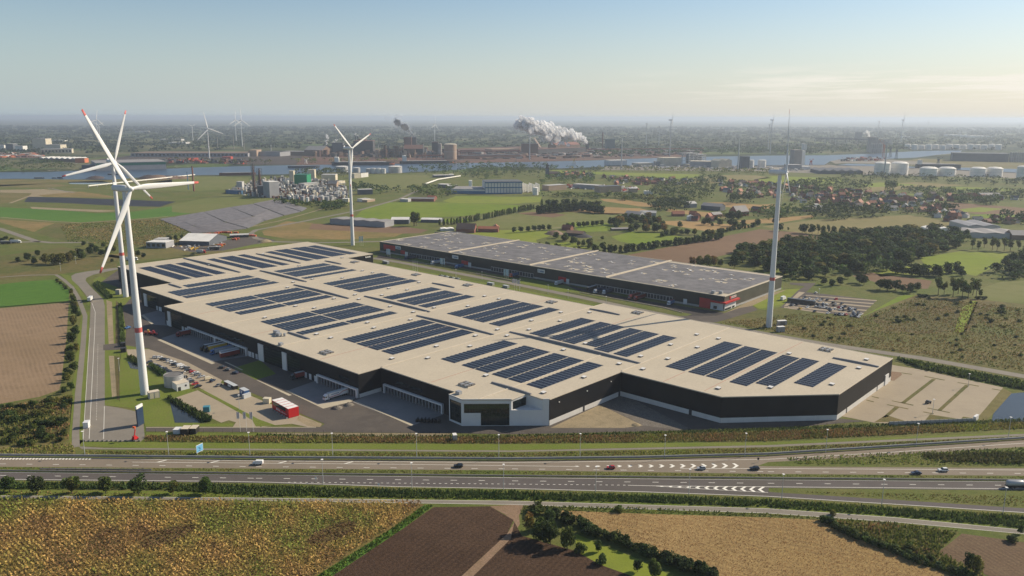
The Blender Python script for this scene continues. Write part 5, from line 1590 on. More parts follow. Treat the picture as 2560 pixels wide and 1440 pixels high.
cube('transformer_kiosk', 'pale kiosk right of the eastern turbine, the rear of two', 'kiosk', (1946, 814), (1967, 813), 803, 3, 'concrete_wall', 'hatch_white', [('door', .2, .8, .1, .8, 'hatch_side')])
cube('transformer_kiosk', 'pale kiosk right of the eastern turbine, the front of two', 'kiosk', (1945, 831), (1962, 830), 818, 3, 'concrete_wall', 'hatch_white')
cube('gate_house', 'small dark cabin at the upper car park entrance', 'cabin', (302, 868), (314, 867), 859, 4, 'clad_char', 'clad_char')
cube('gate_house', 'small dark cabin at the lower car park entrance', 'cabin', (302, 882), (315, 881), 872, 4, 'clad_char', 'clad_char')
cube('utility_shed', 'white utility cabinet by the fence of the service road', 'cabinet', (433, 1086), (450, 1086), 1075, 4, 'white_panel', 'white_panel')
cube('utility_shed', 'dark open shelter left of the other on the service road', 'shelter', (452, 1089), (470, 1089), 1073, 5, 'clad_char', 'roof_trim')
cube('utility_shed', 'dark open shelter right of the other on the service road', 'shelter', (474, 1086), (490, 1086), 1072, 5, 'clad_char', 'roof_trim')
cube('delivery_box', 'white box trailer parked at the foot of the west road', 'trailer', (208, 1072), (221, 1071), 1058, 4, 'paint_white', 'paint_white')
cube('site_cabin', 'small white kiosk behind the reeds below the office corner', 'kiosk', (1134, 1103), (1143, 1102), 1089, 3, 'concrete_wall', 'hatch_white')
# pump house and water tank
ph = thing('pump_house', 'small white pump house with inward sloping roof beside the round water tank', 'pump house', G(443, 979), 0)
q = [G(443, 979), G(474, 971.5), G(459, 960), G(423, 965.5)]
q = [v - G(443, 979) for v in q]
b = MB(); b.prism([(v.x, v.y) for v in q], 0, 4.2); b.build('wall', 'white_panel', ph)
b = MB(); c = sum((Vector(v) for v in q), Vector()) / 4
b.add([(v.x, v.y, 4.35) for v in q] + [(c.x + (v.x - c.x) * .1, c.y + (v.y - c.y) * .1, 4.21) for v in q], [(0, 1, 5, 4), (1, 2, 6, 5), (2, 3, 7, 6), (3, 0, 4, 7), (4, 5, 6, 7)]); b.build('roof', 'roof_trim', ph)
d = (q[1] - q[0]).normalized()
for nm, f, w, z0, z1 in (('door', .2, 1.7, 0, 2.4), ('window', .72, 1.1, 2.0, 3.1)):
    v = q[1] * f
    b = MB(); b.box((v.x, v.y, z0), (w, .12, z1 - z0), math.atan2(d.y, d.x)); b.build(nm, 'door_dark', ph)
wtk = thing('water_tank', 'round grey steel sprinkler tank with dark roof behind the pump house', 'tank', G(430, 968) + Vector((0, 3.5, 0)))
b = MB(); b.lathe((0, 0, 0), [(5.6, 0), (5.6, 7.0)], 32)
b.build('shell', 'metal_grey', wtk)
b = MB()
for z in (1.4, 2.8, 4.2, 5.6, 6.9): b.lathe((0, 0, z), [(5.6, 0), (5.7, .05), (5.7, .2), (5.6, .25)], 32)
b.build('hoop', 'metal_grey', wtk)
b = MB(); b.lathe((0, 0, 6.7), [(5.55, 0), (0.01, .35)], 32); b.build('roof', 'hatch_side', wtk)
stt = thing('turbine_stair', 'steel stair up to the door of the nearest turbine', 'stair', G(366, 988))
b = MB(); b.beam((5.0, -2.5, .1), (2.2, -.2, 2.6), .9, .12); b.box((2.0, 0, 2.5), (1.4, 1.2, .1)); b.build('flight', 'rail_alu', stt)
# tall sign panel seen edge-on
tp = thing('pylon_sign', 'tall dark blue sign panel with pale top at the lot end of the west road', 'sign', G(352, 1063), math.radians(80))
b = MB(); b.box((0, 0, .2), (5.2, .7, 9.6)); b.build('panel', 'paint_dark blue', tp)
b = MB(); b.box((0, 0, 9.8), (5.2, .75, 1.6)); b.build('sign_head', 'hatch_white', tp)
# red cherry picker
cp_ = thing('cherry_picker', 'red telescopic cherry picker at the end of the west road lot', 'lift', G(338, 1100), math.radians(70))
b = MB(); b.box((0, 0, .5), (2.6, 1.8, .9)); b.box((-.3, 0, 1.4), (1.6, 1.4, .9)); b.build('chassis', 'container_red', cp_)
b = MB(); b.beam((-.4, 0, 2.1), (.6, 0, 5.4), .35); b.beam((.6, 0, 5.4), (.2, 0, 6.3), .25); b.build('boom', 'container_red', cp_)
b = MB(); b.box((.1, 0, 6.3), (.9, 1.4, .9)); b.build('basket', 'paint_orange', cp_)
wheel_set(cp_, (-.9, .9), .9, .42)
# concrete blocks closing the lot
b = MB(); b.box((0, 0, 0), (1.1, .7, .7), 0, 0, .92); bmsh = b.mesh('concrete_block', 'hatch_side')
for i in range(13):
    x = 211 + i * 11.4
    if 318 < x < 332: continue
    o = link('concrete_block', bmsh); o.location = G(x, 1103.5)
    tag(o, f'{ORD[i]} dark concrete block from the left closing the end of the lot', 'block', 'blocks closing the lot')
# big red and yellow machines
for i, (x, y, c, c2) in enumerate([(370, 836, 'orange', 'yellow'), (383, 838, 'red', 'red')]):
    t = thing('wheel_loader', ('orange' if i == 0 else 'red') + ' construction machine parked on the yard left of the shaded dock', 'machine', G(x, y) + Vector((0, 0, .1)), 0.3)
    b = MB(); b.box((0, 0, .9), (3.2, 2.2, 1.3)); b.box((2.6, 0, .5), (1.2, 2.6, 1.0), taper=.7); b.box((-1.6, 0, 1.0), (1.4, 2.0, 1.6)); b.build('chassis', 'paint_' + c, t)
    b = MB(); b.box((.3, 0, 2.2), (1.4, 1.5, 1.4), taper=.9); b.build('cab', 'paint_' + c2, t)
    wheel_set(t, (-1.4, 1.3), 1.1, .75)
t = thing('site_car', 'blue pick-up on the yard below the second turbine', 'car', G(319, 822) + Vector((0, 0, .1)), 1.2)
b = MB(); b.box((0, 0, .5), (4.8, 1.9, .9)); b.box((.5, 0, 1.3), (1.8, 1.7, .7), taper=.8); b.build('body', 'paint_blue', t); wheel_set(t, (-1.4, 1.4), .9, .38)
# stack of tyres and machine parts at the dock, gravel heaps
t = thing('scrap_row', 'row of dark machinery standing in the shade of the dock yard', 'machinery', G(1042, 1055) + Vector((0, 0, .1)), A1 + .6)
for k in range(7):
    b = MB(); b.cyl((k * 2.0, RNG.normal(0, .4), 0), .9, 1.6, 10, .7); b.box((k * 2.0 + .6, .9, 0), (1.0, 1.2, 1.9)); b.beam((k * 2, 0, 1.5), (k * 2 + .8, .8, 2.6), .25)
    b.build('machine', 'paint_black', t)
def heap(x, y, r, h, m, label, name='gravel_heap', n=10):
    p = G(x, y)
    b = MB()
    prof = [(r, 0), (r * .75, h * .45), (r * .4, h * .85), (.05, h)]
    b.lathe((0, 0, 0), prof, n)
    b.v = [(v[0] * RNG.uniform(.85, 1.15), v[1] * RNG.uniform(.85, 1.15), v[2] * RNG.uniform(.85, 1.1)) for v in b.v]
    o = b.build(name, m)
    o.location = p + Vector((0, 0, .08))
    return tag(o, label, 'heap')
heap(842, 1021, 3.2, 1.6, 'gravel', 'left one of two grey gravel heaps at the yard corner')
heap(872, 1013, 3.0, 1.5, 'gravel', 'right one of two grey gravel heaps at the yard corner')
heap(1590, 1063, 2.5, .8, 'sand', 'small sand heap beside the gravel triangle')
# lamp posts
mat('galvanised', (0.55, 0.56, 0.55), 0.45, 0.06, 0.5, metal=0.3)
def lamp_mesh(h):
    b = MB(); b.lathe((0, 0, 0), [(.17, 0), (.13, h * .4), (.08, h)], 8)
    p = b.mesh('pole', 'galvanised')
    b = MB(); b.box((0, 0, h), (.9, 1.1, .16)); b.beam((0, 0, h), (0, -.8, h + .15), .08)
    return p, b.mesh('lamp_head', 'hatch_white')
LP, LH = lamp_mesh(11.8)
NORTH = [(212, 1136), (422, 1137), (625, 1139), (832, 1141), (1042, 1142), (1247, 1145), (1450, 1142), (1661, 1146), (1862, 1141), (2064, 1131), (2290, 1115), (2520, 1098)]
SOUTH = [(808, 1211), (1030, 1220), (1259, 1224), (1489, 1230), (1722, 1237), (1954, 1250), (2204, 1264), (2507, 1285)]
for row, nm, side in ((NORTH, 'north verge', 'north'), (SOUTH, 'slip road side', 'south')):
    for i, (x, y) in enumerate(row):
        t = thing('street_lamp', f'tall pole lamp on the {nm} of the highway, {ORD[i]} from the left', 'lamp post', G(x, y), 0 if side == 'north' else PI, f'highway lamps on the {side} side')
        link('pole', LP, t); link('lamp_head', LH, t)
YL, YH = lamp_mesh(8.5)
for i, (x, y) in enumerate([(599, 1024), (465, 962), (2331, 1035), (2420, 968), (2047, 745), (299, 928), (190, 660), (152, 678), (1300, 778 - 58), (1370, 735), (1420, 747), (1515, 765), (1005, 700), (1140, 694), (1205, 700)]):
    t = thing('yard_lamp', f'{ORD[i]} slim yard lamp post of the factory site, counted from the red pavilion outwards', 'lamp post', G(x, y), 0, 'yard lamps of the factory site')
    link('pole', YL, t); link('lamp_head', YH, t)
# flags
mat('flag_white', (0.72, 0.64, 0.64), 0.7, 0.05, 0.5)
mat('flag_pink', (0.62, 0.42, 0.45), 0.7, 0.05, 0.5)
mat('flag_blue', (0.38, 0.55, 0.62), 0.7, 0.05, 0.5)
def flag(x, y, ty, label, m, fw, fh, group, mark=None):
    h = hgt((x, y), ty)
    t = thing('flag_pole', label, 'flag', G(x, y), 0, group)
    b = MB(); b.lathe((0, 0, 0), [(.09, 0), (.05, h)], 8); b.build('pole', 'hatch_white', t)
    b = MB()
    n = 6
    for k in range(n):
        x0, x1 = -fw * k / n, -fw * (k + 1) / n
        y0, y1 = .18 * math.sin(k * 1.3), .18 * math.sin((k + 1) * 1.3)
        b.quad((x0, y0, h - fh), (x1, y1, h - fh - .05 * k), (x1, y1, h), (x0, y0, h))
    f = b.build('cloth', m, t)
    if mark:
        b = MB()
        for k in range(6): b.box((-fw * .5, -.25, h - fh * (.2 + .1 * k)), (fw * .3, .02, fh * .06))
        b.build('lettering', mark, f)
for i, (x, y, ty) in enumerate([(601, 1079, 1030), (617, 1079, 1030), (633.5, 1079, 1030)]):
    flag(x, y, ty, f'{("left", "middle", "right")[i]} white banner flag on the service road by the red pavilion', 'flag_white', 1.5, 3.6, 'three banner flags by the red pavilion', 'flag_pink')
for i, (x, y, ty) in enumerate([(1286, 728, 697), (1292, 729, 698), (1299, 730, 700)]):
    flag(x, y, ty, f'{("left", "middle", "right")[i]} pink banner flag behind the roof edge of the black hall', 'flag_white', 2.2, 3.8, 'three pink flags behind the roof', 'flag_pink')
for g, pts in enumerate(([(969, 642, 622), (972.5, 643, 622), (976, 644, 623)], [(1103.5, 665, 645), (1107, 666, 646), (1112, 667, 646)], [(1262.5, 695, 673), (1267, 696, 673), (1271, 697, 674)], [(900.5, 614, 591), (904.5, 614.5, 590), (908, 615, 590)])):
    for i, (x, y, ty) in enumerate(pts):
        flag(x, y, ty, f'{("left", "middle", "right")[i]} pale blue flag of the {("first", "second", "third", "rearmost")[g]} trio along the second hall', 'flag_blue', 1.3, 6.5, f'blue flag trio {ORD[g]} from the west')
for i, (x, y, ty) in enumerate([(1033, 678, 650), (1038, 679, 650), (1043.5, 680, 652)]):
    h = hgt((x, y), ty)
    t = thing('flag_pole', f'{("left", "middle", "right")[i]} bare white flag pole at the edge of the black hall', 'flag pole', G(x, y), 0, 'bare poles at the hall edge')
    b = MB(); b.lathe((0, 0, 0), [(.12, 0), (.07, h)], 8); b.build('pole', 'hatch_white', t)
# blue motorway sign, small signs
sg = thing('road_sign', 'pale blue motorway information sign standing on the highway verge', 'road sign', G(500, 1134), math.radians(65))
mat('sign_sky', (0.16, 0.42, 0.66), 0.5, 0.05, 0.5)
b = MB(); b.box((0, 0, 1.0), (4.2, .14, 3.8)); b.build('board', 'hatch_white', sg)
b = MB(); b.box((0, -.09, 1.2), (3.9, .06, 3.4)); b.build('face', 'sign_sky', sg)
b = MB(); b.box((-.3, -.13, 3.1), (1.2, .03, .35)); b.box((.1, -.13, 2.4), (1.0, .03, .5)); b.box((-.2, -.13, 1.6), (1.4, .03, .3)); b.build('lettering', 'sign_blue', sg)
b = MB(); b.box((-1.5, .1, 0), (.16, .16, 1.2)); b.box((1.5, .1, 0), (.16, .16, 1.2)); b.build('leg', 'galvanised', sg)
for i, (x, y, lab) in enumerate([(790, 1205, 'small white marker post on the slip road verge'), (947, 1221, 'white arrow sign where the slip lane begins'), (1895, 1156, 'small dark sign at the tip of the grass gore')]):
    t = thing('road_sign', lab, 'road sign', G(x, y), 0)
    b = MB(); b.box((0, 0, 0), (.1, .1, 2.0)); b.build('post', 'galvanised', t)
    b = MB(); b.box((0, -.08, 1.4), (.9, .06, 1.1)); b.build('board', 'hatch_white' if i < 2 else 'clad_char', t)
# barriers along the highway
mat('barrier', (0.22, 0.225, 0.23), 0.6, 0.1, 0.2)
def barrier(pts, label, h=0.9, w=0.35, m='barrier', name='guard_rail', seg=12.0):
    q = [G(*p) for p in pts]
    t = thing(name, label, 'guard rail', q[0])
    o0 = q[0]
    rail, posts = MB(), MB()
    for a, c in zip(q, q[1:]):
        rail.beam((a.x - o0.x, a.y - o0.y, h * .62), (c.x - o0.x, c.y - o0.y, h * .62), w, h * .55)
        L = (c - a).length
        for k in range(int(L / seg)):
            v = a.lerp(c, k * seg / L) - o0
            posts.box((v.x, v.y, 0), (.14, .14, h * .6))
    rail.build('rail', m, t)
    posts.build('post', m, t, 'stuff')
barrier([(-300, 1141), (0, 1142), (640, 1148), (1280, 1151), (1600, 1147.5), (1920, 1139), (2200, 1121.5), (2560, 1098.5), (2800, 1082)], 'long grey crash barrier along the north edge of the highway', 1.7, .6)
barrier([(-300, 1177), (0, 1179), (640, 1185.5), (1280, 1192), (1920, 1197.7), (2560, 1202.7), (3000, 1206)], 'concrete median barrier with shade painted into its colour beside the lower carriageway', 1.0, .5, 'hatch_side', 'median_barrier')  # dark colour holds the concrete's shaded side, on the short pieces too
barrier([(100, 1175), (380, 1177.3)], 'short barrier pieces beside the median crossing', 1.0, .5, 'hatch_side', 'median_barrier')
# mesh fences
def fence(pts, label, h=2.0, step=5.0, m='clad_char'):
    q = [G(*p) for p in pts]
    t = thing('mesh_fence', label, 'fence', q[0])
    b, wv = MB(), MB()
    for a, c in zip(q, q[1:]):
        L = (c - a).length
        for k in range(int(L / step) + 1):
            v = a.lerp(c, min(1, k * step / L)) - q[0]
            b.box((v.x, v.y, 0), (.09, .09, h))
        for z in (.1, h * .35, h * .68, h - .04):
            wv.beam((a.x - q[0].x, a.y - q[0].y, z), (c.x - q[0].x, c.y - q[0].y, z), .03)
    b.build('post', m, t, 'stuff'); wv.build('wire', m, t)
fence([(365, 1081), (640, 1083), (1128, 1087), (1280, 1089), (1420, 1086), (1720, 1079), (2000, 1069), (2165, 1061)], 'dark wire fence along the service road south of the halls')
fence([(299, 1003), (297, 930), (305, 868)], 'dark wire fence along the ditch of the west road')
fence([(2460, 1062), (2560, 1060), (2700, 1056)], 'wire fence along the pond at the right')
# concrete retaining wall of upright slabs
a, c = G(2222, 1063.5), G(2438, 1054.5)
rw_ = thing('retaining_wall', 'pale concrete retaining wall of upright slabs below the east lot', 'wall', a, math.atan2((c - a).y, (c - a).x))
Lw = (c - a).length
b = MB(); b.box((0, 0, 0), (Lw / 19 - .16, .3, 2.1)); sm_ = b.mesh('wall_slab', 'concrete_wall')
for k in range(19):
    o = link('wall_slab', sm_, rw_); o.location = (Lw * (k + .5) / 19, RNG.normal(0, .02), 0)
b = MB(); b.box((0, 0, 0), (.14, .42, 2.2)); pm_ = b.mesh('post', 'hatch_side')
for k in range(20):
    o = link('post', pm_, rw_); o.location = (Lw * k / 19, 0, 0)
cube('concrete_ramp', 'white concrete block closing the retaining wall', 'block', (2438, 1054), (2446, 1048), 1043, 1.2, 'white_panel')
t = thing('parked_trailer', 'small dark machine standing alone on the east lot', 'machine', G(2320, 1009) + Vector((0, 0, .1)), .4)
b = MB(); b.box((0, 0, .5), (3.2, 1.6, .9)); b.box((-.6, 0, 1.4), (1.0, 1.3, .6)); b.build('body', 'paint_dark grey', t); wheel_set(t, (-1, 1), .8, .4)
# low dock wall along the second hall
for i, pts in enumerate(([(995, 647), (1089, 664)], [(1190, 684), (1280, 702)], [(1450, 732), (1660, 770), (1706, 783)])):
    barrier(pts, f'{ORD[i]} low pale kerb wall from the west in front of the second hall docks', .8, .5, 'kerb_stone', 'kerb_wall')
# cars seen over the back edge of the black hall roof
for i, (x, y, c) in enumerate([(1101, 690.5, 'black'), (1106, 691, 'silver'), (1113, 692.5, 'dark grey'), (1119, 693.5, 'white'), (1127, 695, 'black'), (1134, 696.5, 'white'), (1142, 698, 'dark grey'), (1147, 698.5, 'silver')]):
    car('hatch', c, G(x, y), S2, f'{c} car, {ORD[i]} from the left in the row behind the roof edge of the black hall', 'cars behind the black hall', simple=True)
for i, (x, y, w_, lab) in enumerate([(962, 659, 12, 'grey container cluster behind the roof edge near the dark gable'), (1224, 713, 14, 'grey container behind the roof edge right of the parked cars'), (1262, 720, 12, 'low cabin behind the roof edge left of the pink flags')]):
    cube('site_container', lab, 'container', (x - w_ / 2, y - 1), (x + w_ / 2, y + 1.5), y - 7, 3, 'metal_grey', 'paint_pale grey')
# ---------------------------------------------------------------- trees
leafmat('leaf')
mat('bark', (0.10, 0.075, 0.05), 0.9, 0.2, 1.0)
def crown_arrays(h, w, z0, nblob, ncard, size, cols, shape='round', squash=1.0):
    """leaf clumps on the shells of overlapping blobs between z0 and h"""
    Cs, Ks = [], []
    ch = h - z0
    per = ncard // nblob
    for k in range(nblob):
        if shape == 'poplar':
            f = (k + 0.5) / nblob
            c = np.array([RNG.normal(0, 0.12 * w), RNG.normal(0, 0.12 * w), z0 + ch * (0.08 + 0.84 * f)])
            r = w * 0.5 * (0.55 + 0.75 * math.sin(PI * min(1, 0.25 + 0.75 * f)) ** 0.8) * RNG.uniform(0.75, 1.0)
            rz = ch / nblob * 1.1
        else:
            a = RNG.uniform(0, 2 * PI)
            rad_ = math.sqrt(RNG.uniform(0, 1)) * w * 0.33
            f = RNG.uniform(0.12, 0.88)
            c = np.array([rad_ * math.cos(a), rad_ * math.sin(a), z0 + ch * f])
            r = w * RNG.uniform(0.20, 0.31) * (1.1 - 0.55 * abs(f - 0.4))
            rz = r * 0.85 * squash
        d = RNG.normal(size=(per, 3))
        d /= np.linalg.norm(d, axis=1, keepdims=True)
        q = c + d * np.array([r, r, rz]) * RNG.uniform(0.72, 1.08, (per, 1))
        base = np.array(cols[RNG.integers(len(cols))]) * RNG.uniform(0.72, 1.3)
        Cs.append(q)
        Ks.append(base * RNG.uniform(0.7, 1.35, (per, 1)))
    C = np.concatenate(Cs)
    Kc = np.concatenate(Ks)
    keep = C[:, 2] > z0 * 0.55
    C, Kc = C[keep], Kc[keep]
    return card_arrays(C, size * RNG.uniform(0.6, 1.35, len(C)), Kc, 0.3)
def trunk_mb(h, r, z0, w):
    b = MB()
    b.lathe((0, 0, 0), [(r * 1.35, 0), (r, h * 0.08), (r * 0.75, h * 0.45), (r * 0.25, h * 0.82)], 7)
    for k in range(5):
        a = 2 * PI * k / 5 + 0.4
        z = z0 + (h - z0) * (0.05 + 0.09 * k)
        b.beam((0, 0, z), (math.cos(a) * w * 0.28, math.sin(a) * w * 0.28, z + h * 0.16), r * 0.5)
    return b
GREENS = [(0.045, 0.070, 0.016), (0.055, 0.078, 0.018), (0.038, 0.061, 0.015), (0.070, 0.088, 0.020)]
OLIVE = [(0.095, 0.095, 0.022), (0.080, 0.085, 0.02), (0.115, 0.105, 0.026)]
DARKG = [(0.031, 0.050, 0.015), (0.038, 0.058, 0.016), (0.028, 0.044, 0.014)]
AUTUMN = [(0.16, 0.115, 0.028), (0.12, 0.10, 0.026), (0.14, 0.085, 0.026)]
PROTO = {}
def proto(key, name, cat, h, w, z0, nblob, ncard, size, cols, r=0.22, shape='round', squash=1.0, trunk=True):
    V, F, c = crown_arrays(h, w, z0, nblob, ncard, size, cols, shape, squash)
    cm = mesh_np('crown' if trunk else 'foliage', V, F, 'leaf', c, False)
    tm = trunk_mb(h, r, z0, w).mesh('trunk', 'bark') if trunk else trunk_mb(h * 0.6, r, z0, w).mesh('stem', 'bark')
    PROTO[key] = (name, cat, cm, tm, h, w)
def plant(key, loc, label, group, h=None, wf=1.0, rz=None):
    name, cat, cm, tm, ph, pw = PROTO[key]
    s = (h or ph) / ph
    t = thing(name, label, cat, (loc[0], loc[1], 0), RNG.uniform(0, 2 * PI) if rz is None else rz, group, (s * wf, s * wf, s))
    link(cm.name.split('.')[0], cm, t)
    link(tm.name.split('.')[0], tm, t)
    return t
for k in range(3):
    proto(f'broad{k}', 'broadleaf_tree', 'tree', 12, 10.5, 2.2, 16, 1500, 0.95, [GREENS, DARKG, OLIVE][k], 0.3)
    proto(f'wood{k}', 'woodland_tree', 'tree', 14, 11.0, 1.2, 13, 800, 1.4, [GREENS, DARKG + GREENS[:1], OLIVE][k], 0.3)
    proto(f'road{k}', 'roadside_tree', 'tree', 7.4, 5.6, 1.5, 14, 1500, 0.55, [GREENS, DARKG, OLIVE + GREENS][k], 0.16)
    proto(f'hedge{k}', 'hedgerow_shrub', 'shrub', 5.0, 6.5, 0.3, 12, 1000, 0.62, [GREENS, DARKG, GREENS + OLIVE][k], 0.15, trunk=False)
    proto(f'bush{k}', 'bush', 'bush', 2.6, 3.6, 0.15, 9, 600, 0.42, [GREENS, OLIVE, DARKG][k], 0.1, trunk=False)
proto('poplar', 'poplar_tree', 'tree', 16, 4.6, 1.5, 9, 800, 0.8, GREENS, 0.25, 'poplar')
proto('autumn', 'broadleaf_tree', 'tree', 12, 9.5, 2.5, 14, 1200, 0.95, AUTUMN + OLIVE, 0.3)
proto('tall', 'tall_tree', 'tree', 20, 9, 6.5, 14, 1300, 0.95, OLIVE + GREENS, 0.4)

# seven trees along the near cycle path
SEVEN = [(24, 1230, 1191), (94, 1234, 1191), (180, 1234, 1190), (264, 1232, 1193), (347, 1236, 1190), (433, 1236, 1202), (514, 1236, 1195)]
for i, (x, y, ty) in enumerate(SEVEN):
    plant(f'road{i % 3}', G(x, y), f'{ORD[i]} roadside tree from the left beside the near cycle path', 'trees along the near cycle path', hgt((x, y), ty), 1.08)
# clump and field hedge right of the dark ploughed field
for i, (k, x, y, h, w, lab) in enumerate([('bush0', 1338, 1283, 4.0, 1.3, 'rounded bush by the field entrance at the cycle path'), ('autumn', 1322, 1330, 7.5, .8, 'brown-tinged tree at the left of the clump above the ploughed field'),
        ('broad0', 1352, 1352, 9.5, .8, 'dark tree in the middle of the clump above the ploughed field'), ('broad1', 1376, 1362, 9.0, .8, 'front tree of the clump above the ploughed field'),
        ('broad0', 1418, 1372, 9.0, .7, 'tree at the right end of the clump, by the grass strip'), ('broad1', 1375, 1318, 7.5, .75, 'tree behind the clump at the tip of the stubble field'), ('bush0', 1452, 1383, 3.6, .9, 'low bush below the right end of the clump'),
        ('road0', 1496, 1380, 4.6, .8, 'slim young tree on the grass strip above the ploughed corner'), ('bush2', 1502, 1408, 3.4, .9, 'bush on the ploughed edge of the grass strip'), ('road1', 1594, 1430, 5.0, .8, 'young tree at the lower end of the grass strip'),
        ('broad0', 1636, 1444, 7.0, .7, 'broad shrub cut by the lower frame edge'), ('broad1', 2425, 1425, 6.5, .7, 'bush at the tip of the scrub by the brown field'), ('broad2', 2440, 1437, 7.0, .7, 'larger bush at the lower end of the field hedge'), ('road0', 2550, 1335, 4.0, .8, 'small tree beside the cycle path at the right frame edge'),
        ('bush2', 2527, 1355, 2.4, 1.2, 'low bush at the top of the brown field'), ('bush0', 1549, 1278, 2.4, 1.2, 'bush on the verge above the stubble field'), ('bush1', 2082, 1287, 2.4, .7, 'spindly bush on the verge at the stubble corner')]):
    plant(k, G(x, y), lab, None, h, w)
def along(pts, n, jit=0.0):
    q = [G(*p) for p in pts]
    L = [0]
    for a, c in zip(q, q[1:]): L.append(L[-1] + (c - a).length)
    out = []
    for i in range(n):
        d = L[-1] * (i + 0.5) / n
        k = max(j for j in range(len(q) - 1) if L[j] <= d)
        f = (d - L[k]) / (L[k + 1] - L[k])
        v = q[k].lerp(q[k + 1], f)
        out.append(Vector((v.x + RNG.normal(0, jit), v.y + RNG.normal(0, jit), 0)))
    return out
def hedge_row(pts, n, keys, h, jit, label, group, wf=1.0, hv=0.25):
    for i, v in enumerate(along(pts, n, jit)):
        plant(keys[i % len(keys)], v, f'{label}, {ORD[i]} from the left', group, h * RNG.uniform(1 - hv, 1 + hv), wf * RNG.uniform(0.85, 1.15))
H3, B3, BR3, W3 = ['hedge0', 'hedge1', 'hedge2'], ['bush0', 'bush1', 'bush2'], ['broad0', 'broad1', 'broad2'], ['wood0', 'wood1', 'wood2']
hedge_row([(1372, 1290), (1445, 1315), (1520, 1350), (1600, 1382), (1690, 1415), (1790, 1450)], 34, ['hedge0', 'hedge1'], 3.6, 0.9, 'dark shrub of the hedge between grass strip and stubble field', 'field hedge left of the stubble')
hedge_row([(2058, 1303), (2150, 1348), (2260, 1392), (2340, 1418), (2440, 1448)], 30, ['bush0', 'bush2'], 2.3, 0.5, 'low shrub of the hedge right of the stubble field', 'field hedge right of the stubble', 1.1)
hedge_row([(2250, 1372), (2300, 1390), (2340, 1395)], 5, B3, 2.4, 2, 'bush in the brown scrub right of the stubble field', 'bushes in the roadside scrub')
# trees along the west road
for i, (x, y, h, w) in enumerate([(186, 755, 8, .8), (190, 790, 9, .8), (183, 812, 8.5, .8), (190, 838, 8, .8), (182, 858, 9, .85), (192, 880, 7, .7), (176, 905, 9, .8), (186, 930, 7.5, .8), (170, 955, 7, .75), (180, 975, 6, .7), (162, 985, 5, .8), (190, 770, 6, .9), (176, 880, 6, .9), (166, 935, 5, .9)]):
    plant(BR3[i % 3], G(x, y), f'{ORD[i]} hedgerow tree from the far end along the west road', 'hedgerow trees by the west road', h * 0.85, w)
hedge_row([(182, 740), (190, 800), (180, 880), (172, 960), (160, 992)], 22, H3, 3.0, 1.6, 'low shrub in the hedgerow beside the west road', 'hedgerow shrubs by the west road', 0.8)
hedge_row([(140, 700), (160, 715), (178, 735)], 8, B3, 2.2, 1.0, 'bush between the green field and the bend of the path', 'bushes at the path bend', 1.0)
for i, v in enumerate(fill([(0, 1022), (120, 1000), (178, 992), (170, 1040), (60, 1055), (0, 1060)], 26)):
    plant(B3[i % 3], v, 'scrub bush on the fallow strip below the tilled field', 'bushes on the west fallow', RNG.uniform(1.8, 3.4), 1.3)
for i, v in enumerate(fill([(10, 1075), (160, 1050), (170, 1075), (165, 1105), (60, 1118), (5, 1112)], 46)):
    plant(H3[i % 3], v, 'dense dark shrub of the thicket beside the cycle path', 'thicket at the lower left', RNG.uniform(2.0, 3.6), 0.95)
# thicket south of the solar hill
for i, (x, y, h, w, k) in enumerate([(45, 656, 6, 1, 1), (70, 652, 9, 1, 1), (85, 660, 8, 1, 0), (115, 660, 11, 1, 2), (135, 662, 12, 1.05, 2), (155, 661, 12, 1.05, 2), (172, 656, 11, 1, 2), (182, 645, 9, 1, 0), (200, 640, 9, 1, 1), (205, 648, 9, 1, 0), (225, 636, 9, 1, 1),
                                     (240, 632, 9, 1, 0), (255, 640, 8, 1, 1), (270, 634, 9, 1, 0), (285, 630, 8, 1, 2), (230, 622, 7, 1, 1), (260, 618, 7, 1, 0), (345, 640, 7, .9, 0), (360, 645, 6, .9, 1), (210, 615, 6, 1, 1), (280, 655, 4, 1.1, 0), (95, 640, 7, 1, 1), (15, 600, 5, 1.4, 1), (30, 603, 5, 1.4, 0), (5, 604, 5, 1.3, 1),
                                     (440, 603, 8, .7, 1), (425, 606, 9, .7, 1), (455, 598, 6, .8, 1)]):
    plant(BR3[k], G(x, y), f'{ORD[i % 30]} tree from the left in the thicket between west road and solar hill', 'thicket below the solar hill', h, w)
# woodland east of the second hall
WOOD = [(1830, 652), (1840, 632), (1960, 615), (2080, 597), (2180, 592), (2270, 580), (2420, 592), (2425, 612), (2330, 640), (2190, 686), (2100, 690), (2040, 700), (1975, 700), (1968, 690)]
pts = fill(WOOD, 230)
pts = pts[np.argsort(-pts[:, 1])]
for i, v in enumerate(pts):
    f_ = P((v[0], v[1], 0))
    plant(W3[int(RNG.choice(3, p=[.5, .35, .15]))], v, f"tree in the {'front' if f_[1] > 655 else 'middle' if f_[1] > 625 else 'rear'} of the mixed wood, {'left' if f_[0] < 1960 else 'centre' if f_[0] < 2200 else 'right'} part", 'mixed wood east of the second hall', RNG.uniform(11, 16.5), RNG.uniform(1.05, 1.4))
for i, (x, y, h, w, k) in enumerate([(1730, 668, 11, .8, 'autumn'), (1748, 668, 12, .9, 'broad2'), (1768, 668, 13, .9, 'broad2'), (1785, 668, 12, .8, 'autumn'), (1835, 672, 14, 1, 'broad1'), (1800, 665, 8, .9, 'broad0')]):
    plant(k, G(x, y), f'{ORD[i]} tree from the left in the yellow-green clump behind the second hall', 'clump behind the second hall', h, w)
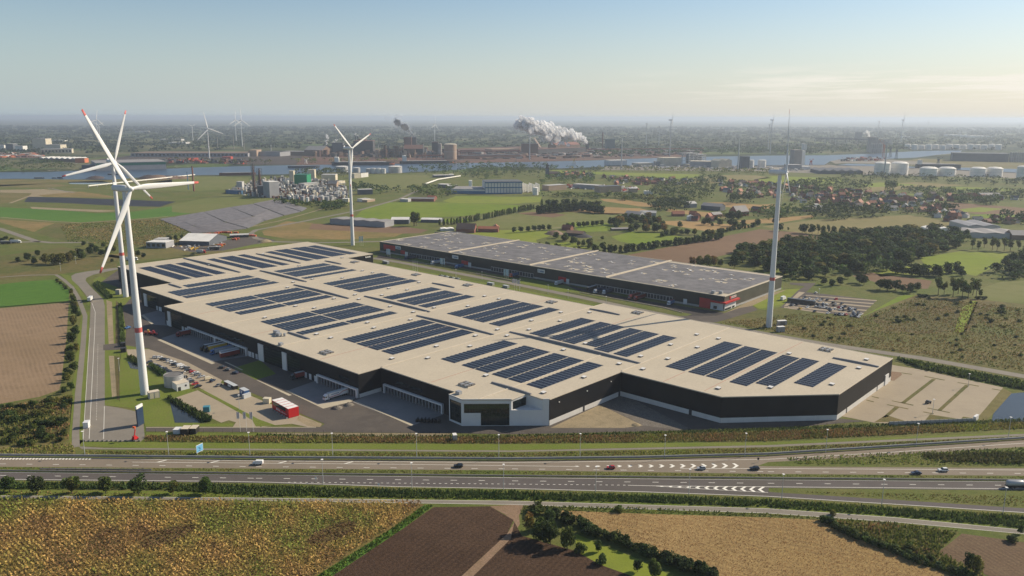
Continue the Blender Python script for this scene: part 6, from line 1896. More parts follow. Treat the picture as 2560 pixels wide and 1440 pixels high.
for i, (x, y, h) in enumerate([(2120, 697, 9), (2148, 707, 9), (2160, 712, 9), (2200, 724, 10), (2218, 727, 11), (2238, 726, 10), (2255, 730, 7), (2275, 733, 9), (2292, 728, 8), (2100, 712, 8), (2080, 716, 7), (2060, 712, 7)]):
    plant('broad1', G(x, y), f'{ORD[i]} dark round tree in the row behind the car park', 'row behind the car park', h, 1.0)
for i, (x, y, h) in enumerate([(2238, 683, 14), (2258, 686, 13), (2280, 688, 13), (2300, 690, 13), (2315, 690, 12), (2335, 690, 12), (2350, 692, 12), (2370, 684, 12), (2395, 682, 12), (2405, 690, 10)]):
    plant('wood1', G(x, y), f'{ORD[i]} tree from the left in the row bordering the sheep pasture', 'row bordering the sheep pasture', h, 1.0)
for i, (x, y, h) in enumerate([(2345, 737, 17), (2360, 736, 12), (2382, 743, 18), (2395, 735, 16), (2405, 745, 17), (2420, 748, 15), (2440, 742, 17), (2432, 738, 16), (2450, 747, 9)]):
    plant('tall', G(x, y), f'{ORD[i]} tall yellowish tree from the left in the group by the green meadow', 'tall yellowish group by the meadow', h, 0.9)
for i, v in enumerate(fill([(2470, 690), (2500, 660), (2570, 640), (2700, 640), (2700, 700), (2520, 705)], 26)):
    plant(W3[i % 2], v, 'dark tree of the wood at the right edge of the frame', 'wood at the right frame edge', RNG.uniform(10, 14), 1.1)
for i, (x, y, h) in enumerate([(2430, 624, 15), (2445, 628, 13), (2460, 620, 14), (2480, 626, 17), (2492, 628, 15), (2510, 627, 17), (2525, 630, 16), (2545, 628, 14), (2560, 640, 12), (2575, 632, 12)]):
    plant('tall', G(x, y), f'{ORD[i]} tall tree from the left beyond the sheep pasture', 'tall trees beyond the sheep pasture', h, 0.9)
for i, (x, y, h, w) in enumerate([(2005, 583, 13, .9), (2015, 584, 14, .9), (2030, 585, 13, .9), (2045, 585, 14, .9), (2057, 587, 12, .7), (2070, 588, 15, .7), (2083, 588, 12, .8), (2100, 590, 13, .8), (2107, 591, 14, .6), (2119, 590, 13, .6), (1948, 578, 11, 1), (1970, 578, 6, 1.1)]):
    plant('tall' if i % 2 else 'broad1', G(x, y), f'{ORD[i]} tree of the open row between khaki and brown fields', 'open row between khaki and brown fields', h, w)
for i, (x, y, h) in enumerate([(2193, 590, 12), (2212, 592, 12), (2230, 592, 11)]):
    plant('broad0', G(x, y), f'{ORD[i]} round tree from the left rising above the wood edge', 'trees above the wood edge', h * 1.15, 1.1)
# shelter belt and hedges in the middle distance
hedge_row([(1480, 632), (1560, 632), (1650, 618), (1740, 608), (1802, 598)], 42, ['wood1', 'wood0'], 9.5, 1.5, 'dark tree of the dense shelter belt along the brown field', 'shelter belt behind the second hall', 0.85, 0.15)
hedge_row([(1400, 600), (1450, 612), (1500, 622), (1540, 634)], 14, BR3, 8.0, 4, 'tree of the belt beside the timber yard', 'belt beside the timber yard', 0.9)
hedge_row([(1340, 618), (1380, 620), (1430, 628), (1460, 632)], 9, BR3, 6, 3, 'bushy tree behind the roof of the second hall', 'bushy trees behind the second hall', .9)
hedge_row([(1797, 584), (1840, 575), (1890, 568)], 14, ['wood1', 'wood0'], 7, 1, 'tree of the belt above the brown field', 'belt above the brown field', .8)
hedge_row([(1340, 535), (1400, 531), (1450, 526), (1505, 535)], 32, ['poplar', 'wood1'], 15, 2.5, 'tall dark tree of the long row beside the ploughed patch', 'long row beside the ploughed patch', 1.05, 0.12)
hedge_row([(1352, 521), (1430, 519), (1500, 524)], 20, ['poplar', 'wood1'], 15, 3, 'tall dark tree in the back line of the long row', 'back line of the long row', 1.05, .12)
hedge_row([(1095, 565), (1130, 562), (1175, 556), (1230, 545), (1280, 535), (1335, 524)], 54, ['poplar'], 11, 1.5, 'poplar of the long line running to the farm barns', 'poplar line to the barns', 1.0, 0.15)
hedge_row([(1030, 566), (1045, 565)], 3, ['tall'], 19, 2, 'big pale poplar beside the farm barns', 'pale poplars by the barns', 1.2)
for i, (x, y) in enumerate([(1285, 582), (1302, 581), (1320, 580), (1335, 578), (1348, 577), (1358, 576), (1373, 576), (1420, 572), (1432, 570), (1447, 569), (1459, 568), (1468, 567), (1482, 566), (1492, 565), (1504, 564)]):
    plant('road1' if i % 2 else 'road0', G(x, y), f'{ORD[i]} orchard-like round tree from the left along the farm track', 'round trees along the farm track', 8.5, 1.1)
for i, v in enumerate(fill([(1520, 562), (1560, 548), (1640, 552), (1665, 570), (1660, 588), (1600, 582), (1545, 578)], 34)):
    plant(['broad0', 'broad1', 'broad0', 'autumn'][i % 4], v, 'tree of the mixed grove around the grey sheds', 'mixed grove by the grey sheds', RNG.uniform(9, 13), 1.0)
hedge_row([(1650, 592), (1700, 585), (1760, 590), (1800, 586)], 14, BR3, 8, 3, 'tree on the edge of the golden field', 'golden field edge', 1.0)
for i, (x, y, h) in enumerate([(1760, 562, 10), (1770, 562, 11), (1800, 563, 10), (1825, 566, 11), (1838, 566, 9), (1858, 566, 10), (1893, 565, 11), (1830, 550, 14), (1845, 549, 15), (1820, 550, 12), (1780, 566, 6), (1940, 560, 12), (1390, 596, 9), (1505, 600, 5), (1700, 568, 9), (1790, 553, 8)]):
    plant(BR3[i % 2], G(x, y), f'{ORD[i]} solitary round tree among the golden fields', 'solitary trees in the golden fields', h, 1.0)
# shrubs on the fallow east ground
for i, v in enumerate(fill([(1830, 808), (1990, 785), (2150, 795), (2290, 745), (2440, 755), (2560, 770), (2560, 930), (2300, 888), (2100, 858)], 60)):
    plant(B3[i % 3], v, 'low dark bush scattered on the fallow ground east of the halls', 'bushes on the east fallow', RNG.uniform(1.0, 2.4), 1.4)
for i, (x, y) in enumerate([(2245, 806), (2505, 770), (2500, 783), (2478, 806), (2298, 742), (2312, 743), (2445, 748), (2460, 748)]):
    plant('hedge1', G(x, y), f'{ORD[i]} larger dark bush on the fallow ground', 'larger bushes on the east fallow', 3.0, 1.3)

# masses of foliage nobody could count: one object each
def mass(name, pts, n, h, w, cards=26, size=1.5, cols=GREENS, world=False, hv=0.3, squash=1.0):
    P2 = fill(pts, n, world)
    n = len(P2)
    hh = h * RNG.uniform(1 - hv, 1 + hv, (n, 1))
    ww = w * RNG.uniform(0.75, 1.25, (n, 1))
    d = RNG.normal(size=(n, cards, 3))
    d /= np.linalg.norm(d, axis=2, keepdims=True)
    d[:, :, 2] = np.abs(d[:, :, 2]) ** 0.8 * np.sign(d[:, :, 2] + 0.75)
    C = np.zeros((n, cards, 3))
    rr = RNG.uniform(0.75, 1.05, (n, cards, 1))
    C[:, :, 0] = P2[:, None, 0] + (d * rr)[:, :, 0] * ww / 2
    C[:, :, 1] = P2[:, None, 1] + (d * rr)[:, :, 1] * ww / 2
    C[:, :, 2] = hh * 0.52 + (d * rr)[:, :, 2] * hh * 0.48
    cb = np.array(cols)[RNG.integers(len(cols), size=n)] * RNG.uniform(0.7, 1.35, (n, 1))
    kc = (cb[:, None, :] * RNG.uniform(0.7, 1.35, (n, cards, 1))).reshape(-1, 3)
    V, F, c = card_arrays(C.reshape(-1, 3), size * RNG.uniform(0.7, 1.3, n * cards), kc, 0.25)
    return mesh_np(name, V, F, 'leaf', c, None, 'stuff')
def tufts(name, pts, per_m2, h, size, cols, world=False, cap=90000, lean=0.25):
    """upright blades and tufts of reeds, weeds or crops"""
    a = area(pts)
    n = int(min(cap, a * per_m2))
    P2 = fill(pts, n, world)
    n = len(P2)
    hh = h * RNG.uniform(0.55, 1.25, n)
    th = RNG.uniform(0, PI, n)
    ux, uy = np.cos(th) * size / 2, np.sin(th) * size / 2
    lx, ly = RNG.normal(0, lean, n) * hh, RNG.normal(0, lean, n) * hh
    V = np.zeros((n, 4, 3))
    V[:, 0] = np.stack([P2[:, 0] - ux, P2[:, 1] - uy, np.zeros(n)], 1)
    V[:, 1] = np.stack([P2[:, 0] + ux, P2[:, 1] + uy, np.zeros(n)], 1)
    V[:, 2] = np.stack([P2[:, 0] + ux * .7 + lx, P2[:, 1] + uy * .7 + ly, hh], 1)
    V[:, 3] = np.stack([P2[:, 0] - ux * .7 + lx, P2[:, 1] - uy * .7 + ly, hh], 1)
    # colour drifts over some ten metres so that patches form
    ph = RNG.uniform(0, 6.28, 6)
    d = np.sin(P2[:, 0] * 0.11 + ph[0]) + np.sin(P2[:, 1] * 0.19 + ph[1]) + np.sin(P2[:, 0] * 0.031 + P2[:, 1] * 0.05 + ph[2]) * 1.3 + np.sin(P2[:, 0] * .27 - P2[:, 1] * .21 + ph[3]) * .8 + RNG.normal(0, 0.9, n)
    i = np.clip(((d + 3.2) / 6.4 * len(cols)).astype(int), 0, len(cols) - 1)
    cc = np.array(cols)[i] * RNG.uniform(0.7, 1.3, (n, 1))
    return mesh_np(name, V.reshape(-1, 3), np.arange(n * 4).reshape(-1, 4), 'leaf', np.repeat(cc, 4, 0), None, 'stuff')
REED = [(0.10, 0.10, 0.028), (0.14, 0.115, 0.04), (0.19, 0.135, 0.055), (0.16, 0.105, 0.04), (0.085, 0.09, 0.024)]
WEED = [(0.06, 0.085, 0.018), (0.085, 0.105, 0.025), (0.05, 0.07, 0.016), (0.12, 0.12, 0.03)]
DARKW = [(0.03, 0.05, 0.014), (0.04, 0.06, 0.016), (0.055, 0.075, 0.02), (0.03, 0.045, 0.012)]
VERGE = [(0.13, 0.155, 0.03), (0.155, 0.155, 0.04), (0.16, 0.135, 0.045), (0.09, 0.11, 0.024)]
CORN = [(0.13, 0.15, 0.03), (0.19, 0.165, 0.042), (0.25, 0.185, 0.052), (0.28, 0.185, 0.06), (0.17, 0.105, 0.042), (0.105, 0.065, 0.03)]
tufts('reeds', [(362, 1090), (640, 1092), (1280, 1094), (1920, 1080), (2560, 1056), (2700, 1050), (2700, 1066), (2560, 1072), (1920, 1103), (1280, 1109), (640, 1107), (362, 1104)], 3.2, 0.95, 0.5, VERGE[:3] + REED)
tufts('weeds', [(640, 1086), (1130, 1089), (1280, 1089), (1920, 1071), (2560, 1048), (2560, 1056), (1920, 1080), (1280, 1094), (640, 1092)], 2.2, 0.9, 0.5, DARKW)
tufts('grass', [(210, 1128), (640, 1130), (1280, 1134), (1920, 1120), (2560, 1092), (2560, 1096), (1920, 1133), (1280, 1143), (640, 1140), (210, 1136)], 2.2, 0.6, 0.5, VERGE + REED[:2])
tufts('weeds', [(-60, 1209), (400, 1211), (640, 1216), (900, 1224), (1280, 1231), (1600, 1240), (1920, 1252), (2240, 1272), (2560, 1294), (2700, 1306), (2700, 1340), (2560, 1320), (2240, 1290), (1920, 1268), (1600, 1256), (1280, 1249), (900, 1243), (640, 1240), (400, 1224), (-60, 1222)], 3.0, 1.25, 0.6, DARKW + WEED[:1])
tufts('grass', [(-60, 1203), (640, 1210), (900, 1218), (1280, 1226), (1920, 1246), (2560, 1288), (2560, 1294), (1920, 1252), (1280, 1231), (640, 1216), (-60, 1209)], 1.6, 0.5, 0.45, VERGE + REED[:2])
tufts('grass', [(-60, 1224), (640, 1240), (1280, 1249), (640, 1244), (-60, 1237)], 1.5, 0.5, 0.5, VERGE + REED[1:3])
tufts('weeds', [(1062, 1262), (1084, 1264), (1010, 1320), (825, 1444), (790, 1444), (985, 1319)], 2.6, 0.9, 0.5, [(0.05, 0.09, 0.016), (0.07, 0.11, 0.02), (0.04, 0.07, 0.014)])
tufts('grass', [(1310, 1264), (1600, 1270), (1920, 1285), (2240, 1307), (2400, 1328), (2200, 1312), (2060, 1299), (1920, 1293), (1560, 1282), (1370, 1276), (1300, 1285)], 1.8, 0.7, 0.5, WEED + VERGE)
tufts('weeds', [(2062, 1304), (2240, 1312), (2395, 1333), (2345, 1380), (2460, 1440), (2400, 1444), (2270, 1396), (2130, 1341)], 2.0, 1.2, 0.6, WEED + REED[2:4])
tufts('stubble', [(1375, 1276), (1560, 1284), (1920, 1295), (2052, 1301), (2130, 1342), (2270, 1399), (2385, 1444), (1780, 1444), (1600, 1371), (1450, 1305)], 2.2, 0.28, 0.3, [(0.36, 0.245, 0.10), (0.30, 0.20, 0.085), (0.24, 0.155, 0.065), (0.40, 0.28, 0.12)], cap=70000)
tufts('weeds', [(1960, 1145), (2300, 1130), (2560, 1120), (2700, 1114), (2700, 1165), (2560, 1165), (2000, 1160)], 1.0, 0.8, 0.6, WEED + VERGE)
tufts('weeds', [(2300, 1140), (2420, 1132), (2560, 1135), (2560, 1160), (2450, 1160), (2330, 1152)], 1.4, 1.6, 0.9, [(0.07, 0.065, 0.025), (0.05, 0.055, 0.018)])
tufts('weeds', [(2000, 1230), (2560, 1240), (2560, 1268), (2240, 1246)], 1.0, 0.5, 0.5, VERGE)
tufts('grass', [(-60, 1168), (640, 1173), (1280, 1178), (1920, 1187), (2560, 1192), (2560, 1197), (1280, 1186), (-60, 1173)], 1.4, 0.4, 0.5, VERGE)
tufts('grass', [(0, 1122), (180, 1108), (190, 1138), (0, 1138)], 1.8, 0.8, 0.6, REED[:3] + VERGE)
tufts('weeds', [(0, 1020), (178, 992), (170, 1100), (0, 1116)], 1.1, 1.0, 0.7, WEED + REED)
tufts('weeds', [(1800, 808), (1990, 785), (2150, 796), (2290, 745), (2440, 757), (2560, 772), (2560, 930), (2300, 888), (2100, 860), (1940, 830)], 0.3, 0.8, 1.0, [(0.09, 0.10, 0.028), (0.12, 0.105, 0.035), (0.14, 0.11, 0.04), (0.065, 0.08, 0.022)], cap=40000)
tufts('grass', [(150, 562), (300, 553), (420, 548), (480, 580), (440, 618), (300, 614), (170, 604)], 0.12, 1.0, 1.4, WEED + REED, cap=30000)
tufts('weeds', [(2238, 897), (2560, 958), (2700, 985), (2700, 1000), (2560, 975), (2300, 922)], 1.5, 2.2, 1.2, DARKW)
# hedges round the ponds and along the yard, clipped bands
for pts in ([(417, 997), (424, 994), (530, 1048), (525, 1056), (512, 1056)], [(318, 894), (330, 893), (350, 905), (345, 914)], [(372, 915), (378, 912), (415, 935), (405, 942)], [(297, 762), (304, 762), (312, 855), (303, 866)], [(236, 712), (245, 706), (282, 745), (270, 748)]):
    tufts('hedge', pts, 4.5, 2.0, 0.8, DARKW)
# the ripening maize, row by row
def maize():
    poly = [(v.x, v.y) for v in pxpoly([(-70, 1249), (0, 1249), (640, 1256), (1050, 1260), (1060, 1262), (983, 1318), (782, 1446), (760, 1460), (-70, 1460)])]
    a = np.array(poly)
    lo, hi = a.min(0) - 5, a.max(0) + 5
    ang = math.radians(138)
    ux, uy = math.cos(ang), math.sin(ang)
    ext = np.hypot(*(hi - lo))
    rows = np.arange(-ext, ext, 1.5)
    xs, ys = [], []
    for r in rows:
        t = np.arange(-ext, ext, 0.55) + RNG.uniform(0, .5)
        xs.append((lo[0] + hi[0]) / 2 + t * ux - r * uy)
        ys.append((lo[1] + hi[1]) / 2 + t * uy + r * ux)
    x, y = np.concatenate(xs), np.concatenate(ys)
    k = inside(poly, x, y)
    x, y = x[k], y[k]
    n = len(x)
    x, y = x + RNG.normal(0, .13, n), y + RNG.normal(0, .13, n)
    ph = RNG.uniform(0, 6.28, 8)
    d = np.sin(x * .05 + ph[0]) + np.sin(y * .11 + x * .02 + ph[1]) + 0.9 * np.sin(x * .13 - y * .09 + ph[2]) + .7 * np.sin(x * .31 + y * .27 + ph[3])
    gap = (np.sin(x * .083 + ph[4]) + np.sin(y * .17 + ph[5]) + np.sin(x * .21 - y * .13 + ph[6]))
    lodged = gap > 1.75
    i = np.clip(((d + 2.6 + RNG.normal(0, .6, n)) / 5.4 * 5).astype(int), 0, 4)
    i[lodged] = 5
    col = np.array(CORN)[i] * RNG.uniform(.7, 1.3, (n, 1))
    hh = 1.9 * RNG.uniform(.8, 1.15, n)
    hh[lodged] *= .45
    C = np.concatenate([np.stack([x + RNG.normal(0, .18, n), y + RNG.normal(0, .18, n), hh * f], 1) for f in (.92, .6)])
    V, F, c = card_arrays(C, np.tile(RNG.uniform(.5, .95, n), 2), np.concatenate([col * 1.1, col * .9]), 0.0, 0.55)
    mesh_np('maize', V, F, 'leaf', c, None, 'stuff')
maize()
mass('woods', WOOD, 330, 10, 10, 30, 2.2, DARKG + GREENS)
mass('woods', [(2470, 690), (2500, 660), (2570, 640), (2700, 640), (2700, 700), (2520, 705)], 60, 9, 10, 30, 2.0, DARKG)
# woods of the middle and far distance
for pts, n, h, w, cols in [
    ([(0, 402), (110, 405), (180, 412), (185, 424), (100, 430), (0, 431)], 90, 14, 14, GREENS),
    ([(415, 400), (640, 404), (720, 405), (720, 410), (600, 413), (420, 410)], 60, 12, 14, DARKG + OLIVE),
    ([(700, 398), (860, 402), (1000, 402), (1000, 406), (760, 409)], 60, 14, 14, OLIVE + GREENS),
    ([(735, 432), (860, 425), (880, 430), (850, 445), (790, 442), (740, 440)], 70, 13, 13, GREENS),
    ([(1010, 425), (1100, 412), (1260, 413), (1380, 414), (1400, 428), (1350, 432), (1200, 440), (1100, 445), (1040, 436)], 190, 13, 12, GREENS + DARKG),
    ([(1180, 425), (1300, 420), (1370, 430), (1340, 445), (1220, 450), (1150, 445)], 120, 13, 12, DARKG + GREENS),
    ([(1400, 422), (1600, 424), (1900, 428), (1980, 436), (1900, 438), (1700, 433), (1500, 428), (1400, 426)], 150, 11, 12, GREENS + OLIVE),
    ([(2090, 440), (2200, 438), (2380, 444), (2560, 450), (2700, 455), (2700, 470), (2560, 468), (2400, 464), (2250, 452), (2110, 450)], 210, 11, 13, DARKG),
    ([(1020, 472), (1100, 470), (1150, 476), (1150, 487), (1090, 497), (1070, 492), (1030, 484)], 80, 11, 10, GREENS),
    ([(800, 515), (870, 512), (880, 520), (810, 528)], 40, 9, 9, GREENS),
    ([(870, 463), (1000, 474), (1000, 484), (930, 486), (880, 476)], 50, 11, 11, DARKG),
    ([(690, 505), (860, 512), (870, 516), (760, 520), (720, 512)], 50, 7, 8, GREENS),
    ([(1640, 468), (1760, 455), (1790, 470), (1780, 500), (1700, 506), (1620, 490)], 150, 13, 12, GREENS + DARKG),
    ([(1340, 445), (1480, 440), (1500, 458), (1420, 462), (1350, 460)], 80, 12, 11, GREENS),
    ([(1350, 487), (1480, 488), (1600, 496), (1480, 498), (1360, 492)], 60, 8, 9, GREENS),
    ([(1520, 488), (1640, 498), (1760, 503), (1680, 512), (1560, 502)], 70, 9, 9, GREENS + OLIVE),
    ([(1615, 520), (1660, 506), (1725, 508), (1725, 528), (1640, 528)], 70, 12, 11, DARKG),
    ([(1820, 500), (1880, 490), (1880, 508), (1830, 512)], 30, 14, 12, DARKG),
    ([(1740, 450), (1800, 448), (1830, 455), (1790, 462), (1740, 462)], 40, 15, 12, DARKG),
    ([(1960, 462), (2080, 452), (2180, 462), (2180, 476), (2060, 480), (1960, 475)], 130, 12, 12, DARKG + GREENS),
    ([(2020, 528), (2100, 520), (2180, 530), (2230, 536), (2190, 545), (2080, 552), (2030, 548)], 110, 12, 11, DARKG),
    ([(1900, 525), (2020, 520), (2030, 535), (1960, 545), (1900, 540)], 50, 10, 10, GREENS),
    ([(2250, 472), (2330, 474), (2400, 480), (2560, 482), (2560, 496), (2420, 492), (2260, 484)], 120, 10, 11, DARKG),
    ([(2380, 496), (2500, 502), (2490, 514), (2390, 508)], 60, 11, 10, DARKG),
    ([(2340, 520), (2380, 520), (2390, 530), (2360, 532)], 20, 11, 9, DARKG),
    ([(2500, 540), (2600, 538), (2600, 560), (2510, 552)], 30, 12, 11, DARKG)]:
    mass('woods', pts, n, h, w, 22, 2.6, cols)
mass('poplar_stand', [(2210, 476), (2240, 474), (2240, 486), (2212, 488)], 26, 24, 5, 40, 2.2, DARKG, hv=.1)
# beyond the canal: woods to the horizon, thinning into texture
mass('woods', [(-600, 396), (0, 390), (700, 372), (1300, 368), (1700, 372), (2560, 376), (3300, 380), (3300, 342), (-600, 335)], 4200, 10, 34, 12, 10, [(0.024, 0.032, 0.014), (0.020, 0.027, 0.012), (0.030, 0.037, 0.015)], hv=.35)
mass('woods', [(-600, 335), (3300, 342), (3300, 322), (-600, 315)], 2600, 11, 90, 12, 26, [(0.022, 0.029, 0.013), (0.019, 0.026, 0.012)], hv=.4)
mass('woods', [(1480, 394), (1750, 386), (2050, 384), (2180, 378), (2300, 372), (2300, 366), (1900, 370), (1490, 378)], 300, 13, 26, 16, 8, DARKG)
# ---------------------------------------------------------------- buildings of the plain and the port
for n_, c_ in {'b_cream': (0.56, 0.50, 0.38), 'b_white': (0.66, 0.64, 0.60), 'b_grey': (0.30, 0.30, 0.31), 'b_pale': (0.45, 0.44, 0.42), 'b_brown': (0.19, 0.125, 0.085), 'b_dark': (0.055, 0.052, 0.055), 'b_rust': (0.14, 0.07, 0.05), 'b_slate': (0.10, 0.11, 0.125), 'b_teal': (0.05, 0.10, 0.11),
               'b_green': (0.01, 0.20, 0.09), 'b_dgreen': (0.02, 0.13, 0.09), 'b_blue': (0.06, 0.16, 0.30), 'b_tan': (0.38, 0.27, 0.19), 'b_brick': (0.24, 0.10, 0.07), 'b_orange': (0.50, 0.15, 0.06), 'b_tile': (0.30, 0.115, 0.065), 'b_tiledark': (0.075, 0.055, 0.05), 'b_roofgrey': (0.27, 0.255, 0.245),
               'b_bright': (0.80, 0.77, 0.70), 'b_red': (0.40, 0.06, 0.04), 'b_yellow': (0.60, 0.36, 0.04), 'b_tower': (0.33, 0.30, 0.27)}.items():
    mat(n_, c_, 0.75, 0.1, 0.08)
def bld(label, bl, br, ty, depth, wall, roof='b_roofgrey', rt='flat', name='building', cat='building', group=None, rows=0, cols=0, win='glass_dark', rise=0.22, bandm=None, turn=0.0):
    """a building from its front-left and front-right foot, the photo row of its eaves, its depth in metres and roof type"""
    p, q = G(*bl), G(*br)
    d = q - p
    L = d.length
    h = max(2.5, hgt(((bl[0] + br[0]) / 2, (bl[1] + br[1]) / 2), ty))
    t = thing(name, label, cat, p, math.atan2(d.y, d.x) + turn, group)
    b = MB()
    b.box((L / 2, depth / 2, 0), (L, depth, h))
    if rt == 'gable':
        r = depth * rise
        b.add([(0, 0, h), (0, depth, h), (0, depth / 2, h + r)], [(0, 1, 2)]); b.add([(L, 0, h), (L, depth, h), (L, depth / 2, h + r)], [(0, 1, 2)])
    if rt == 'gable_end':
        r = L * rise
        b.add([(0, 0, h), (L, 0, h), (L / 2, 0, h + r)], [(0, 1, 2)]); b.add([(0, depth, h), (L, depth, h), (L / 2, depth, h + r)], [(0, 1, 2)])
    b.build('wall', wall, t)
    b = MB()
    e = .4
    if rt == 'flat':
        b.box((L / 2, depth / 2, h), (L + .6, depth + .6, max(.3, h * .03)))
    elif rt == 'gable':
        r = depth * rise
        b.add([(-e, -e, h - e * rise), (L + e, -e, h - e * rise), (L + e, depth / 2, h + r + .08), (-e, depth / 2, h + r + .08), (L + e, depth + e, h - e * rise), (-e, depth + e, h - e * rise)], [(0, 1, 2, 3), (3, 2, 4, 5)])
    elif rt == 'gable_end':
        r = L * rise
        b.add([(-e, -e, h), (L / 2, -e, h + r + .08), (L / 2, depth + e, h + r + .08), (-e, depth + e, h), (L + e, -e, h), (L + e, depth + e, h)], [(0, 1, 2, 3), (1, 4, 5, 2)])
    elif rt == 'multi':
        n = max(2, int(L / 22))
        for k in range(n):
            x0, x1 = L * k / n, L * (k + 1) / n
            r = (x1 - x0) * rise
            b.add([(x0, -.2, h), ((x0 + x1) / 2, -.2, h + r), ((x0 + x1) / 2, depth, h + r), (x0, depth, h), (x1, -.2, h), (x1, depth, h)], [(0, 1, 2, 3), (1, 4, 5, 2), (0, 4, 1)])
    b.build('roof', roof, t)
    if bandm:
        b = MB(); b.box((L / 2, -.1, h * .62), (L, .3, h * .33)); b.build('wall_band', bandm, t)
    if rows and cols:
        b = MB()
        b.box((0, 0, 0), (L / cols * .55, .25, h / rows * .5))
        wm = b.mesh('window', win)
        for r in range(rows):
            for c in range(cols):
                o = link('window', wm, t)
                o.location = (L * (c + .5) / cols, -.05, h * (r + .28) / rows)
    return t
def tank(label, x, y, rpx, ty, m, roof=None, name='storage_tank', group=None, dome=.12, cat='tank', ribs=False):
    p = G(x, y)
    r = rpx * mpp(x, y)
    p = p + Vector((0, r, 0))
    h = hgt((x, y), ty)
    t = thing(name, label, cat, p, 0, group)
    b = MB(); b.lathe((0, 0, 0), [(r, 0), (r, h)], 28); b.build('shell', m, t)
    b = MB(); b.lathe((0, 0, h), [(r * 1.01, 0), (r * .7, r * dome * .75), (.05, r * dome)], 28); b.build('roof', roof or m, t)
    b = MB()
    for z in (h * .97, h * .5): b.lathe((0, 0, z), [(r, 0), (r * 1.02, 0), (r * 1.02, h * .02), (r, h * .02)], 28)
    b.beam((r * 1.02, 0, 0), (r * .9, -r * .45, h), r * .05)
    b.build('ring', 'b_pale', t)
    return t
B = bld
# west bank works
B('tall cream plant block at the far left edge', (82, 373), (116, 373), 347, 60, 'b_cream')
B('long cream factory hall below the tall cream block', (103, 384), (180, 383), 373, 70, 'b_cream', rows=1, cols=9)
B('upper cream storey of the long factory hall', (112, 376), (152, 376), 362, 60, 'b_cream')
B('white shed cut by the left edge of the frame', (-20, 374), (11, 374), 363, 50, 'b_white')
B('grey shed between white sheds at far left', (15, 376), (34, 376), 360, 40, 'b_slate', 'b_pale')
B('white square building left of the sloped roof', (38, 377), (58, 377), 365, 40, 'b_white')
B('brown depot with row of barrel roofs on the canal bank', (97, 403), (190, 405), 397, 60, 'b_brown', 'b_white', 'multi')
B('orange brown end block of the barrel-roofed depot', (188, 407), (212, 407), 396, 30, 'b_orange', 'b_brown')
B('grey terminal shed with green band on the canal quay', (241, 427), (416, 422), 406, 170, 'b_grey', 'b_roofgrey', 'flat', bandm='b_dgreen')
B('dark blue low sheds left of the grey terminal', (205, 426), (240, 426), 413, 70, 'b_slate', 'b_slate')
B('very long grey rolling mill hall on the far bank', (327, 392), (620, 392), 383, 160, 'b_grey', 'b_brown', rows=1, cols=30)
B('tan end block of the rolling mill', (622, 391), (642, 391), 376, 80, 'b_tan', 'b_tan')
B('grey hall with dark roof right of the tan block', (645, 390), (700, 391), 380, 80, 'b_grey', 'b_dark')
B('low red brown hall behind the mill quay', (700, 388), (762, 389), 379, 80, 'b_brown', 'b_roofgrey')
B('small red cargo shed on the mill quay', (555, 398), (577, 398), 392, 30, 'b_red', 'b_red')
# steelworks
for a in [('tan brown casting hall at the left of the steelworks', (761, 389), (806, 390), 375, 70, 'b_brown', 'b_roofgrey', 'gable'), ('low black hall of the steelworks', (791, 388), (832, 388), 366, 60, 'b_dark', 'b_dark'), ('big black block of the steelworks left of the central turbine', (830, 388), (858, 388), 358, 60, 'b_slate', 'b_dark'),
          ('black hall behind the central turbine', (857, 388), (886, 388), 363, 60, 'b_dark', 'b_dark'), ('largest dark brown converter hall of the steelworks', (884, 389), (933, 389), 353, 90, 'b_dark', 'b_rust', 'flat'), ('upper rust brown storey on the converter hall', (897, 386), (915, 386), 348, 40, 'b_rust', 'b_rust'),
          ('blackened casthouse below the twin towers', (1010, 391), (1058, 391), 372, 70, 'b_dark', 'b_rust', 'gable'), ('reddish furnace tower, the left of the twin towers', (1010, 377), (1029, 377), 344, 40, 'b_rust', 'b_rust'), ('black furnace tower with smoke, the right of the twin towers', (1030, 376), (1041, 376), 344, 40, 'b_dark', 'b_dark'),
          ('dark plant block left of the gas holder', (1080, 389), (1096, 389), 356, 40, 'b_dark', 'b_rust'), ('brown low store right of the gas holder', (1150, 384), (1200, 384), 375, 60, 'b_rust', 'b_rust'), ('rust coloured sinter hall under the white plume', (1305, 386), (1345, 386), 360, 60, 'b_rust', 'b_dark'),
          ('dark coke battery below the white plume', (1345, 386), (1465, 380), 371, 60, 'b_dark', 'b_rust'), ('reddish roofed coke plant hall', (1390, 376), (1450, 374), 362, 60, 'b_brown', 'b_brick', 'gable'), ('black quench tower at the foot of the white plume', (1465, 376), (1472, 376), 357, 16, 'b_dark', 'b_dark'),
          ('teal hall beside the slim brown stack', (1516, 374), (1537, 374), 349, 50, 'b_teal', 'b_teal'), ('long tan bulk store with pale roof', (1230, 380), (1300, 378), 372, 60, 'b_tan', 'b_tan'), ('brown ore shed at the canal under the plume', (1160, 398), (1300, 394), 388, 60, 'b_rust', 'b_dark')]:
    B(*a, group='halls of the steelworks')
def stack(label, x, y, ty, rpx, m, group=None, name='chimney'):
    p = G(x, y); r = max(.8, rpx * mpp(x, y)); h = hgt((x, y), ty)
    t = thing(name, label, 'chimney', p, 0, group)
    b = MB(); b.lathe((0, 0, 0), [(r, 0), (r * .75, h)], 14); b.build('shaft', m, t)
    b = MB(); b.lathe((0, 0, h), [(r * .85, -h * .02), (r * .85, 0), (r * .5, 0), (r * .5, -2)], 14); b.build('rim', 'b_dark', t)
    return t
stack('brown slim chimney left of the chemical plant', 485, 478, 415, 2.2, 'b_brick')
stack('thin blue mast beside the brown chimney', 471, 474, 430, 1.1, 'b_blue', name='mast')
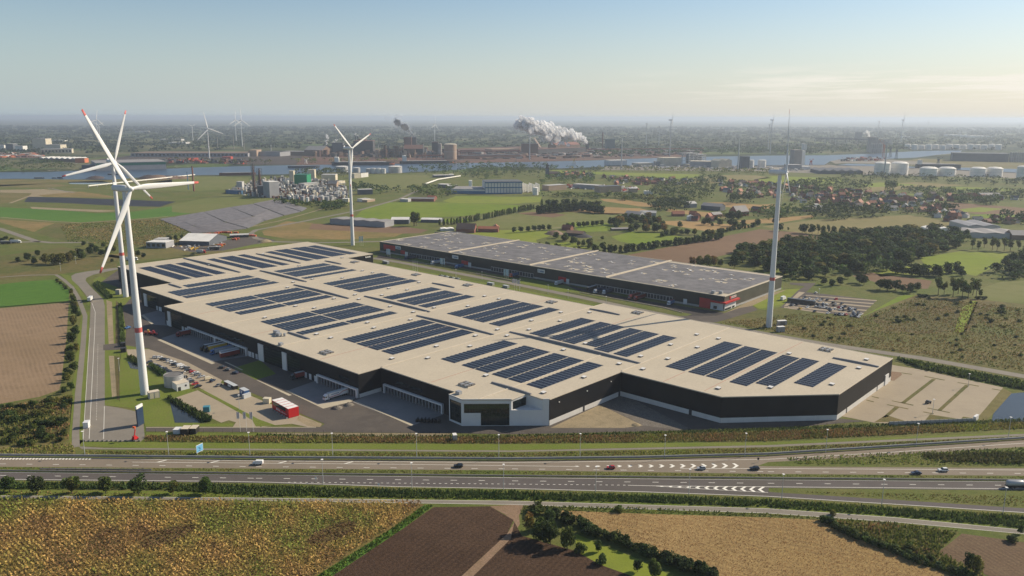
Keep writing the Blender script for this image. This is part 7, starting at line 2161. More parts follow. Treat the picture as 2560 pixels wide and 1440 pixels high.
stack('left one of two short stacks on the converter hall', 890, 386, 341, 1.6, 'b_dark')
stack('right one of two short stacks on the converter hall', 896, 386, 341, 1.6, 'b_dark')
stack('tall slim brown stack right of the plume', 1506, 374, 330, 1.8, 'b_rust')
stack('pale column between towers and gas holder', 1059, 391, 359, 1.6, 'b_tower')
stack('slim stack left of the furnace frame', 947, 392, 361, .9, 'b_pale')
stack('thin mast on the left bank near the mill', 678, 380, 361, 1, 'b_pale', name='mast')
for i, (x, y, ty) in enumerate([(545, 375, 341), (585, 373, 339), (611, 375, 343)]):
    stack(f'{ORD[i]} thin pale mast from the left behind the rolling mill', x, y, ty, .8, 'b_tower', 'masts behind the mill', 'mast')
for i in range(3): tank(f'{("left", "middle", "right")[i]} tan hot stove cylinder of the blast furnace', 939 + i * 4, 394, 1.8, 375, 'b_tan', None, 'hot_stove', 'three hot stoves', .8)
tank('large beige gas holder with lit right side', 1125, 399, 16, 361, 'b_tan', 'b_cream', 'gas_holder')
tank('smaller brown tank left of the gas holder', 1100, 394, 4.5, 359, 'b_tower', None, 'gas_holder')
# furnace frames: open steelwork
def frame_tower(label, bl, br, ty, m, levels=5, group=None, name='furnace_frame', cat='furnace'):
    p, q = G(*bl), G(*br)
    L = (q - p).length
    h = hgt(bl, ty)
    t = thing(name, label, cat, p, math.atan2((q - p).y, (q - p).x), group)
    w = max(.5, L * .05)
    b = MB()
    for x in (0, L / 2, L):
        for y in (0, L * .7): b.box((x, y, 0), (w, w, h))
    b.build('column', m, t)
    b = MB()
    for k in range(1, levels + 1):
        z = h * k / levels
        b.box((L / 2, L * .35, z - w * .4), (L * 1.08, L * .78, w * .5))
        b.beam((0, 0, z - h / levels), (L / 2, 0, z), w * .6); b.beam((L, 0, z - h / levels), (L / 2, 0, z), w * .6)
    b.build('platform', m, t)
    b = MB(); b.lathe((L / 2, L * .35, 0), [(L * .30, 0), (L * .32, h * .5), (L * .2, h * .9), (.2, h * 1.02)], 14); b.build('vessel', 'b_rust' if m != 'b_pale' else 'b_grey', t)
    return t
frame_tower('dark blast furnace frame right of the hot stoves', (955, 396), (970, 396), 362, 'b_dark')
frame_tower('dark frame with pipes left of the twin towers', (985, 394), (1008, 393), 365, 'b_dark', 4)
frame_tower('grey process frame with two columns at the chemical plant', (632, 490), (640, 490), 410, 'b_slate', 9)
frame_tower('grey steel tower with vessel right of the process frame', (645, 488), (656, 488), 421, 'b_slate', 7)
frame_tower('grey skeleton factory by the canal right of the turbine', (1722, 408), (1743, 407), 383, 'b_pale', 4)
frame_tower('right part of the grey skeleton factory', (1743, 407), (1763, 406), 386, 'b_pale', 4)
# conveyors and pipe bridges
def conveyor(label, a, za, c, zc, w, m, legs=6, name='conveyor'):
    p, q = G(*a), G(*c)
    t = thing(name, label, 'conveyor', p)
    d = q - p
    b = MB(); b.beam((0, 0, za), (d.x, d.y, zc), w, w * .8); b.build('gallery', m, t)
    b = MB()
    for k in range(legs + 1):
        f = k / legs
        z = za + (zc - za) * f
        b.box((d.x * f, d.y * f, 0), (w * .35, w * .35, max(.2, z - w * .4)))
    b.build('trestle', 'b_grey', t, 'stuff')
    return t
conveyor('long red brown conveyor along the ore yard right of the gas holder', (1140, 386), 12, (1300, 383), 12, 8, 'b_brick', 12)
conveyor('thin red conveyor running right from the coke plant', (1465, 382), 16, (1760, 379), 16, 5, 'b_brick', 16)
conveyor('pale sloping conveyor below the white plume', (1336, 364), 40, (1360, 385), 4, 9, 'b_tan', 3)
conveyor('red conveyor over the ship berths', (1040, 398), 14, (1130, 397), 14, 7, 'b_brick', 7)
conveyor('white pipe bridge on the green slope at left', (221, 470), 5, (487, 441), 5, 2.6, 'b_bright', 14, 'pipe_bridge')
conveyor('white pipe bridge over the green mound, lower span', (1062, 464), 4, (1095, 452), 4, 2.8, 'b_bright', 4, 'pipe_bridge')
conveyor('white pipe bridge over the green mound, upper span', (1095, 452), 4, (1151, 443), 4, 2.8, 'b_bright', 6, 'pipe_bridge')
conveyor('long grey pipe bridge leading to the cement works', (2037, 362), 40, (2170, 366), 40, 10, 'b_slate', 5, 'pipe_bridge')
# chemical plant
for a in [('bright green windowless block of the chemical plant', (736, 467), (768, 467), 438, 45, 'b_green', 'b_dgreen'), ('left cream stair tower beside the green block', (724, 459), (735, 459), 428, 14, 'b_cream', 'b_cream'), ('right cream stair tower behind the green block', (771, 450), (787, 450), 425, 18, 'b_cream', 'b_cream'),
          ('cream plant building right of the green block', (804, 454), (839, 454), 437, 30, 'b_cream', 'b_pale'), ('dark blue grey block at the foot of the process frame', (644, 492), (659, 492), 466, 25, 'b_slate', 'b_slate'), ('grey cladded block with white upper storey at the chemical plant', (659, 493), (675, 495), 455, 22, 'b_grey', 'b_white'),
          ('grey flat-roofed shed in front of the green block', (761, 471), (796, 468), 458, 20, 'b_pale', 'b_pale'), ('brown gabled shed right of the flat-roofed shed', (820, 474), (842, 474), 459, 26, 'b_tan', 'b_slate', 'gable'), ('low cream shed at the right end of the chemical plant', (846, 462), (863, 459), 453, 14, 'b_cream', 'b_cream'),
          ('low blue shed in front of the solar hill', (566, 484), (604, 486), 476, 16, 'b_blue', 'b_slate'), ('grey plant building behind the blue shed', (592, 474), (606, 474), 455, 16, 'b_pale', 'b_pale'), ('small cream shed by the trees in front of the plant', (856, 506), (871, 506), 497, 12, 'b_cream', 'b_white'),
          ('white office near turbine and plant car park', (905, 505), (925, 503), 497, 14, 'b_white', 'b_pale'), ('dark glass office among trees by the plant', (897, 487), (932, 486), 474, 20, 'b_slate', 'b_pale'), ('small cream shop with red end by the country road', (918, 506), (938, 503), 499, 12, 'b_tan', 'b_cream'),
          ('low brick farm range by the junction', (1020, 503), (1085, 504), 497, 12, 'b_brick', 'b_roofgrey', 'gable'), ('red brick house at the end of the farm range', (1068, 499), (1086, 500), 492, 10, 'b_brick', 'b_tile', 'gable'), ('pale workshop left of the farm range', (1000, 504), (1020, 505), 498, 12, 'b_pale', 'b_white')]:
    B(*a)
for i, (x, y, r, ty, m) in enumerate([(755, 505, 5, 492, 'b_grey'), (768, 506, 4, 494, 'b_white'), (779, 503, 6, 489, 'b_pale'), (790, 505, 5, 493, 'b_grey'), (802, 503, 7, 491, 'b_pale'), (816, 504, 6, 493, 'b_grey'), (828, 500, 5, 490, 'b_pale'), (742, 500, 4, 488, 'b_pale'), (720, 497, 4, 487, 'b_cream'), (708, 493, 4, 484, 'b_grey'),
                                       (790, 488, 4, 470, 'b_pale'), (796, 488, 3, 468, 'b_grey'), (841, 495, 5, 486, 'b_grey'), (700, 482, 3, 470, 'b_rust'), (690, 478, 3, 462, 'b_dark')]):
    tank(f'{ORD[i]} small process tank in the front row of the chemical plant', x, y, r, ty, m, None, 'process_tank', 'process tanks of the chemical plant', .25)
def clutter(name, pts, n, hmin, hmax, smin, smax, cols):
    P2 = fill(pts, n)
    n = len(P2)
    b = MB()
    for k, (x, y) in enumerate(P2):
        h = RNG.uniform(hmin, hmax) * RNG.uniform(.4, 1)
        mi = int(RNG.integers(len(cols)))
        if k % 5 == 0: b.cyl((x, y, 0), RNG.uniform(smin, smax) * .5, h, 8, None, mi)
        elif k % 5 == 1:
            a = RNG.choice([0.2, 1.77]) + RNG.normal(0, .05)
            l = RNG.uniform(8, 26)
            b.beam((x, y, h), (x + math.cos(a) * l, y + math.sin(a) * l, h), .9, .9, mi)
        else: b.box((x, y, 0), (RNG.uniform(smin, smax), RNG.uniform(smin, smax), h), RNG.uniform(0, 3), mi)
    return b.build(name, cols, None, 'stuff')
clutter('pipework', [(565, 482), (620, 460), (660, 452), (722, 448), (800, 455), (850, 460), (868, 478), (868, 500), (800, 505), (740, 500), (690, 496), (640, 492)], 1500, 2, 13, 1.5, 7, ['b_cream', 'b_pale', 'b_grey', 'b_slate', 'b_rust', 'b_white'])
clutter('pipework', [(955, 394), (1140, 394), (1135, 384), (960, 386)], 260, 6, 38, 6, 22, ['b_dark', 'b_rust', 'b_slate', 'b_brown'])
clutter('steelwork', [(780, 392), (950, 393), (950, 387), (790, 387)], 120, 5, 28, 6, 24, ['b_dark', 'b_rust', 'b_brown'])
clutter('yard_goods', [(1150, 400), (1490, 395), (1740, 386), (1740, 378), (1480, 374), (1160, 384)], 420, 3, 12, 8, 40, ['b_rust', 'b_dark', 'b_brown', 'b_roofgrey'])
clutter('yard_goods', [(0, 394), (100, 392), (100, 384), (0, 384)], 120, 2, 9, 8, 40, ['b_rust', 'b_brown', 'b_pale', 'b_orange'])
clutter('quay_goods', [(400, 408), (620, 411), (620, 402), (420, 400)], 150, 3, 14, 4, 22, ['b_dark', 'b_rust', 'b_red', 'b_slate'])
clutter('containers', [(2095, 404), (2210, 402), (2215, 396), (2120, 396)], 140, 2.5, 10, 4, 13, ['b_red', 'b_rust', 'b_slate', 'b_white', 'b_brick'])
clutter('yard_goods', [(1560, 414), (1720, 412), (1850, 416), (2050, 424), (2030, 430), (1880, 424), (1600, 420)], 200, 2, 7, 3, 14, ['b_pale', 'b_white', 'b_grey', 'b_cream'])
clutter('site_goods', [(425, 620), (460, 614), (560, 606), (560, 616), (470, 628)], 45, .6, 2.4, .8, 3.5, ['b_white', 'b_grey', 'b_yellow', 'b_pale'])
clutter('yard_goods', [(1380, 470), (1560, 480), (1600, 474), (1590, 468), (1420, 462)], 140, 1.5, 5, 2, 9, ['b_white', 'b_red', 'b_pale', 'b_cream'])
# blue and white works
t = B('large blue and white cladded factory with panel grid', (1213, 485), (1305, 484), 455, 60, 'b_white', 'b_slate', rows=0)
p, q = G(1213, 485), G(1305, 484)
Lx, hx_ = (q - p).length, hgt((1258, 484), 455)
b = MB()
for k in range(13): b.box((Lx * k / 12, -.2, 0), (.9, .4, hx_))
for z in (0, .5, .93): b.box((Lx / 2, -.25, hx_ * z), (Lx + 1, .5, hx_ * .08))
b.build('panel_frame', 'b_blue', t)
B('low blue-edged hall left of the panel grid factory', (1128, 484), (1212, 485), 473, 70, 'b_blue', 'b_roofgrey', bandm='b_white')
B('cream tower on the low blue-edged hall', (1172, 474), (1180, 474), 452, 14, 'b_bright', 'b_bright')
B('dark glazed front block with white gable by the mound', (1094, 470), (1118, 471), 461, 20, 'b_slate', 'b_white')
B('cream sheds beside the dark glazed block', (1118, 476), (1140, 476), 465, 30, 'b_cream', 'b_white')
for i in range(11):
    tank(f'{ORD[i]} slim white silo from the left beside the panel grid factory', 1308 + i * 3.9, 481 - (i % 3) * 1.3, 2.0, 458 + (i % 4) * 1.4, 'b_bright', None, 'silo', 'white silos of the panel grid factory', .5, 'silo')
tank('single thick white silo in front of the slim ones', 1339, 488, 7, 470, 'b_bright', None, 'silo', None, .2, 'silo')
for a in [('grey workshop with white roof edge right of the silos', (1372, 477), (1416, 474), 463, 24, 'b_tan', 'b_pale'), ('long low shop row with white roofs', (1432, 470), (1492, 474), 462, 24, 'b_grey', 'b_pale'), ('dark roofed showroom with tan wall', (1500, 482), (1553, 480), 466, 26, 'b_tan', 'b_slate'),
          ('small tan shop right of the showroom', (1573, 481), (1594, 481), 471, 16, 'b_tan', 'b_white'), ('white shop at the end of the village street', (1612, 486), (1632, 486), 478, 14, 'b_white', 'b_white'), ('white low shop near the village trees', (1660, 478), (1678, 478), 474, 12, 'b_white', 'b_bright')]:
    B(*a)
# port right of the canal
for a in [('white store by the canal left of the turbine', (1525, 414), (1567, 413), 401, 40, 'b_white', 'b_white'), ('low beige shed on the canal bank', (1595, 415), (1633, 414), 408, 40, 'b_cream', 'b_pale'), ('beige mill block with stepped roof', (1660, 415), (1703, 414), 395, 45, 'b_cream', 'b_cream'),
          ('grey shed left of the beige mill', (1640, 414), (1660, 414), 404, 40, 'b_grey', 'b_pale'), ('long beige works along the canal', (1725, 417), (1828, 419), 404, 45, 'b_grey', 'b_cream'), ('pale beige end of the long works', (1797, 420), (1829, 419), 402, 40, 'b_cream', 'b_cream', 'multi'),
          ('dark block between the quay turbine and white silos', (1853, 422), (1873, 422), 392, 24, 'b_slate', 'b_slate'), ('tall concrete grain tower with lit right face', (1984, 416), (2003, 416), 376, 40, 'b_tower', 'b_tower'), ('bright block painted as the sunlit right face of the grain tower', (2003, 416), (2011, 416), 377, 36, 'b_bright', 'b_bright'),  # bright block: sun on the grain tower's right side, put into colour
          ('slim pale tower behind the grain tower', (2008, 378), (2017, 378), 360, 24, 'b_white', 'b_white'), ('low grey sheds left of the grain tower', (1968, 424), (2004, 424), 412, 30, 'b_grey', 'b_pale'), ('low bright shed right of the grain tower', (2004, 424), (2026, 424), 416, 24, 'b_white', 'b_bright'),
          ('wide grey shed with low gables near the white tanks', (2050, 435), (2157, 436), 428, 110, 'b_slate', 'b_roofgrey', 'multi'), ('long dark bulk shed on the far basin', (2380, 402), (2520, 405), 384, 90, 'b_slate', 'b_slate'), ('cement works tower with silos', (2176, 381), (2192, 381), 344, 40, 'b_tower', 'b_tower'),
          ('cement works block right of the tower', (2195, 380), (2212, 380), 352, 40, 'b_tower', 'b_slate'), ('grey upper block of the cement works', (2186, 362), (2230, 362), 348, 30, 'b_tower', 'b_tower'), ('dark mill tower behind the cement works', (2142, 352), (2154, 352), 331, 30, 'b_slate', 'b_slate'),
          ('long pale distribution hall far right near the horizon', (2380, 341), (2424, 341), 337, 120, 'b_white', 'b_white'), ('distant white hall below the long distribution hall', (2424, 344), (2480, 344), 340, 120, 'b_white', 'b_white'), ('small white store on the far plain', (2262, 345), (2275, 345), 341, 60, 'b_bright', 'b_bright'),
          ('distant pale hall behind the mill', (337, 331), (370, 331), 328, 100, 'b_pale', 'b_pale'), ('row of pale sheds beyond the left woods', (400, 352), (452, 352), 348, 80, 'b_pale', 'b_white'), ('distant white works on the left plain', (130, 353), (160, 353), 350, 60, 'b_white', 'b_white'), ('low pale sheds beyond the woods behind the mill', (420, 360), (465, 360), 356, 80, 'b_pale', 'b_white')]:
    B(*a)
tank('left white silo at the quay turbine', 1879, 421, 7, 401, 'b_white', None, 'silo', None, .2, 'silo')
tank('right white silo at the quay turbine', 1907, 420, 10, 401, 'b_white', None, 'silo', None, .15, 'silo')
for i, (x, y, r, ty) in enumerate([(2213, 438, 19, 409), (2257, 437, 20, 409), (2331, 441, 21, 422), (2377, 441, 20, 422), (2454, 442, 18, 422), (2496, 442, 18, 422), (2566, 449, 15, 418)]):
    tank(f'{ORD[i]} big white domed storage tank from the left in the port row', x, y, r, ty, 'b_bright', 'b_bright', group='big white tanks of the port', dome=.22)
for i in range(14):
    x = 2272 + i * 17.5
    tank(f'{ORD[i]} distant white tank from the left beyond the basin', x, 373.5 + (i % 2), 7.5, 361 + (i % 3), 'b_white', 'b_bright', group='distant white tanks beyond the basin', dome=.15)
for i in range(7):
    tank(f'{ORD[i]} pale concrete silo from the left at the right frame edge', 2527 + i * 6, 405, 3.2, 381, 'b_tower', None, 'silo', 'concrete silos at the right edge', .3, 'silo')
for i in range(6):
    tank(f'{ORD[i]} cement silo from the left at the cement works', 2178 + i * 5, 383, 2.6, 360, 'b_tower', None, 'silo', 'cement silos', .4, 'silo')
for i, (x, y, r, ty, m) in enumerate([(920, 434, 6, 422, 'b_pale'), (933, 434, 6, 421, 'b_white'), (946, 434, 6, 421, 'b_white'), (958, 434, 6, 422, 'b_white'), (986, 433, 17, 417, 'b_pale'), (852, 430, 15, 417, 'b_pale'), (890, 432, 9, 420, 'b_pale')]):
    tank(f'{ORD[i]} shore tank from the left below the moored ships', x, y, r, ty, m, 'b_white', group='shore tanks below the ships', dome=.1)
B('white mound office with pale slab roof', (1085, 444), (1136, 443), 438, 20, 'b_slate', 'b_white')
B('cream block on the white slab roof', (1123, 442), (1133, 442), 435, 10, 'b_bright', 'b_cream')
B('cream store left of the green mound', (886, 446), (902, 445), 434, 20, 'b_cream', 'b_cream')
B('white silo house left of the green mound', (903, 444), (921, 442), 432, 14, 'b_white', 'b_slate')
# ships and barges
def ship(label, a, c, deck, bridge, hull='b_dark', red=True, left=True, cat='ship'):
    p, q = G(*a), G(*c)
    L = (q - p).length
    h = hgt(a, deck)
    t = thing('cargo_ship' if cat == 'ship' else 'barge', label, cat, p + Vector((0, 0, .2)), math.atan2((q - p).y, (q - p).x))
    w = L * .13
    out = [(0, -w / 2), (L * .84, -w / 2), (L * .95, -w * .25), (L, 0), (L * .95, w * .25), (L * .84, w / 2), (0, w / 2), (-L * .02, 0)]
    b = MB()
    b.prism(out, 0, h, 0)
    b.build('hull', hull, t)
    if red:
        b = MB(); b.prism([(L * .93, -w * .32), (L * 1.0, 0), (L * .93, w * .32), (L * 1.012, 0)], 0, h * .6, 0); b.box((L * .93, 0, 0), (L * .10, w * .62, h * .5)); b.build('bow', 'b_orange', t)
    b = MB(); b.box((L * .47, 0, h), (L * .8, w * .7, h * .12)); b.build('hatch_cover', 'b_pale', t)
    if bridge:
        hb_ = hgt(a, bridge)
        b = MB(); b.box((L * .07, 0, h), (L * .07, w * .9, (hb_ - h) * .8)); b.box((L * .075, 0, h + (hb_ - h) * .8), (L * .05, w * 1.1, (hb_ - h) * .2)); b.box((L * .04, 0, h), (L * .02, w * .3, (hb_ - h) * 1.05)); b.build('superstructure', 'b_bright', t)
    return t
ship('long dark bulk carrier with orange bow moored at the steelworks', (832, 413), (985, 412), 405.5, 393)
ship('second bulk carrier with white bridge moored right of the first', (1002, 409.5), (1133, 408), 403, 389)
ship('dark coaster with white bridge moored in the right basin', (2290, 420), (2402, 421), 410.5, 400, red=False)
for lab, a, c, d in [('small dark barge at the left canal bank', (86, 446), (111, 446), 443.5), ('left one of two barges moored near the sand bank', (130, 446), (141, 446), 444), ('right one of two barges moored near the sand bank', (143, 446), (157, 446), 443), ('barge moving in front of the grey terminal', (270, 437), (305, 437), 434.5), ('long rust red barge below the rolling mill', (550, 439), (640, 437.5), 432.5), ('dark barge moored by the plant trees', (721, 420), (800, 418.5), 415)]:
    ship(lab, a, c, d, None, 'b_rust' if 'rust' in lab else 'b_slate', False, cat='barge')
# cranes
def crane(label, x, y, ty, m, jib=30, name='harbour_crane'):
    p = G(x, y); h = hgt((x, y), ty)
    t = thing(name, label, 'crane', p)
    b = MB()
    for sx in (-4, 4):
        for sy in (-4, 4): b.beam((sx, sy, 0), (sx * .4, sy * .4, h * .55), 1.1)
    b.box((0, 0, h * .55), (7, 6, h * .14)); b.build('portal', m, t)
    b = MB(); b.beam((0, 0, h * .66), (jib, -jib * .2, h), 1.4); b.beam((0, 0, h * .66), (-6, 0, h * .95), 1.0); b.beam((-6, 0, h * .95), (jib, -jib * .2, h), .5); b.build('jib', m, t)
    return t
crane('yellow harbour crane on the canal behind the wood', 1435, 409, 394, 'b_yellow', 8)
crane('red quay crane right of the grain tower', 2027, 413, 397, 'b_red', 8)
crane('orange tipped harbour crane beside the cement works', 2208, 394, 348, 'b_orange', -22)
crane('grey harbour crane, middle of three at the basin', 2225, 392, 358, 'b_slate', 26)
crane('grey harbour crane, right of three at the basin', 2240, 398, 364, 'b_slate', 26)
crane('small crane on the basin quay', 2345, 412, 392, 'b_slate', 16)
crane('low quay crane at the left end of the steelworks', 765, 409, 396, 'b_white', 10)
# farms and halls of the middle distance
B('long grey farm barn with stepped pale roof beside the turbine', (825, 560), (962, 569), 551, 26, 'b_grey', 'b_roofgrey', 'multi', rise=.05)
B('pale roofed barn half hidden by the big poplar', (978, 560), (1022, 560), 549, 22, 'b_slate', 'b_white', 'gable', rise=.12)
B('open pale roofed shed right of the big poplar', (1052, 556), (1102, 557), 549, 18, 'b_slate', 'b_white', 'gable', rise=.1)
B('white lean-to at the end of the grey barn', (962, 566), (985, 560), 556, 14, 'b_cream', 'b_bright')
B('large dark tiled farmhouse roof behind the second hall', (1140, 582), (1186, 583), 573, 22, 'b_brick', 'b_tiledark', 'gable', rise=.32)
B('brick stable range right of the dark roof', (1195, 580), (1245, 581), 572, 12, 'b_brick', 'b_tile', 'gable', rise=.25)
B('pink gabled farmhouse at the end of the stable range', (1231, 579), (1248, 579), 569, 12, 'b_tan', 'b_tile', 'gable_end', rise=.4)
B('row of low glasshouse roofs left of the dark farmhouse', (1103, 578), (1136, 577), 572, 14, 'b_white', 'b_bright', 'multi', rise=.08)
B('dark pond-side wall behind the second hall', (1087, 586), (1162, 586), 582, 5, 'b_dark', 'b_dark')
B('white roofed hall with teal gable by the site road', (449, 612), (523, 614), 602.5, 46, 'b_slate', 'b_bright', 'gable', rise=.14)
B('grey cube building left of the white roofed hall', (366, 620), (415, 621), 606, 20, 'b_grey', 'b_white', rows=1, cols=4)
B('dark upper cabin on the grey cube', (387, 612), (413, 612), 598, 14, 'b_slate', 'b_pale')
B('grey workshop at the loop of the country road', (575, 595), (622, 593), 588, 14, 'b_slate', 'b_pale', rows=1, cols=5)
B('grey sheds at the pond grove, the left one', (1562, 542), (1600, 545), 534, 16, 'b_grey', 'b_roofgrey', 'gable')
B('grey sheds at the pond grove, the right one', (1600, 540), (1640, 541), 532, 14, 'b_grey', 'b_pale', 'gable')
B('long grey farm shed among golden fields', (1722, 520), (1742, 519), 509, 16, 'b_grey', 'b_pale', 'gable')
B('grey farm shed with two bays right of the long one', (1752, 524), (1800, 528), 515, 20, 'b_slate', 'b_roofgrey', 'gable')
B('orange tiled farmhouse at the golden field', (1682, 541), (1712, 541), 535, 12, 'b_brick', 'b_tile', 'gable', rise=.35)
B('orange tiled barn right of the farmhouse', (1722, 540), (1738, 541), 533, 10, 'b_brick', 'b_tile', 'gable', rise=.35)
B('white glasshouse below the orange farmhouse', (1720, 551), (1738, 551), 542, 10, 'b_white', 'b_white', 'gable_end')
B('big grey barn with steep roof amid trees', (1842, 541), (1872, 539), 529, 20, 'b_brick', 'b_roofgrey', 'gable', rise=.45)
B('red roofed shed left of the steep grey barn', (1784, 543), (1806, 541), 536, 12, 'b_brick', 'b_roofgrey', 'gable', rise=.3)
B('brown long farm range right of the steep barn', (1876, 529), (1900, 532), 522, 12, 'b_brick', 'b_tiledark', 'gable', rise=.3)
B('grey school-like range with pale roof at the wood', (2015, 529), (2047, 528), 521, 14, 'b_tan', 'b_roofgrey', 'gable')
B('pale grey shed right of the school-like range', (2052, 527), (2077, 526), 518, 14, 'b_grey', 'b_pale', 'gable')
B('white sports hall with lit wall near the village', (2038, 518), (2048, 518), 511, 10, 'b_bright', 'b_bright')
B('white glasshouse block right of the village', (2420, 577), (2500, 578), 565, 60, 'b_pale', 'b_grey', 'multi', rise=.1)
B('bright low glasshouse roof behind the wood', (2318, 577), (2378, 578), 572, 24, 'b_bright', 'b_bright', 'multi', rise=.12)
B('long glasshouse range behind the tall trees', (2415, 594), (2560, 598), 584, 50, 'b_pale', 'b_roofgrey', 'multi', rise=.06)
B('brown curved barn at the right frame edge', (2530, 599), (2570, 600), 588, 24, 'b_brown', 'b_roofgrey', 'gable')
B('large grey barn roof on the horizon side of the brown field', (2455, 494), (2505, 494), 488, 26, 'b_grey', 'b_roofgrey', 'gable', rise=.15)
# brick kiln yard
heap(1385, 585, 14, 5, 'b_brown', 'long dark timber pile in the yard behind the second hall', 'timber_pile')
heap(1430, 586, 14, 4, 'b_tiledark', 'second dark timber pile in the yard behind the second hall', 'timber_pile')
heap(1460, 592, 12, 3.5, 'b_dark', 'low dark heap beside the shelter belt', 'timber_pile')
B('red tiled cottage at the timber yard', (1404, 575), (1426, 577), 569, 9, 'b_brick', 'b_tile', 'gable', rise=.4)
B('long dark drying shed at the timber yard', (1414, 589), (1456, 592), 583, 14, 'b_dark', 'b_brown', 'gable', rise=.2)
B('low grey shed right of the timber yard', (1530, 577), (1578, 576), 572, 9, 'b_dark', 'b_roofgrey', 'gable', rise=.15)
# earth heaps by the canal
for i, (x, y, r, h) in enumerate([(372, 446, 30, 9), (395, 447, 34, 10), (415, 446, 28, 8), (435, 446, 30, 7), (240, 446, 24, 7), (455, 446, 22, 6)]):
    heap(x, y, r, h, 'b_brown' if i % 2 else 'b_tiledark', f'{ORD[i]} brown earth heap on the canal bank', 'earth_heap')
heap(662, 604, 9, 3, 'sand', 'pale sand heap inside the loop road', 'sand_heap')
# orange skips of the waste yard
for i, (x, y) in enumerate([(513, 587), (520, 586.5), (527, 586), (535, 586), (542, 584), (548, 583), (555, 582), (561, 582), (567, 582), (574, 583), (590, 583), (586, 600), (592, 598), (541, 588), (629, 590), (635, 591), (550, 615), (556, 613)]):
    t = thing('waste_skip', f'{ORD[i]} orange skip from the left in the waste yard', 'skip', G(x, y), RNG.uniform(-.3, .3), 'orange skips of the waste yard')
    b = MB(); b.box((0, 0, .1), (6, 2.4, 2.0), 0, 0, 1.06); b.build('tub', 'paint_orange', t)
    b = MB()
    for k in range(4): b.box((-2.2 + k * 1.5, -1.26, .2), (.16, .12, 1.8))
    b.build('rib', 'b_red', t)
p = G(524, 625); truck((p.x, p.y, .1), math.radians(185), 'dark box lorry on the waste yard apron', 'white', 'dark grey', 'pale grey', length=12)
p = G(508, 633); truck((p.x, p.y, .1), math.radians(0), 'flat lorry with red cab seen behind the hall roof', 'red', 'pale grey', length=8)
for i, (x, y, c) in enumerate([(22, 610, 'dark grey'), (47, 607.5, 'white'), (338, 651, 'white')]):
    p = G(x, y); truck((p.x, p.y, .1), math.radians(5), f'{c} lorry on the west country road, {ORD[i]} from the left', c, c, length=10, group='lorries on the west country road')

# ---------------------------------------------------------------- solar field on the landfill slope
SOL = [[(400, 549), (434, 544), (482, 566), (447, 568)], [(435, 544), (509, 531), (560, 556), (483, 565)], [(511, 531), (576, 519), (631, 542), (563, 555)], [(578, 519), (632, 511), (672, 526), (634, 541)], [(634, 510), (680, 501), (728, 513), (674, 525)], [(682, 501), (686, 498), (730, 509), (727, 512)],
       [(449, 569), (483, 567), (543, 580), (484, 584)], [(486, 566), (562, 557), (618, 572), (545, 580)], [(566, 556), (633, 543), (668, 546), (662, 552), (620, 571)], [(636, 542), (673, 527), (708, 540), (664, 552)], [(676, 526), (712, 518), (752, 530), (711, 539)], [(714, 517), (730, 511), (768, 521), (754, 529)]]
for i, pts in enumerate(SOL):
    q = pxpoly(pts)
    c = sum(q, Vector()) / len(q)
    t = thing('solar_field', f'grey panel field on the landfill slope, {ORD[i % 6]} from the left in the {"rear" if i < 6 else "front"} row', 'solar field', c, 0, 'panel fields on the landfill slope')
    b = MB()
    # rows of tables, clipped to the block: laid between its left and right edges
    n = 14
    a0, a1, c0, c1 = q[0] - c, q[1] - c, q[-1] - c, q[len(q) // 2] - c
    for k in range(n):
        f0, f1 = k / n, (k + .86) / n
        z0, z1 = .5, 1.3
        b.quad(*[(v.x, v.y, z) for v, z in ((a0.lerp(c0, f1), z0), (a1.lerp(c1, f1), z0), (a1.lerp(c1, f0), z1), (a0.lerp(c0, f0), z1))])
    b.build('panel_row', 'solar_field', t, 'stuff')
    b = MB(); b.prism([(v.x - c.x, v.y - c.y) for v in q], .02, .3); b.build('base', 'hatch_side', t)

# ---------------------------------------------------------------- village houses
def house_proto(wall, roof, L, D, h, r):
    b = MB(); b.box((0, 0, 0), (L, D, h)); b.add([(-L / 2, -D / 2, h), (-L / 2, D / 2, h), (-L / 2, 0, h + r)], [(0, 1, 2)]); b.add([(L / 2, -D / 2, h), (L / 2, D / 2, h), (L / 2, 0, h + r)], [(0, 1, 2)])
    w = b.mesh('wall', wall)
    b = MB(); e = .35; k = r / (D / 2)
    b.add([(-L / 2 - e, -D / 2 - e, h - e * k), (L / 2 + e, -D / 2 - e, h - e * k), (L / 2 + e, 0, h + r + .06), (-L / 2 - e, 0, h + r + .06), (L / 2 + e, D / 2 + e, h - e * k), (-L / 2 - e, D / 2 + e, h - e * k)], [(0, 1, 2, 3), (3, 2, 4, 5)])
    b.box((L * .3, .5, h + r * .55), (.9, .9, r * .75))
    rf = b.mesh('roof', roof)
    b = MB()
    for x in (-.3, .05, .32): b.box((L * x, -D / 2, h * .35), (1.1, .12, 1.2))
    wi = b.mesh('window', 'glass_dark')
    return w, rf, wi
HP = []
for wall, roof, nm in [('b_brick', 'b_tile', 'orange-roofed brick house'), ('b_white', 'b_tiledark', 'dark-roofed white house'), ('b_brick', 'b_tiledark', 'dark-roofed brick house'), ('b_tan', 'b_tile', 'orange-roofed tan house'), ('b_white', 'b_slate', 'slate-roofed white house'), ('b_brick', 'b_brick', 'red-roofed brick house')]:
    HP.append((house_proto(wall, roof, RNG.uniform(10, 14), RNG.uniform(8, 10), RNG.uniform(3.2, 5.6), RNG.uniform(3, 4.4)), nm))
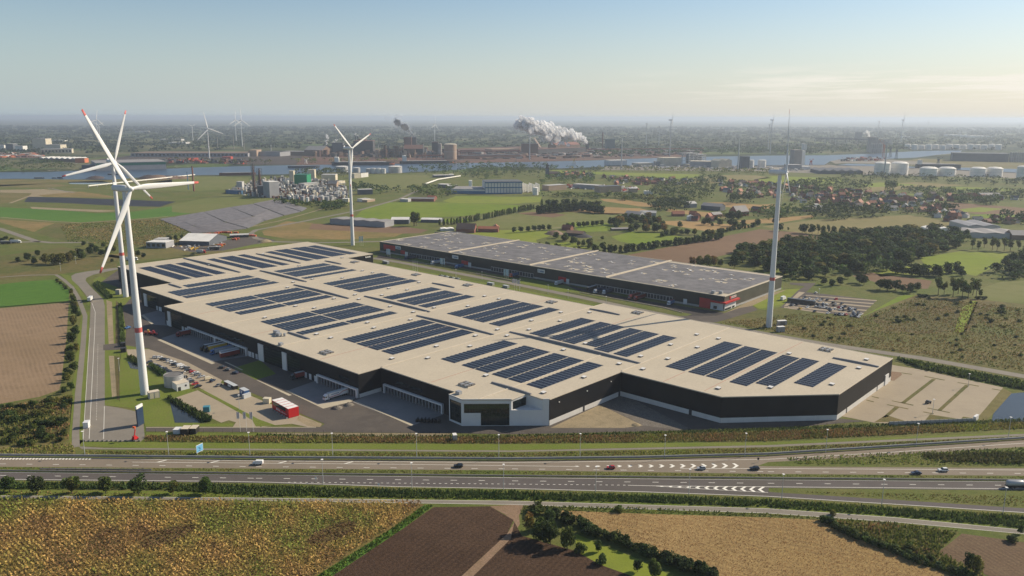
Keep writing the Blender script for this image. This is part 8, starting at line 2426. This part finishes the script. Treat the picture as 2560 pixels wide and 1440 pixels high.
VILL = [([(1385, 436), (1478, 432), (1480, 446), (1400, 448)], 22, 'in the church village'), ([(1500, 444), (1620, 446), (1740, 452), (1700, 464), (1540, 462)], 46, 'in the row village'), ([(1800, 452), (1950, 462), (1955, 496), (1860, 496), (1800, 480)], 46, 'west of the eastern turbine'),
        ([(1960, 466), (2130, 480), (2120, 515), (1985, 508)], 44, 'east of the eastern turbine'), ([(2100, 482), (2230, 484), (2330, 506), (2320, 535), (2200, 530), (2110, 515)], 62, 'in the large village'), ([(2320, 520), (2380, 528), (2420, 545), (2400, 560), (2330, 545)], 16, 'by the glasshouses'),
        ([(2290, 490), (2400, 492), (2540, 496), (2540, 500), (2380, 504), (2300, 500)], 18, 'on the far road'), ([(2440, 550), (2560, 552), (2560, 562), (2450, 560)], 8, 'at the frame edge'), ([(1740, 545), (1800, 546), (1790, 552), (1730, 553)], 6, 'of the farm hamlet')]
from collections import Counter
hc = Counter()
for pts, n, where in VILL:
    c = fill(pts, n * 4)
    keep = []
    for v in c:
        if all((v[0] - k[0]) ** 2 + (v[1] - k[1]) ** 2 > 15 ** 2 for k in keep): keep.append(v)
        if len(keep) >= n: break
    keep.sort(key=lambda v: v[0] / v[1])
    for v in keep:
        (w, rf, wi), nm = HP[int(RNG.integers(len(HP)))]
        hc[(nm, where)] += 1
        k = hc[(nm, where)]
        t = thing('house', f'{ORD[min(k - 1, 29)]} {nm} from the left {where}', 'house', (v[0], v[1], 0), RNG.choice([.2, .2 + PI / 2, -.5, .9]) + RNG.normal(0, .12), 'houses ' + where, RNG.uniform(.85, 1.2))
        link('wall', w, t); link('roof', rf, t); link('window', wi, t)
for pts, n in [([(1385, 432), (1490, 430), (1480, 448), (1400, 450)], 60), ([(1500, 444), (1740, 450), (1700, 466), (1540, 464)], 110), ([(1800, 452), (1960, 462), (1955, 500), (1830, 500)], 150), ([(1960, 462), (2130, 478), (2120, 520), (1985, 512)], 150), ([(2100, 480), (2330, 504), (2420, 548), (2330, 545), (2110, 518)], 190), ([(2290, 488), (2560, 494), (2560, 502), (2300, 502)], 70), ([(2440, 548), (2560, 548), (2560, 566), (2420, 560)], 30), ([(1770, 535), (1960, 530), (1960, 552), (1760, 552)], 40)]:
    mass('garden_trees', pts, n, 8, 8, 24, 2.0, GREENS + DARKG + OLIVE[:1])
ch = thing('church', 'church with pointed dark spire in the village behind the blue and white factory', 'church', G(1368, 442), .3)
b = MB(); b.box((0, 0, 0), (8, 8, 22)); b.build('tower', 'b_slate', ch)
b = MB(); b.add([(-4.2, -4.2, 22), (4.2, -4.2, 22), (4.2, 4.2, 22), (-4.2, 4.2, 22), (0, 0, 38)], [(0, 1, 4), (1, 2, 4), (2, 3, 4), (3, 0, 4)]); b.build('spire', 'b_tiledark', ch)
b = MB(); b.box((16, 0, 0), (24, 11, 9)); b.build('nave', 'b_brick', ch)
b = MB(); b.add([(4, -6, 9), (28, -6, 9), (28, 0, 15), (4, 0, 15), (28, 6, 9), (4, 6, 9)], [(0, 1, 2, 3), (3, 2, 4, 5), (1, 4, 2)]); b.build('roof', 'b_tiledark', ch)

# ---------------------------------------------------------------- steam and smoke
def smoke_mat(name, col, dens):
    m = bpy.data.materials.new(name); m.use_nodes = True
    nt = m.node_tree; nt.nodes.clear()
    d = nt.nodes.new('ShaderNodeBsdfDiffuse'); d.inputs[0].default_value = (*col, 1)
    tr = nt.nodes.new('ShaderNodeBsdfTranslucent'); tr.inputs[0].default_value = (*col, 1)
    mx = nt.nodes.new('ShaderNodeMixShader'); mx.inputs[0].default_value = .6
    nt.links.new(d.outputs[0], mx.inputs[1]); nt.links.new(tr.outputs[0], mx.inputs[2])
    tp = nt.nodes.new('ShaderNodeBsdfTransparent')
    m2 = nt.nodes.new('ShaderNodeMixShader')
    lw = nt.nodes.new('ShaderNodeLayerWeight'); lw.inputs[0].default_value = .35
    r = nt.nodes.new('ShaderNodeMapRange')
    r.inputs[1].default_value, r.inputs[2].default_value, r.inputs[3].default_value, r.inputs[4].default_value = 0, .75, dens, 0
    nt.links.new(lw.outputs['Facing'], r.inputs[0])
    nt.links.new(r.outputs[0], m2.inputs[0]); nt.links.new(tp.outputs[0], m2.inputs[1]); nt.links.new(mx.outputs[0], m2.inputs[2])
    o = nt.nodes.new('ShaderNodeOutputMaterial'); nt.links.new(m2.outputs[0], o.inputs[0])
    MATS[name] = m
smoke_mat('steam_white', (1.0, 1.0, 1.0), 1.0)
smoke_mat('smoke_blue', (0.85, 0.88, 0.92), 0.06)
smoke_mat('steam_thin', (0.9, 0.9, 0.9), 0.7)
def puffs(name, path, n, m, lump=1.0, sub=2):
    """billows strung along a path of (photo x, photo row at height, ground row, radius in metres)"""
    import bmesh
    base = bmesh.new(); bmesh.ops.create_icosphere(base, subdivisions=sub, radius=1.0)
    bv = np.array([v.co[:] for v in base.verts]); bf = np.array([[v.index for v in f.verts] for f in base.faces]); base.free()
    P3 = []
    for x, yv, yg, r in path:
        g = G(x, yg); d = ray(x, yv); k = g.y / d[1]
        P3.append((Vector((d[0] * k, g.y, CAM_H + d[2] * k)), r))
    V, F = [], []
    off = 0
    for i in range(n):
        f = (i + .5) / n * (len(P3) - 1); k = min(int(f), len(P3) - 2)
        c = P3[k][0].lerp(P3[k + 1][0], f - k); r = P3[k][1] * (1 - f + k) + P3[k + 1][1] * (f - k)
        c = np.array(c) + RNG.normal(0, 1, 3) * r * np.array([.75, .75, .6]) * lump
        s = r * RNG.uniform(.35, .75)
        ph = RNG.uniform(0, 6.28, 6)
        d = 1 + .13 * np.sin(bv[:, 0] * 4.1 + ph[0]) * np.sin(bv[:, 1] * 3.7 + ph[1]) + .12 * np.sin(bv[:, 2] * 5.3 + ph[2]) * np.sin(bv[:, 0] * 6.1 + ph[3]) + .07 * np.sin(bv[:, 1] * 9 + ph[4]) * np.sin(bv[:, 2] * 8 + ph[5])
        c[2] = max(c[2], s * .8)
        V.append(bv * d[:, None] * s + c); F.append(bf + off); off += len(bv)
    return mesh_np(name, np.concatenate(V), np.concatenate(F), m, None, None, 'stuff', True)
puffs('smoke', [(1468, 356, 376, 7), (1452, 347, 376, 15), (1425, 336, 377, 26), (1395, 332, 378, 30), (1360, 326, 379, 30), (1330, 318, 380, 27), (1308, 308, 380, 24), (1300, 305, 380, 18)], 210, 'steam_white', .8)
puffs('smoke', [(1415, 358, 377, 8), (1395, 354, 378, 13), (1370, 350, 378, 12), (1345, 345, 379, 9)], 40, 'steam_white', .8)
puffs('smoke', [(817, 362, 386, 3), (817, 354, 386, 5), (818, 343, 386, 6), (816, 338, 386, 5)], 24, 'steam_thin', .7)
puffs('smoke', [(832, 357, 386, 3), (838, 353, 386, 5), (841, 350, 386, 5)], 12, 'steam_thin', .7)
puffs('smoke', [(897, 340, 386, 2.5), (890, 336, 386, 4), (884, 335, 386, 4)], 10, 'steam_thin', .7)
puffs('smoke', [(1035, 343, 376, 6), (1030, 334, 376, 14), (1018, 322, 377, 22), (1000, 311, 378, 30), (985, 305, 378, 34)], 60, 'smoke_blue', .5)
puffs('smoke', [(2173, 343, 380, 6), (2169, 336, 380, 12), (2165, 331, 380, 10)], 16, 'steam_thin', .7)

# ---------------------------------------------------------------- the air
hz = MB()
hz.box((0, R / 2 - 1000, -1.0), (2 * R + 600, R + 4000, 186.0))
hm_ = bpy.data.materials.new('air'); hm_.use_nodes = True
hn = hm_.node_tree; hn.nodes.clear()
pv = hn.nodes.new('ShaderNodeVolumePrincipled')
pv.inputs['Color'].default_value = (0.72, 0.82, 0.95, 1)
pv.inputs['Density'].default_value = 0.00007
pv.inputs['Anisotropy'].default_value = 0.3
ho = hn.nodes.new('ShaderNodeOutputMaterial')
hn.links.new(pv.outputs[0], ho.inputs['Volume'])
MATS['air'] = hm_
hz.build('haze', 'air', None, 'stuff')
